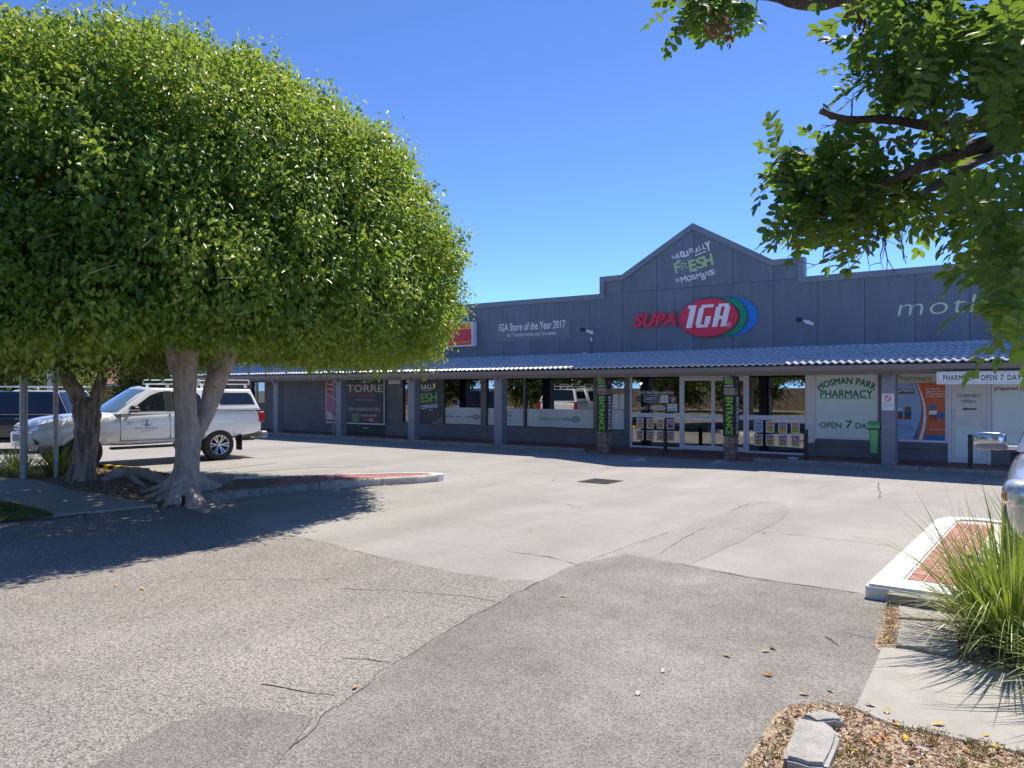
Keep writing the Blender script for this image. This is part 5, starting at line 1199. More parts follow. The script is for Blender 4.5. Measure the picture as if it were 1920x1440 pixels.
co2, _, _ = crown('crown', (c2[0], c2[1]), 2.7, 2.6, 2.2, [(2.27,.35),(2.2,.7),(2.35,.9),(2.8,1.0),(3.4,1.0),(4.3,.8),(4.9,.5),(5.2,.1)], 1500, 30, .075, M['leaf2'], T2, 8, toned=.4, depth=.4)
co2['kind'] = 'stuff'
# ------------------------------------------------------------------ strappy plants
def strappy(name, loc, nbl, hgt, rad, label, cat='plant', seed=1, wmul=1., parent=None, group=None, lean=(0, 0), dead=.2, tonec=.5, osd=.26):
    rng = np.random.default_rng(seed); n = nbl; th = rng.random(n)*2*np.pi; k = 9
    base = np.stack([np.cos(th)*rad*.28*rng.random(n), np.sin(th)*rad*.28*rng.random(n), np.zeros(n)], 1)
    L_ = hgt*rng.uniform(.65, 1.22, n); out = np.abs(rng.normal(.40, osd, n)); deadm = rng.random(n) < dead; out[deadm] += .6; L_[deadm] *= .62
    d = np.stack([np.cos(th)*out+lean[0], np.sin(th)*out+lean[1], np.ones(n)], 1); d /= np.linalg.norm(d, axis=1, keepdims=True)
    sag = rng.uniform(.12, .75, n)*(.4+out); w_ = rng.uniform(.0035, .0085, n)*wmul
    side = np.cross(d, [0, 0, 1.]); side /= np.linalg.norm(side, axis=1, keepdims=True)+1e-6; tw_ = rng.normal(0, .5, (n, 3)); side = side+tw_*.6; side /= np.linalg.norm(side, axis=1, keepdims=True)
    rows_ = []
    for i in range(k+1):
        t = i/k; p = base+d*(L_*t)[:, None]; p[:, 2] -= sag*L_*t**2.4*1.0; p += np.stack([np.cos(th), np.sin(th), 0*th], 1)*(out*L_*.25*t**2)[:, None]
        p[:, 2] = np.maximum(p[:, 2], .015+.02*rng.random(n)); ww = (w_*(1-t**2.2)+.0006)[:, None]; rows_ += [p-side*ww, p+side*ww]
    V = np.stack(rows_, 1); m_ = 2*(k+1); V = V.reshape(-1, 3); b = np.arange(n)[:, None]*m_
    Fc = np.concatenate([b+np.array([[2*i, 2*i+1, 2*i+3, 2*i+2]]) for i in range(k)])
    T = np.clip(rng.normal(tonec, .14, n), 0, .75); T[deadm] = rng.uniform(.8, 1., deadm.sum())
    o = np_mesh(name, V+np.array(loc), Fc, M['blade'], np.repeat(T, m_), loc=loc, smooth=True)
    return tag(o, label, cat, group)
strappy('strappy_plant', (*gp(1902, 1218), .01), 950, 1.08, 1.0, 'tall green strappy grass clump beside the brick island', 'grass clump', 1, 1.0, dead=.2, lean=(.02, .0), osd=.2)
strappy('strappy_plant', (*gp(1990, 1170), .01), 700, 1.05, .9, 'tall strappy grass clump behind the nearer one, at the silver car', 'grass clump', 2, 1.0, dead=.15)
strappy('strappy_plant', (*gp(2090, 1330), .01), 380, .95, .9, 'strappy grass clump at the very edge of the footpath slab', 'grass clump', 12, 1.0, dead=.2)
strappy('strappy_plant', (*gp(38, 893), .02), 300, .80, .9, 'pale strappy plant with dry blades at the thick grey pole', 'plant', 3, 1.5, dead=.4, tonec=.55)
strappy('strappy_plant', (*gp(108, 893), .02), 300, .74, .8, 'dark green strappy plant between the thin pole and the rough trunk', 'plant', 4, 1.5, dead=.12, tonec=.28)
strappy('strappy_plant', (*gp(-25, 897), .02), 220, .75, .9, 'half dead strappy plant left of the thick grey pole', 'plant', 5, 1.5, dead=.5)
# ------------------------------------------------------------------ litter, tufts, fallen leaves
def inpoly(P, x, y):
    r = False; n = len(P)
    for i in range(n):
        (a, b), (c, d) = P[i], P[(i+1) % n]
        if (b > y) != (d > y) and x < (c-a)*(y-b)/(d-b)+a: r = not r
    return r
def scatter(poly, n, rng):
    P = np.array(poly); out = []
    while len(out) < n:
        q = rng.uniform(P.min(0), P.max(0))
        if inpoly(poly, *q): out.append(q)
    return np.array(out)
vp = gs(((1402,1440),(1425,1402),(1445,1366),(1462,1343),(1490,1322),(1545,1320),(1603,1326),(1665,1352),(1777,1379),(1875,1401),(1920,1411),(2000,1432)), .015)+[(.9,2.6),(.3,1.6),(-1.1,1.9)]
rng = np.random.default_rng(11)
def litter(name, poly, n, z, size, mt, tone=(.5, .25), label=None, aspect=(.12, .4)):
    q = scatter(poly, n, rng); Q = np.stack([q[:, 0], q[:, 1], z+rng.random(n)*.016], 1); th = rng.random(n)*2*np.pi
    D_ = np.stack([np.cos(th), np.sin(th), rng.normal(0, .16, n)], 1); Nn = rnd(n, .45)+[0, 0, 1]; L_ = size*rng.uniform(.4, 1.5, n)
    V, Fc, m_ = leaves_np(Q, D_, Nn, L_, L_*rng.uniform(*aspect, n), fold=.5); o = np_mesh(name, V, Fc, mt, np.repeat(np.clip(rng.normal(tone[0], tone[1], n), 0, 1), m_), loc=(float(q[:, 0].mean()), float(q[:, 1].mean()), z))
    o['kind'] = 'stuff'; return o
litter('leaf_litter', vp, 15000, .019, .032, M['litter'])
bp_ = gs(((1662,1132),(1684,1131),(1680,1214),(1650,1212)), .012); litter('leaf_litter', bp_, 700, .014, .026, M['litter'])
bp2 = gs(((1800,1180),(1900,1190),(2100,1250),(2100,1300),(1920,1262),(1800,1236)), .012); litter('leaf_litter', bp2, 2500, .014, .04, M['litter'])
sp_ = gs(((0,890),(150,872),(200,868),(300,885),(372,900),(390,925),(330,946),(296,944),(180,924),(130,915),(60,896)), .03); litter('leaf_litter', sp_, 5000, .028, .05, M['litter'], (.35, .25))
def tufts(name, poly, n, z, h, w_=.0018, seed=2, per=7, tone=.4):
    rng = np.random.default_rng(seed); q = scatter(poly, n, rng); q = q[[noise.noise(Vector((a*2.2, b*2.2, 1))) > -.12 for a, b in q]]; n = len(q); I = np.repeat(np.arange(n), per); N = n*per
    B = np.stack([q[I, 0]+rng.normal(0, .012, N), q[I, 1]+rng.normal(0, .012, N), np.full(N, z)], 1); D_ = np.stack([rng.normal(0, .45, N), rng.normal(0, .45, N), np.ones(N)], 1)
    L_ = h*rng.uniform(.4, 1.3, N); V, Fc, m_ = leaves_np(B, D_, rnd(N), L_, L_*0+w_*2.4, 0); o = np_mesh(name, V, Fc, M['grassb'], np.repeat(np.clip(rng.normal(tone, .22, N), 0, 1), m_), loc=(float(q[:, 0].mean()), float(q[:, 1].mean()), z)); o['kind'] = 'stuff'
tufts('verge_grass', vp, 900, .018, .05); 
gpz = gs(((-200,978),(0,942),(40,951),(98,966),(60,972),(0,976)), .02); tufts('grass', gpz, 4200, .02, .055, .003, 6, 6, .5)
lm = {}
for nm_, m_ in (('y', M['yleaf']), ('o', M['oleaf']), ('t', mat('tan fallen leaf', (.55,.42,.24), .7)), ('w', mat('pale pink fallen leaf', (.58,.50,.48), .7))):
    mb = MB(); mb.add([(0,0,.0),(.016,.012,.006),(.036,.014,.012),(.06,0,.010),(.036,-.014,.012),(.016,-.012,.006),(.03,0,.003)], [(6,i,(i+1) % 6) for i in range(6)]); lm[nm_] = mb.mesh('leaf', m_)
fl = [(1437,1000,'t'),(1575,1376+10,'o'),(1585,1413,'y'),(1540,1392,'t'),(1645,1337,'t'),(1660,1350,'t'),(1674,1368,'y'),(1745,1370,'y'),(1752,1402,'o'),(1742,1420,'w'),(1700,1400,'y'),(1610,1400,'o'),(1650,1405,'o'),(1665,1398,'o'),(1830,1390,'y'),(1700,1432,'t'),(1800,1412,'o'),(1850,1425,'t'),(1880,1418,'y'),(1665,1182,'y'),(1676,1185,'y'),(1668,1205,'y'),(1690,1160,'t'),(1358,1230,'t'),(1426,1224,'t'),(1430,1268,'o'),(1240,1264,'w'),(1193,1307,'w'),(1552,1294,'w'),(668,1288,'o'),(620,1085,'t'),(270,1107,'y'),(214,1102,'o'),(261,1009,'y'),(360,984,'y'),(541,1001,'y'),(1000,995,'y'),(1065,1122,'t'),(1500,1305,'t'),(1445,1215,'t'),(420,921,'y'),(612,917,'y'),(630,915,'y'),(655,914,'y'),(672,913,'y'),(700,911.5,'y'),(720,911,'y'),(735,910,'y'),(760,908,'y'),(262,952,'y'),(1870,1230,'y'),(1905,1252,'o')]
nmz = {'y': 'yellow', 'o': 'orange', 't': 'tan', 'w': 'pale pink'}
cnt = {}
ORD = ('first', 'second', 'third', 'fourth', 'fifth', 'sixth', 'seventh', 'eighth', 'ninth', 'tenth', 'eleventh', 'twelfth')
for px, py, k in sorted(fl):
    x_, y_ = gp(px, py); x_ += random.uniform(-.01, .01); near = py > 1320 and px > 1500
    z = (.0215 if near and k in 'oy' and py > 1380 else .032) if (px > 1500 and py > 1140) else .0105
    where = 'on the mulch verge' if near else ('beside the garden slabs' if px > 1600 else ('along the old island kerb' if py < 925 and px > 400 else 'on the asphalt'))
    grp = f'{nmz[k]} fallen leaves {where}'
    cnt[grp] = cnt.get(grp, 0)+1
    tag(inst(lm[k], 'fallen_leaf', (x_, y_, z), rot=(random.uniform(-.08,.08), random.uniform(-.08,.08), random.uniform(0, 6.28)), scale=(random.uniform(.8,1.25),)*3), f'{ORD[cnt[grp]-1]} {nmz[k]} fallen leaf {where}, counting from the left', 'leaf', grp)
tag(MB().tube([(*gp(1547, 1197), .012), (*gp(1560, 1204), .016), (*gp(1572, 1213), .012)], [.003, .004, .002], 5).build('stick', M['twig'], None), 'thin dark stick on the asphalt left of the garden slabs', 'stick')
# ------------------------------------------------------------------ poles
for i, (px, py0, py1, D, r, lab) in enumerate(((44.5, 640, 866, 14.9, .069, 'thick galvanised pole in the pale strappy plant'), (104.5, 640, 862, 15.2, .044, 'thin galvanised pole between the two strappy plants'), (92.5, 560, 800, 33, .085, 'pale distant pole behind the parked cars'))):
    x_, y_, zt_ = dp(px, py0, D); tag(MB().tube([(x_, y_, 0), (x_, y_, zt_)], [r*1.02, r*.96], 16).build('pole', M['steel'], None, smooth=True), lab, 'pole', 'metal poles at the left')
# ------------------------------------------------------------------ vehicles (local x forward, y left, z up; x=0 at the rear axle)
def wheel(par, x, y, r, wd, side, spokes=6, rimr=None):
    rimr = rimr or r*.66; w_ = empty('wheel', (x, y, r), parent=par)
    s = side; T = MB(); T.lathe([(rimr, -wd/2), (r*.90, -wd/2), (r*.985, -wd/2+.03), (r, -wd/4), (r, wd/4), (r*.985, wd/2-.03), (r*.90, wd/2), (rimr, wd/2), (rimr*.97, wd/2-.03), (rimr*.97, -wd/2)], 40); T.build('tyre', M['rubber'], w_, world=False, smooth=True)
    Rm = MB(); o = s*wd/2; Rm.lathe([(rimr*.99, o-s*.004), (rimr*.93, o-s*.008), (rimr*.90, o-s*.05), (rimr*.88, o-s*.14)], 40)
    for k in range(spokes):
        for d in (-1, 1):
            a = 2*math.pi*k/spokes+d*.17; ca, sa = math.cos(a), math.sin(a); a0 = 2*math.pi*k/spokes+d*.10; t = .020
            p0 = Vector((math.cos(a0)*.05, o-s*.045, math.sin(a0)*.05)); p1 = Vector((ca*rimr*.93, o-s*.012, sa*rimr*.93)); nn = Vector((-sa, 0, ca))*t*.6
            dn = Vector((0, -s*.035, 0)); vs = [p0-nn, p0+nn, p1+nn*1.3, p1-nn*1.3]; Rm.add([v[:] for v in vs]+[(v+dn)[:] for v in vs], [(0,1,2,3),(7,6,5,4),(0,4,5,1),(1,5,6,2),(2,6,7,3),(3,7,4,0)])
    Rm.lathe([(.0005, o-s*.02), (.035, o-s*.02), (.06, o-s*.05), (.06, o-s*.1)], 20); Rm.build('rim', M['alloy'], w_, world=False)
    MB().lathe([(.0005, o-s*.11), (rimr*.9, o-s*.11)], 24).build('brake_disc', M['cardark'], w_, world=False)
    return w_
def loft(stations, mats):
    """stations: (x, [(y,z)...]) half sections from the middle of the floor round to the middle of the top"""
    vs = []; n = len(stations[0][1]); 
    for x, S in stations: vs += [(x, y, z) for y, z in S]+[(x, -y, z) for y, z in S[-2:0:-1]]
    m = 2*n-2; fs = [(i*m+j, i*m+(j+1) % m, (i+1)*m+(j+1) % m, (i+1)*m+j) for i in range(len(stations)-1) for j in range(m)]
    fs += [tuple(range(m-1, -1, -1)), tuple((len(stations)-1)*m+j for j in range(m))]
    return MB().add(vs, fs)
def lower_body(par, P, paint):
    W = P['w']; st = []
    for x, w_, zb, zm, zs, zt in P['st']:
        st.append((x, [(0, zb), (W*w_*.86, zb), (W*w_*.975, zb+.09), (W*w_*1.0, zm), (W*w_*.985, zs-.10), (W*w_*.955, zs), (W*w_*.62, zt-.01), (0, zt)]))
    o = loft(st, None).build('body', [paint, M['blackp']], par, world=False, smooth=True)
    md = o.modifiers.new('s', 'SUBSURF'); md.levels = 2; md.render_levels = 2; evaluate(o)
    for ax in P['axles']:
        c = MB().lathe([(.0005, -1.2), (P['arch'], -1.2), (P['arch'], 1.2), (.0005, 1.2)], 40, (ax, 0, P['r']+P.get('lift', .02))).mesh('c', M['blackp']); co = bpy.data.objects.new('c', c); COL.objects.link(co)
        b_ = bmesh.new(); b_.from_mesh(c); bmesh.ops.remove_doubles(b_, verts=b_.verts[:], dist=1e-3); bmesh.ops.recalc_face_normals(b_, faces=b_.faces[:]); b_.to_mesh(c); b_.free()
        md = o.modifiers.new('b', 'BOOLEAN'); md.operation = 'DIFFERENCE'; md.object = co; md.solver = 'EXACT'; md.material_mode = 'TRANSFER'; co.hide_render = True
        bpy.context.view_layer.update(); evaluate(o); bpy.data.objects.remove(co)
    smooth_by_angle(o.data, 38); o.data.polygons.foreach_set('use_smooth', [True]*len(o.data.polygons))
    for ax in P['axles']:       # dark inner arch so nothing shows through, and a trim lip
        MB().box(ax-P['arch'], ax+P['arch'], -W*.62, W*.62, P['r']*.9, P['r']*2+.12).build('wheel_housing', M['cardark'], par, world=False)
        for s in (-1, 1):
            L_ = MB(); n = 20; yy = s*W*P.get('lipw', 1.0); R1 = P['arch']; zc = P['r']+P.get('lift', .02)
            A_ = [R(P.get('la', 14))+(math.pi-2*R(P.get('la', 14)))*k/n for k in range(n+1)]; pts = [(ax+R1*math.cos(q), zc+R1*math.sin(q)) for q in A_]; pts2 = [(ax+(R1+.045)*math.cos(q), zc+(R1+.045)*math.sin(q)) for q in A_]
            vs = [(x, yy*.985, z) for x, z in pts]+[(x, yy*.975, z) for x, z in pts2]; L_.add(vs, [(i, i+1, n+2+i, n+1+i) for i in range(n)]); L_.add([(x, yy*.985, z) for x, z in pts]+[(x, yy*.90, z) for x, z in pts], [(i, i+1, n+2+i, n+1+i) for i in range(n)])
            L_.build('arch_lip', M[P.get('lip', 'blackp')], par, world=False, smooth=True)
    return o
def greenhouse(par, P, paint, name='cab'):
    """P: pts side outline at the belt and at the roof, wb, wt half widths"""
    (x0, x1, x2, x3), zb, zr, wb, wt = P['xs'], P['zb'], P['zr'], P['wb'], P['wt']        # x0 rear base, x1 rear roof, x2 front roof, x3 screen base
    cr_ = P.get('crown', .035)
    vs = [(x0, wb, zb), (x3, wb, zb), (x3+.08, wb*.5, zb), (x3+.10, 0, zb), (x3+.08, -wb*.5, zb), (x3, -wb, zb), (x0, -wb, zb),
          (x1, wt, zr), (x2, wt, zr), (x2+.07, wt*.5, zr+cr_*.7), (x2+.08, 0, zr+cr_), (x2+.07, -wt*.5, zr+cr_*.7), (x2, -wt, zr), (x1, -wt, zr)]
    fs = [(0, 1, 8, 7), (1, 2, 9, 8), (2, 3, 10, 9), (3, 4, 11, 10), (4, 5, 12, 11), (5, 6, 13, 12), (6, 0, 7, 13), (7, 8, 9, 10, 11, 12, 13), (6, 5, 4, 3, 2, 1, 0)]
    me = MB().add(vs, fs).mesh(name, paint); b_ = bmesh.new(); b_.from_mesh(me); bmesh.ops.recalc_face_normals(b_, faces=b_.faces[:])
    es = [e for e in b_.edges if max(v.co.z for v in e.verts) > zb+.01 and not (abs(e.verts[0].co.x-e.verts[1].co.x) < .12 and min(v.co.z for v in e.verts) < zr-.01 and abs(e.verts[0].co.y) < wb*.8)]
    bmesh.ops.bevel(b_, geom=es, offset=P.get('bev', .055), segments=4, affect='EDGES', profile=.6); b_.to_mesh(me); b_.free()
    me.polygons.foreach_set('use_smooth', [True]*len(me.polygons)); smooth_by_angle(me, 50)
    o = bpy.data.objects.new(name, me); COL.objects.link(o); o.parent = par; return o
def side_panel(par, P, poly, m, name, s=1, off=.007, th=.004):
    """flat pane following the lean of the cabin side; poly in (x,z)"""
    f = lambda x, z, d: (x, s*(P['wb']+(P['wt']-P['wb'])*(z-P['zb'])/(P['zr']-P['zb'])+d), z); n = len(poly)
    vs = [f(x, z, off) for x, z in poly]+[f(x, z, off-th-.02) for x, z in poly]
    return MB().add(vs, [tuple(range(n)), tuple(range(2*n-1, n-1, -1))]+[(i, i+n, (i+1) % n+n, (i+1) % n) for i in range(n)]).build(name, m, par, world=False)
def screen(par, P, front, m, name):
    zb, zr = P['zb'], P['zr']; x0, x1, x2, x3 = P['xs']; e = .09; 
    if front: q = [(x3-.0+.10, 0), (x2+.08, 0)]
    n = 8; vs = []; 
    for r_ in range(2):
        t = (.10, .93)[r_]; z = zb+(zr-zb)*t; w_ = (P['wb']+(P['wt']-P['wb'])*t)-.09
        for i in range(n+1):
            u = -1+2*i/n; y = w_*u; bow = (1-u*u)*.09
            xx = (x3+(x2-x3)*t+bow*1.17+.032) if front else (x0+(x1-x0)*t-.012-bow*.1)
            vs.append((xx, y, z+(.025*(1-u*u) if r_ else 0)))
    return MB().add(vs, [(i, i+1, n+2+i, n+1+i) for i in range(n)]).build(name, m, par, world=False, smooth=True)
def vbox(par, name, m, *a, b=.01): return MB().bbox(*a, b).build(name, m, par, world=False)
# ---- white utility
c0 = gp(412, 863); HD = math.atan2(-.991, -.116)
side_off = Vector((math.cos(HD+R(90)), math.sin(HD+R(90))))*.92
U = empty('pickup_truck', (c0[0]-side_off.x, c0[1]-side_off.y, 0), HD, 'white double cab pickup truck with a white canopy and roof racks, parked behind the trees', 'pickup truck')
UP = dict(w=.925, axles=(0, 3.085), r=.385, arch=.455, lift=.035, lip='carwhite', la=22, st=[
    (-1.20,.90,.66,.86,1.10,1.16), (-1.14,.985,.62,.88,1.20,1.25), (-.6,1.0,.56,.85,1.23,1.27), (.6,1.0,.48,.85,1.24,1.27), (1.6,1.0,.46,.84,1.22,1.26), (2.3,1.0,.46,.84,1.18,1.25), (2.6,1.0,.48,.84,1.14,1.25), (3.2,.995,.50,.84,1.10,1.21), (3.62,.97,.50,.82,1.06,1.16), (3.86,.88,.50,.80,1.0,1.09), (4.00,.72,.50,.78,.90,.99), (4.03,.60,.52,.76,.85,.93)])
lower_body(U, UP, M['carwhite'])
CB = dict(xs=(.12, .30, 1.55, 2.40), zb=1.20, zr=1.79, wb=.885, wt=.69, crown=.055)
greenhouse(U, CB, M['carwhite'], 'cab')
for s in (1, -1):
    side_panel(U, CB, [(1.30,1.255),(2.12,1.255),(1.98,1.37),(1.62,1.62),(1.40,1.70),(1.30,1.71)], M['darkglass'], 'side_window', s)
    side_panel(U, CB, [(.42,1.255),(1.12,1.255),(1.12,1.71),(.52,1.69),(.42,1.60)], M['darkglass'], 'side_window', s)
    side_panel(U, CB, [(1.13,1.24),(1.29,1.24),(1.29,1.72),(1.13,1.72)], M['blackp'], 'door_pillar', s, off=.005)
screen(U, CB, True, mat('windscreen', (.16,.24,.28), .05, spec=.9, coat=1.), 'windscreen')
KB = dict(xs=(-1.12, -.93, .0, .10), zb=1.24, zr=1.77, wb=.90, wt=.72, crown=.03)
greenhouse(U, KB, M['carwhite'], 'canopy')
for s in (1, -1):
    wn = side_panel(U, KB, [(-.98,1.38),(-.05,1.38),(-.05,1.68),(-.82,1.68),(-.90,1.62)], M['blackp'], 'canopy_window', s)
    side_panel(wn, KB, [(-.94,1.41),(-.08,1.41),(-.08,1.65),(-.81,1.65),(-.87,1.60)], M['darkglass'], 'pane', s, off=.011)
screen(U, KB, False, M['darkglass'], 'rear_window')
for s in (1, -1):
    y = s*.925
    vbox(U, 'canopy_rail', M['blackp'], -1.10, .10, min(y*.985, y*1.003), max(y*.985, y*1.003), 1.255, 1.275, b=.003)
    sm = MB()                       # door shuts
    for x in (2.33, 1.21, .30): sm.box(x, x+.008, min(y*.90, y*1.0015), max(y*.90, y*1.0015), .60 if x > .5 else .75, 1.19)
    sm.box(.30, 2.33, min(y*.90, y*1.0015), max(y*.90, y*1.0015), .575, .583)
    sm.build('door_gap', M['greyp'], U, world=False)
    vbox(U, 'side_step', M['blackp'], .52, 2.52, min(y*.80, y*1.02), max(y*.80, y*1.02), .40, .455, b=.015)
    vbox(U, 'mud_flap', M['blackp'], -.60, -.575, min(y*.68, y*.99), max(y*.68, y*.99), .22, .62, b=.005)
    for x in (1.42, .50): hb = vbox(U, 'door_handle', M['chrome'], x, x+.17, min(y*1.0, y*1.035), max(y*1.0, y*1.035), 1.085, 1.115, b=.008)
    vbox(U, 'tail_lamp', M['taillight'], -1.215, -1.07, min(y*.86, y*.995), max(y*.86, y*.995), .92, 1.19, b=.02)
    mr = MB(); mr.frombm(bmesh.new()); 
    mr.bbox(2.00, 2.19, min(y*1.03, y*1.30), max(y*1.03, y*1.30), 1.235, 1.39, .05); mo = mr.build('wing_mirror', M['blackp'], U, world=False, smooth=True); vbox(U, 'mirror_arm', M['blackp'], 2.07, 2.14, min(y*.94, y*1.05), max(y*.94, y*1.05), 1.24, 1.28)
    MB().bbox(2.02, 2.205, min(y*1.08, y*1.305), max(y*1.08, y*1.305), 1.285, 1.305, .008).build('mirror_trim', M['chrome'], mo, world=False)
    hl = MB(); yy = lambda k: s*.925*k       # swept headlamp following the corner
    fr0 = [(3.60, .978, 1.00), (3.60, .975, 1.085), (3.92, .80, 1.005), (3.985, .68, .975), (4.035, .56, .945), (4.045, .56, .865), (4.0, .70, .86), (3.93, .80, .875)]
    hl.add([(x+.02, yy(k), z) for x, k, z in fr0]+[(x-.10, yy(k*.9), z) for x, k, z in fr0], [tuple(range(8)), tuple(range(15, 7, -1))]+[(i, i+8, (i+1) % 8+8, (i+1) % 8) for i in range(8)])
    hl.build('headlamp', M['lens'], U, world=False)
    fg = MB(); fg.add([(4.035, yy(.52), .72), (3.99, yy(.72), .70), (3.93, yy(.82), .63), (3.93, yy(.82), .58), (4.02, yy(.64), .59), (4.05, yy(.50), .64)], [(0,1,2,3,4,5)]); fg.build('fog_lamp_recess', M['blackp'], U, world=False)
gr = MB(); gr.add([(4.055, -.50, .97), (4.06, 0, 1.0), (4.055, .50, .97), (4.065, .47, .86), (4.075, 0, .83), (4.065, -.47, .86)], [(0,1,2,3,4,5)]); gro = gr.build('grille', M['blackp'], U, world=False)
for z in (.875, .95): MB().box(4.058, 4.075, -.48, .48, z, z+.016).build('grille_bar', M['chrome'], gro, world=False)
MB().lathe([(.045, .0), (.065, .01), (.075, .0)], 24, (4.078, 0, .915), 'x').build('badge', M['chrome'], gro, world=False)
bp = MB(); bp.prism([(4.02, .45), (4.10, .50), (4.105, .80), (4.06, .83), (3.9, .83), (3.9, .45)], -.62, .62, 'y'); bp.build('front_bumper', M['carwhite'], U, world=False)
lg = MB().box(4.10, 4.112, -.45, .45, .62, .78).build('lower_grille', M['blackp'], U, world=False)
npl = MB().box(4.113, 4.121, -.19, .19, .53, .64).build('number_plate', M['creamp'], U, world=False)
vbox(U, 'rear_bumper', M['greyp'], -1.34, -1.16, -.86, .86, .50, .68, b=.03); vbox(U, 'tow_bar', M['blackp'], -1.42, -.9, -.05, .05, .40, .48)
for ax in UP['axles']:
    for s in (1, -1): wheel(U, ax, s*.80, .385, .26, s, 6, .245)
rk = MB()
for x0, x1 in ((.35, 1.25), (-.95, -.15)):
    for yy_ in (-.60, .60): rk.tube([(x0, yy_, 1.90), (x1, yy_, 1.90)], .016, 6); rk.tube([(x0, yy_, 1.90), (x0, yy_, 1.985), (x0+.08, yy_, 2.0), (x1-.08, yy_, 2.0), (x1, yy_, 1.985), (x1, yy_, 1.90)], .012, 6)
    for x in np.linspace(x0, x1, 5): rk.tube([(x, -.60, 1.90), (x, .60, 1.90)], .014, 6)
    for yy_ in (-.60, .60):
        for x in (x0+.1, x1-.1): rk.box(x-.03, x+.03, yy_-.02, yy_+.02, 1.80, 1.90)
rk.build('roof_rack', M['alu'], U, world=False)
lg_ = MB(); fnU = lambda x, z, d: (x, .9265+d, z)      # door lettering, read from the left side (towards the nose)
def utxt(t, xc, w_, z0, z1, off=0., spc=1.): put_text(lg_, t, xc-w_/2, xc+w_/2, z0, z1, 0, 0, offset=off, spacing=spc, fn=lambda x, z, d: (2*xc-x, .9275, z))
utxt('PALAZZO', 1.76, .50, .845, .885, .0, 1.3); utxt('HOMES', 1.76, .26, .79, .815, .0, 1.5); utxt('HILUX\n4X4', 2.13, .14, .95, 1.02)
lg_.box(1.735, 1.748, .9265, .928, .905, 1.06); lg_.box(1.772, 1.785, .9265, .928, .905, 1.06)
arc_ = [(1.76+.115*math.cos(a), .985+.055*math.sin(a)) for a in np.linspace(math.pi*.95, math.pi*2.35, 16)]
for (xa, za), (xb, zb2) in zip(arc_[:-1], arc_[1:]): lg_.add([(xa, .9278, za-.006), (xb, .9278, zb2-.006), (xb, .9278, zb2+.006), (xa, .9278, za+.006)], [(0,1,2,3)])
lg_.build('door_lettering', M['navy'], U, world=False, fixn=False)
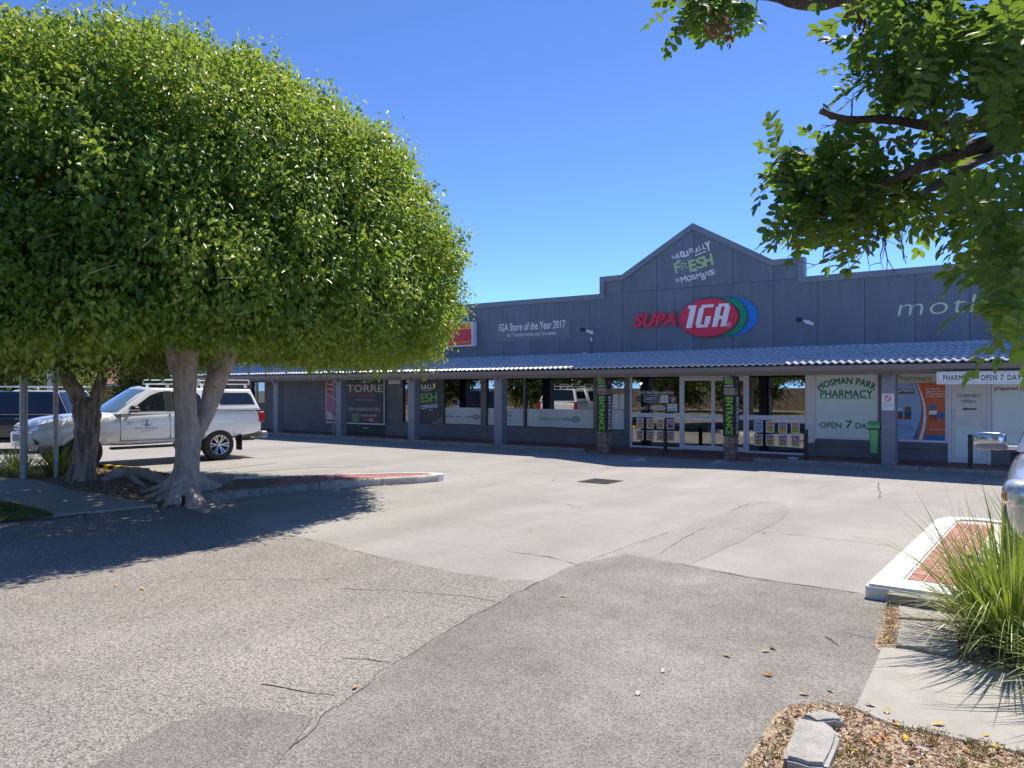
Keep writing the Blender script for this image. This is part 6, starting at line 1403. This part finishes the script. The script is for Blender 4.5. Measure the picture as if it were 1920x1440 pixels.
# ---- wagons
def wagon(name, loc, rz, paint, label, cat, group=None, rails=True, roof=1.72, van=False):
    V_ = empty(name, loc, rz, label, cat, group)
    Pw = dict(w=.93, axles=(0, 2.75), r=.36, arch=.43, lift=.03, lip='blackp', st=[
        (-.92,.86,.42,.72,.98,1.04), (-.86,.96,.36,.72,1.04,1.08), (-.3,1.0,.34,.74,1.06,1.08), (.8,1.0,.30,.74,1.05,1.08), (1.9,1.0,.30,.74,1.03,1.07), (2.3,1.0,.32,.74,1.02,1.08), (2.9,.99,.34,.73,.98,1.04), (3.3,.95,.34,.70,.92,.97), (3.5,.84,.36,.66,.84,.88), (3.57,.68,.38,.62,.76,.80)])
    lower_body(V_, Pw, paint)
    GB = dict(xs=(-.88, -.50, 1.35, 2.15), zb=1.03, zr=roof-.06, wb=.875, wt=.66, crown=.05)
    greenhouse(V_, GB, paint)
    t = roof-.06
    for s in (1, -1):
        side_panel(V_, GB, [(1.20,1.09),(1.88,1.09),(1.78,1.2),(1.42,t-.16),(1.20,t-.10)], M['darkglass'], 'side_window', s)
        side_panel(V_, GB, [(.30,1.09),(1.12,1.09),(1.12,t-.10),(.40,t-.10),(.30,t-.2)], M['darkglass'], 'side_window', s)
        side_panel(V_, GB, [(-.62,1.12),(.20,1.09),(.28,t-.12),(-.34,t-.13)], M['darkglass'], 'side_window', s)
        y = s*.93
        vbox(V_, 'tail_lamp', M['taillight'], -.93, -.78, min(y*.84, y*.98), max(y*.84, y*.98), .78, 1.04, b=.02)
        for x in (.35, 1.25): vbox(V_, 'door_handle', M['chrome'], x, x+.16, min(y*.99, y*1.02), max(y*.99, y*1.02), .93, .955, b=.006)
        sm = MB()
        for x in (2.02, 1.16, .24): sm.box(x, x+.007, min(y*.92, y*1.0015), max(y*.92, y*1.0015), .45, 1.02)
        sm.build('door_gap', M['cardark'], V_, world=False)
        vbox(V_, 'window_trim', M['chrome'], -.62, 1.95, min(y*.938, y*.955), max(y*.938, y*.955), 1.055, 1.075, b=.004)
        vbox(V_, 'wing_mirror', paint, 1.72, 1.90, min(y*1.03, y*1.27), max(y*1.03, y*1.27), 1.07, 1.23, b=.045); vbox(V_, 'mirror_arm', M['blackp'], 1.80, 1.85, min(y*.92, y*1.05), max(y*.92, y*1.05), 1.06, 1.09)
        vbox(V_, 'headlamp', M['lens'], 3.22, 3.50, min(y*.62, y*.90), max(y*.62, y*.90), .70, .88, b=.04)
        vbox(V_, 'sill', M['blackp'], .45, 2.3, min(y*.9, y*1.005), max(y*.9, y*1.005), .30, .38, b=.02)
        if rails:
            MB().tube([(-.3, s*.62, t+.04), (-.25, s*.62, t+.10), (1.1, s*.62, t+.10), (1.2, s*.62, t+.05)], .018, 8).build('roof_rail', M['alu'], V_, world=False, smooth=True)
    screen(V_, GB, True, M['darkglass'], 'windscreen'); screen(V_, GB, False, M['darkglass'], 'rear_window')
    vbox(V_, 'front_bumper', paint, 3.35, 3.62, -.72, .72, .34, .60, b=.06); vbox(V_, 'grille', M['blackp'], 3.50, 3.58, -.45, .45, .64, .78, b=.01)
    vbox(V_, 'rear_bumper', paint, -1.0, -.80, -.80, .80, .34, .58, b=.05)
    for ax in Pw['axles']:
        for s in (1, -1): wheel(V_, ax, s*.80, .36, .22, s, 5, .225)
    return V_
a = dp(60, 0, 21.5); nv = wagon('estate_car', (a[0]-.2, a[1]+.4, 0), HD+R(-8), M['carnavy'], 'dark navy estate car parked beyond the nose of the white pickup', 'car', rails=False, roof=1.76)
nv.location = (*dp(95, 0, 22.3)[:2], 0); nv.rotation_euler = (0, 0, YAW+R(186))
a = dp(118, 0, 27); wv = wagon('white_estate_car', (a[0], a[1], 0), YAW+R(184), M['carwhite'], 'white car with a ladder rack on its roof, behind the navy car', 'car', rails=False, roof=1.78)
lr = MB()
for yy_ in (-.5, .5): lr.tube([(-.7, yy_, 1.86), (1.9, yy_, 1.86)], .03, 6)
for x in np.linspace(-.5, 1.7, 7): lr.tube([(x, -.5, 1.86), (x, .5, 1.86)], .022, 6)
for x in (0, 1.1):
    for yy_ in (-.5, .5): lr.box(x-.02, x+.02, yy_-.02, yy_+.02, 1.76, 1.86)
lr.build('ladder_rack', M['alu'], wv, world=False)
# ---- silver four-wheel drive at the right edge
S = empty('silver_car', (0, 0, 0), 0, 'silver four wheel drive at the right edge, its mirror sticking out over the grass', 'car')
SX = -.53; fy = 7.45
S.location = (SX+.93, fy+3.75, 0); S.rotation_euler = (0, 0, R(-90))
SP_ = dict(w=.93, axles=(0, 2.85), r=.38, arch=.45, lift=.03, lip='carsilver', st=[
    (-1.0,.88,.48,.82,1.12,1.18), (-.9,.97,.44,.82,1.16,1.2), (-.3,1.0,.42,.82,1.18,1.2), (.9,1.0,.40,.82,1.17,1.2), (2.0,1.0,.40,.82,1.14,1.19), (2.4,1.0,.42,.82,1.10,1.18), (3.0,.995,.44,.80,1.07,1.13), (3.42,.96,.44,.78,1.02,1.07), (3.64,.86,.46,.74,.93,.98), (3.74,.70,.48,.70,.84,.88)])
lower_body(S, SP_, M['carsilver'])
GS = dict(xs=(-.95, -.60, 1.40, 2.10), zb=1.14, zr=1.78, wb=.885, wt=.68, crown=.05); greenhouse(S, GS, M['carsilver'])
for s in (1, -1):
    side_panel(S, GS, [(1.22,1.21),(1.86,1.21),(1.78,1.32),(1.48,1.62),(1.22,1.69)], M['darkglass'], 'side_window', s); side_panel(S, GS, [(.30,1.21),(1.13,1.21),(1.13,1.69),(.30,1.69)], M['darkglass'], 'side_window', s); side_panel(S, GS, [(-.70,1.22),(.20,1.21),(.20,1.68),(-.48,1.66)], M['darkglass'], 'side_window', s)
    y = s*.93
    m_ = sellipsoid(MB(), (1.785, y*1.21, 1.225), (.085, .145, .088), .5).build('wing_mirror', M['mirrorsilver'], S, world=False, smooth=True); m_.data.polygons.foreach_set('use_smooth', [True]*len(m_.data.polygons))
    sellipsoid(MB(), (1.787, y*1.20, 1.165), (.088, .148, .04), .5).build('mirror_base', M['greyp'], m_, world=False)
    vbox(S, 'mirror_arm', M['alu'], 1.74, 1.81, min(y*.93, y*1.07), max(y*.93, y*1.07), 1.135, 1.175, b=.012)
    hl = MB(); pr_ = [(3.30, .955, .80), (3.28, .955, .90), (3.34, .95, 1.0), (3.48, .91, 1.02), (3.62, .84, .99), (3.70, .72, .93), (3.72, .66, .86), (3.71, .70, .80), (3.62, .82, .755), (3.45, .91, .755)]
    sellipsoid(hl, (3.46, y*.84, .885), (.245, .125, .125), .75)
    ho = hl.build('headlamp', M['lens'], S, world=False, smooth=True)
    MB().lathe([(.0005, .02), (.035, .012), (.05, -.01)], 16, (3.655, y*.92, .87), 'x').build('indicator', M['amber'], ho, world=False, smooth=True)
    sm = MB()
    for x in (2.02, 1.17, .24): sm.box(x, x+.007, min(y*.92, y*1.0015), max(y*.92, y*1.0015), .5, 1.13)
    sm.build('door_gap', M['cardark'], S, world=False)
screen(S, GS, True, M['darkglass'], 'windscreen'); screen(S, GS, False, M['darkglass'], 'rear_window')
vbox(S, 'front_bumper', M['carsilver'], 3.50, 3.82, -.74, .74, .42, .70, b=.07); vbox(S, 'grille', M['blackp'], 3.70, 3.78, -.42, .42, .74, .90, b=.01); vbox(S, 'rear_bumper', M['carsilver'], -1.1, -.9, -.8, .8, .44, .68, b=.05)
for ax in SP_['axles']:
    for s in (1, -1): wheel(S, ax, s*.81, .38, .24, s, 5, .24)
# ------------------------------------------------------------------ overhanging tree at the upper right
BT = empty('overhanging_tree', (5.2, 3.2, 0), 0, 'near tree reaching in from the upper right with pinnate leaves and bare twigs', 'tree')
lim = [([Vector((5.2, 3.2, 0)), Vector((5.15, 3.2, 1.2)), Vector((4.9, 3.3, 2.2)), Vector((4.2, 3.4, 2.9)), cp(2150, 250, 3.3), cp(2000, 262, 3.2)], [.26,.20,.17,.13,.10,.07]),
       ([cp(2150, 240, 3.3), cp(1990, 262, 3.0), cp(1890, 268, 2.85), cp(1830, 272, 2.75), cp(1770, 296, 2.72), cp(1725, 312, 2.75), cp(1680, 335, 2.85), cp(1600, 372, 3.05), cp(1540, 380, 3.2)], [.07,.05,.034,.028,.024,.021,.015,.009,.005]),
       ([cp(1900, 272, 2.85), cp(1860, 290, 2.75), cp(1800, 320, 2.65), cp(1730, 362, 2.62)], [.024,.019,.016,.012]),
       ([cp(1700, 330, 3.1), cp(1685, 360, 3.1), cp(1680, 410, 3.1)], [.018,.015,.010]),
       ([cp(1760, 238, 3.0), cp(1690, 226, 2.9), cp(1640, 224, 2.85), cp(1590, 224, 2.85), cp(1562, 217, 2.85), cp(1538, 208, 2.85)], [.022,.017,.015,.013,.012,.011]),
       ([cp(2150, 200, 3.3), cp(1950, 215, 3.4), cp(1850, 235, 3.35), cp(1760, 238, 3.3)], [.08,.05,.04,.03]),
       ([cp(2200, -300, 3.6), cp(1900, -120, 3.7), cp(1650, -18, 3.8), cp(1550, 2, 3.8), cp(1480, 0, 3.8), cp(1380, -25, 3.8), cp(1300, -30, 3.8)], [.09,.06,.05,.042,.036,.028,.012]),
       ([Vector((4.2, 3.4, 2.9)), Vector((3.9, 3.5, 4.2)), cp(2200, -300, 3.6)], [.13,.11,.09])]
lm_ = MB()
def rough(p, r_):                 # finer, knobbly run of the limb
    P = []; Q = []
    for a, b, ra, rb in zip(p[:-1], p[1:], r_[:-1], r_[1:]):
        n = max(2, int((b-a).length/.05)); n = min(n, 14)
        for k in range(n):
            t = k/n; q = a.lerp(b, t); s_ = ra+(rb-ra)*t; P.append(q+Vector(noise.noise_vector(q*9))*s_*.55); Q.append(s_*(1+.28*noise.noise(q*21)))
    P.append(p[-1]); Q.append(r_[-1]); return P, Q
for p, r_ in lim: lm_.tube(*rough(p, r_), 12, jit=.07)
lo = lm_.build('limb', M['barkdark'], BT, smooth=True)
tw = MB()
def twig(px, py, D, dx, dy, n=4, L=.16, r=.0035):
    p = cp(px, py, D); d = (cp(px+dx, py+dy, D)-p).normalized(); pts = [p]
    for i in range(n): d = (d+Vector(RNG.normal(0, .22, 3))).normalized(); pts.append(pts[-1]+d*L/n)
    tw.tube(pts, [r*(1-.7*i/n) for i in range(n+1)], 5)
    for i in range(1, n):
        if RNG.random() < .7:
            d2 = (d+Vector(RNG.normal(0, .7, 3))).normalized(); tw.tube([pts[i], pts[i]+d2*L*.25, pts[i]+d2*L*.4+Vector(RNG.normal(0, .01, 3))], [r*.6, r*.4, r*.2], 4)
for a_ in ((1650,440,3.1,-1,.5,5,.28),(1640,452,3.1,-1,.75,6,.30),(1610,470,3.1,-1,.25,4,.16),(1655,445,3.1,-.1,1,4,.14),(1650,445,3.1,-.5,.8,4,.14),(1596,222,2.85,0,-1,3,.10),(1545,208,2.85,-.2,-1,2,.03),(1590,226,2.85,-1,.35,3,.12),(1720,270,2.8,-.9,-.5,5,.28),(1750,285,3.1,-.3,-1,5,.26),(1780,262,3.1,-.7,-.6,6,.32),(1700,290,3.1,.6,-.7,5,.26),(1810,265,3.1,-.5,-1,5,.25),(1790,280,3.1,.8,-.6,5,.22),(1680,410,3.1,-.7,1,5,.26),(1660,440,3.1,.3,1,4,.2)): twig(*a_)
tw.build('bare_twigs', M['twig'], BT)
# leaves: pinnate sprays scattered through the foliage masses (centre px,py,depth; spread px,px,m; number of sprays; tone)
masses = [(1690,70,3.0,72,65,.28,66,.28),(1650,40,3.2,34,40,.2,24,.28),(1665,170,3.0,36,36,.2,26,.28),(1800,70,2.6,110,75,.3,80,.22),(1900,110,2.3,60,100,.3,70,.24),(1705,160,3.0,50,50,.25,36,.30),(1645,130,3.1,26,36,.16,12,.28),(1850,170,2.6,80,40,.25,40,.26),
          (1500,325,3.15,40,28,.13,28,.42),(1570,325,3.1,60,22,.16,44,.50),(1640,350,3.1,60,36,.18,44,.40),(1560,385,3.1,70,38,.18,66,.36),(1500,375,3.15,36,36,.12,28,.34),(1610,425,3.1,60,22,.16,34,.42),(1525,440,3.1,26,26,.10,16,.33),(1690,398,3.0,36,26,.18,28,.50),(1570,460,3.1,26,14,.10,8,.36),
          (1798,385,3.0,34,34,.2,30,.62),(1832,440,2.9,24,26,.18,24,.45),(1882,462,2.5,32,36,.2,34,.36),(1905,400,2.2,26,36,.15,14,.48),(1890,505,2.4,18,24,.14,17,.42),(1902,548,2.1,20,32,.12,17,.42),(1905,615,1.95,14,22,.06,8,.85),(1915,320,2.4,14,24,.12,10,.4),(1850,345,2.9,26,14,.12,9,.45),(1740,345,3.1,26,16,.12,12,.45),
          (1310,40,3.8,30,16,.13,30,.48),(1350,24,3.8,36,20,.13,32,.45),(1390,34,3.8,20,10,.08,9,.45),(1285,36,3.8,12,10,.08,6,.5),(2050,100,2.6,120,140,.4,110,.25),(2060,400,2.5,100,150,.3,80,.4),(1750,-90,3.0,250,70,.5,140,.25)]
P_, D_, N_, L_, W_, T_ = [], [], [], [], [], []
rng = np.random.default_rng(21); stalks = MB()
for (px, py, dep, sx, sy, sd, ns_, tn) in masses:
    for _ in range(int(ns_*.86)):
        q = cp(px+np.clip(rng.normal(0, .55), -1.25, 1.25)*sx, py-30+np.clip(rng.normal(0, .55), -1.25, 1.25)*sy, dep+rng.normal(0, sd*.6))
        d = Vector(rng.normal(0, .7, 3)); d.z -= .45; d.normalize(); npair = rng.integers(4, 7); sp = .034*rng.uniform(.85, 1.15); ls = .046*rng.uniform(.75, 1.15)
        side = d.cross(Vector((0, 0, 1))+Vector(rng.normal(0, .35, 3))).normalized(); nn = side.cross(d).normalized(); tt = tn+rng.normal(0, .10); pts = [q.copy()]
        for i in range(npair):
            d = (d+Vector((0, 0, -.06))).normalized(); q = q+d*sp; pts.append(q.copy())
            for s in (1, -1):
                P_.append(q[:]); dd = side*s+d*.45+Vector(rng.normal(0, .14, 3)); D_.append(dd[:]); N_.append((nn+Vector(rng.normal(0, .22, 3)))[:]); l = ls*rng.uniform(.85, 1.12); L_.append(l); W_.append(l*rng.uniform(.52, .62)); T_.append(tt+rng.normal(0, .07))
        P_.append(q[:]); D_.append((d+Vector(rng.normal(0, .1, 3)))[:]); N_.append(nn[:]); L_.append(ls*1.1); W_.append(ls*.6); T_.append(tt+.05)
        stalks.tube(pts, [.0012]*len(pts), 3, cap=False)
P_, D_, N_, L_, W_, T_ = map(np.array, (P_, D_, N_, L_, W_, T_)); T_ = np.clip(T_, 0, 1)
stalks.build('leaf_stalks', mat('green stalk', (.10,.14,.04), .7), BT, fixn=False)['kind'] = 'stuff'
camp = np.array([0, 0, CH]); dep_ = (P_-camp)@np.array([-CS, CC, 0]); sx_ = ((P_-camp)@np.array([CC, CS, 0]))/dep_*F+960; sy_ = 731-(P_[:, 2]-CH)/dep_*F
inv = (sx_ > 1220) & (sx_ < 1925) & (sy_ > -5) & (sy_ < 700); order = np.argsort(np.where(inv, dep_/L_, 1e9)); near_i = order[:300]; rest_i = order[300:]
V, Fc, m_ = leaves_np(P_[rest_i], D_[rest_i], N_[rest_i], L_[rest_i], W_[rest_i], .22, 'oval')
np_mesh('foliage', V, Fc, M['leafR'], np.repeat(T_[rest_i], m_), loc=(1.5, 3.2, 2.6), parent=BT)['kind'] = 'stuff'
base_leaf = []
for q in range(4):
    V1, F1, _ = leaves_np(np.zeros((1, 3)), np.array([[1., 0, 0]]), np.array([[0, 0, 1.]]), np.array([1.]), np.array([.57]), .22, 'oval')
    o = np_mesh('leaf', V1, F1, M['leafR'], np.full(9, (.22, .36, .5, .68)[q])); base_leaf.append(o.data); bpy.data.objects.remove(o)
for i in near_i:
    X = Vector(D_[i]).normalized(); Y = -X.cross(Vector(N_[i])).normalized(); Z = X.cross(Y)
    o = bpy.data.objects.new('leaf', base_leaf[int(np.argmin(np.abs(np.array((.22, .36, .5, .68))-T_[i])))]); COL.objects.link(o); o.parent = BT
    mt_ = Matrix((X, Y, Z)).transposed().to_4x4(); o.rotation_euler = mt_.to_euler(); o.scale = (L_[i],)*3; o.location = Vector(P_[i])-Vector(BT.location)
# dry brown seed clusters
Q = []
for (px, py, dep, sx, sy, k) in ((1352,46,3.5,18,18,40),(1335,54,3.5,12,14,24),(1366,66,3.5,8,12,16),(1612,26,2.9,12,30,60),(1628,70,2.9,8,18,22),(1598,20,2.9,8,16,24),(1762,245,3.1,8,22,16)):
    for _ in range(k): Q.append(dp(px+rng.normal(0, .6)*sx, py+rng.normal(0, .6)*sy, dep+rng.normal(0, .08)))
Q = np.array(Q); n = len(Q); Dd = rng.normal(0, .35, (n, 3))+[0, 0, -1]; V, Fc, m_ = leaves_np(Q, Dd, rnd(n), .030*rng.uniform(.6, 1.2, n), .012*rng.uniform(.6, 1.3, n), .4, 'oval')
np_mesh('dry_seed_clusters', V, Fc, M['dryleaf'], np.repeat(np.clip(rng.normal(.45, .2, n), 0, 1), m_), loc=(1, 3, 3), parent=BT)['kind'] = 'stuff'
# ------------------------------------------------------------------ background: house, garden trees; trees across the street that the glass reflects
hb = dp(240, 722, 52); H = empty('brick_house', (hb[0], hb[1], 0), YAW, 'low brick house with a terracotta roof beyond the car park', 'house')
hz = 2.1; MB().box(-4.5, 3.6, 0, 5, 0, hz).build('wall', M['housewall'], H, world=False); MB().box(-1.0, .4, -.03, .02, .9, 1.8).build('window', M['darkglass'], H, world=False); MB().box(1.4, 2.6, -.03, .02, .9, 1.8).build('window', M['darkglass'], H, world=False)
rf = MB(); rf.add([(-5, -.5, hz-.02), (4.1, -.5, hz-.02), (4.1, 5.5, hz-.02), (-5, 5.5, hz-.02), (-2.5, 2.5, hz+1.3), (2.2, 2.5, hz+1.3)], [(0,1,5,4), (1,2,5), (2,3,4,5), (3,0,4), (3,2,1,0)]); rf.build('roof', M['roofred'], H, world=False); MB().box(-5.05, 4.15, -.62, -.5, hz-.1, hz+.03).build('gutter', M['carwhite'], H, world=False)
def garden_tree(px, D, h, rad, tone, label, seed, zb=.3, n=520, ll=.16, xy=None, cat='tree', group='garden trees beyond the car park'):
    x_, y_ = xy if xy else dp(px, 0, D)[:2]; t = empty('garden_tree', (x_, y_, 0), 0, label, cat, group)
    MB().tube([(x_, y_, 0), (x_+.1, y_, h*.3), (x_+.05, y_+.1, h*.6)], [.16*h/5, .12*h/5, .05], 8).build('trunk', M['barkrough'], t, smooth=True)
    c_, _, _ = crown('crown', (x_, y_), rad, rad, 2.0, [(zb,.25),(zb+h*.08,.62),(zb+h*.28,.95),(zb+h*.45,1.0),(zb+h*.65,.85),(zb+h*.82,.55),(h,.05)], n, 22, ll, M['leafbg'], t, seed, depth=rad*.16, spread=rad*.10, toned=tone, lump=rad*.22, inner=2500)
    c_['kind'] = 'stuff'; return t
garden_tree(20, 42, 4.4, 3.0, .55, 'yellow green bushy tree at the far left behind the thick pole', 31, .2)
garden_tree(95, 46, 4.0, 2.8, .72, 'bright yellowish shrub tree between the two grey poles', 32, .2)
garden_tree(160, 58, 4.6, 3.0, .45, 'green tree left of the terracotta roofed house', 33)
garden_tree(292, 48, 5.4, 2.3, .40, 'dark green tree right of the terracotta roofed house', 34)
garden_tree(330, 54, 5.2, 2.6, .55, 'green tree half hidden by the pale trunk', 35)
garden_tree(-60, 40, 5.6, 3.2, .35, 'dark tree at the very edge behind the navy car', 36)
garden_tree(400, 60, 4.0, 2.4, .45, 'low tree at the far end of the shop building', 37)
for i, (x_, y_, h, r, tn) in enumerate(((-47,-13,7.5,3.6,.35),(-39,-16,6.5,3.2,.55),(-32,-13,8,3.6,.3),(-25,-16,6.5,3.0,.5),(-19,-14,7.5,3.4,.35),(-12.5,-16,6.5,3.0,.6),(-6,-15,8,3.4,.35),(1,-14,7,3.2,.4))):
    garden_tree(0, 0, h, r, tn, ('first', 'second', 'third', 'fourth', 'fifth', 'sixth', 'seventh', 'eighth')[i]+' tree of the row across the street, seen only reflected in the shop glass', 50+i, .5, 260, .24, (x_, y_), group='trees across the street')
sheet('dry_lawn', [(-90,-9),(20,-9),(20,-40),(-90,-40)], .02, mat('dry lawn', (.42,.33,.17), .95, col2=(.16,.17,.06), vscale=.5, cpos=(.35,.6)))
hd = MB()
hd.box(-70, 12, -26.5, -25.8, 0, 1.9); tag(hd.build('boundary_fence', mat('fence board', (.16,.13,.10), .9, var=.2), None), 'long brown board fence across the street, reflected in the glass', 'fence')
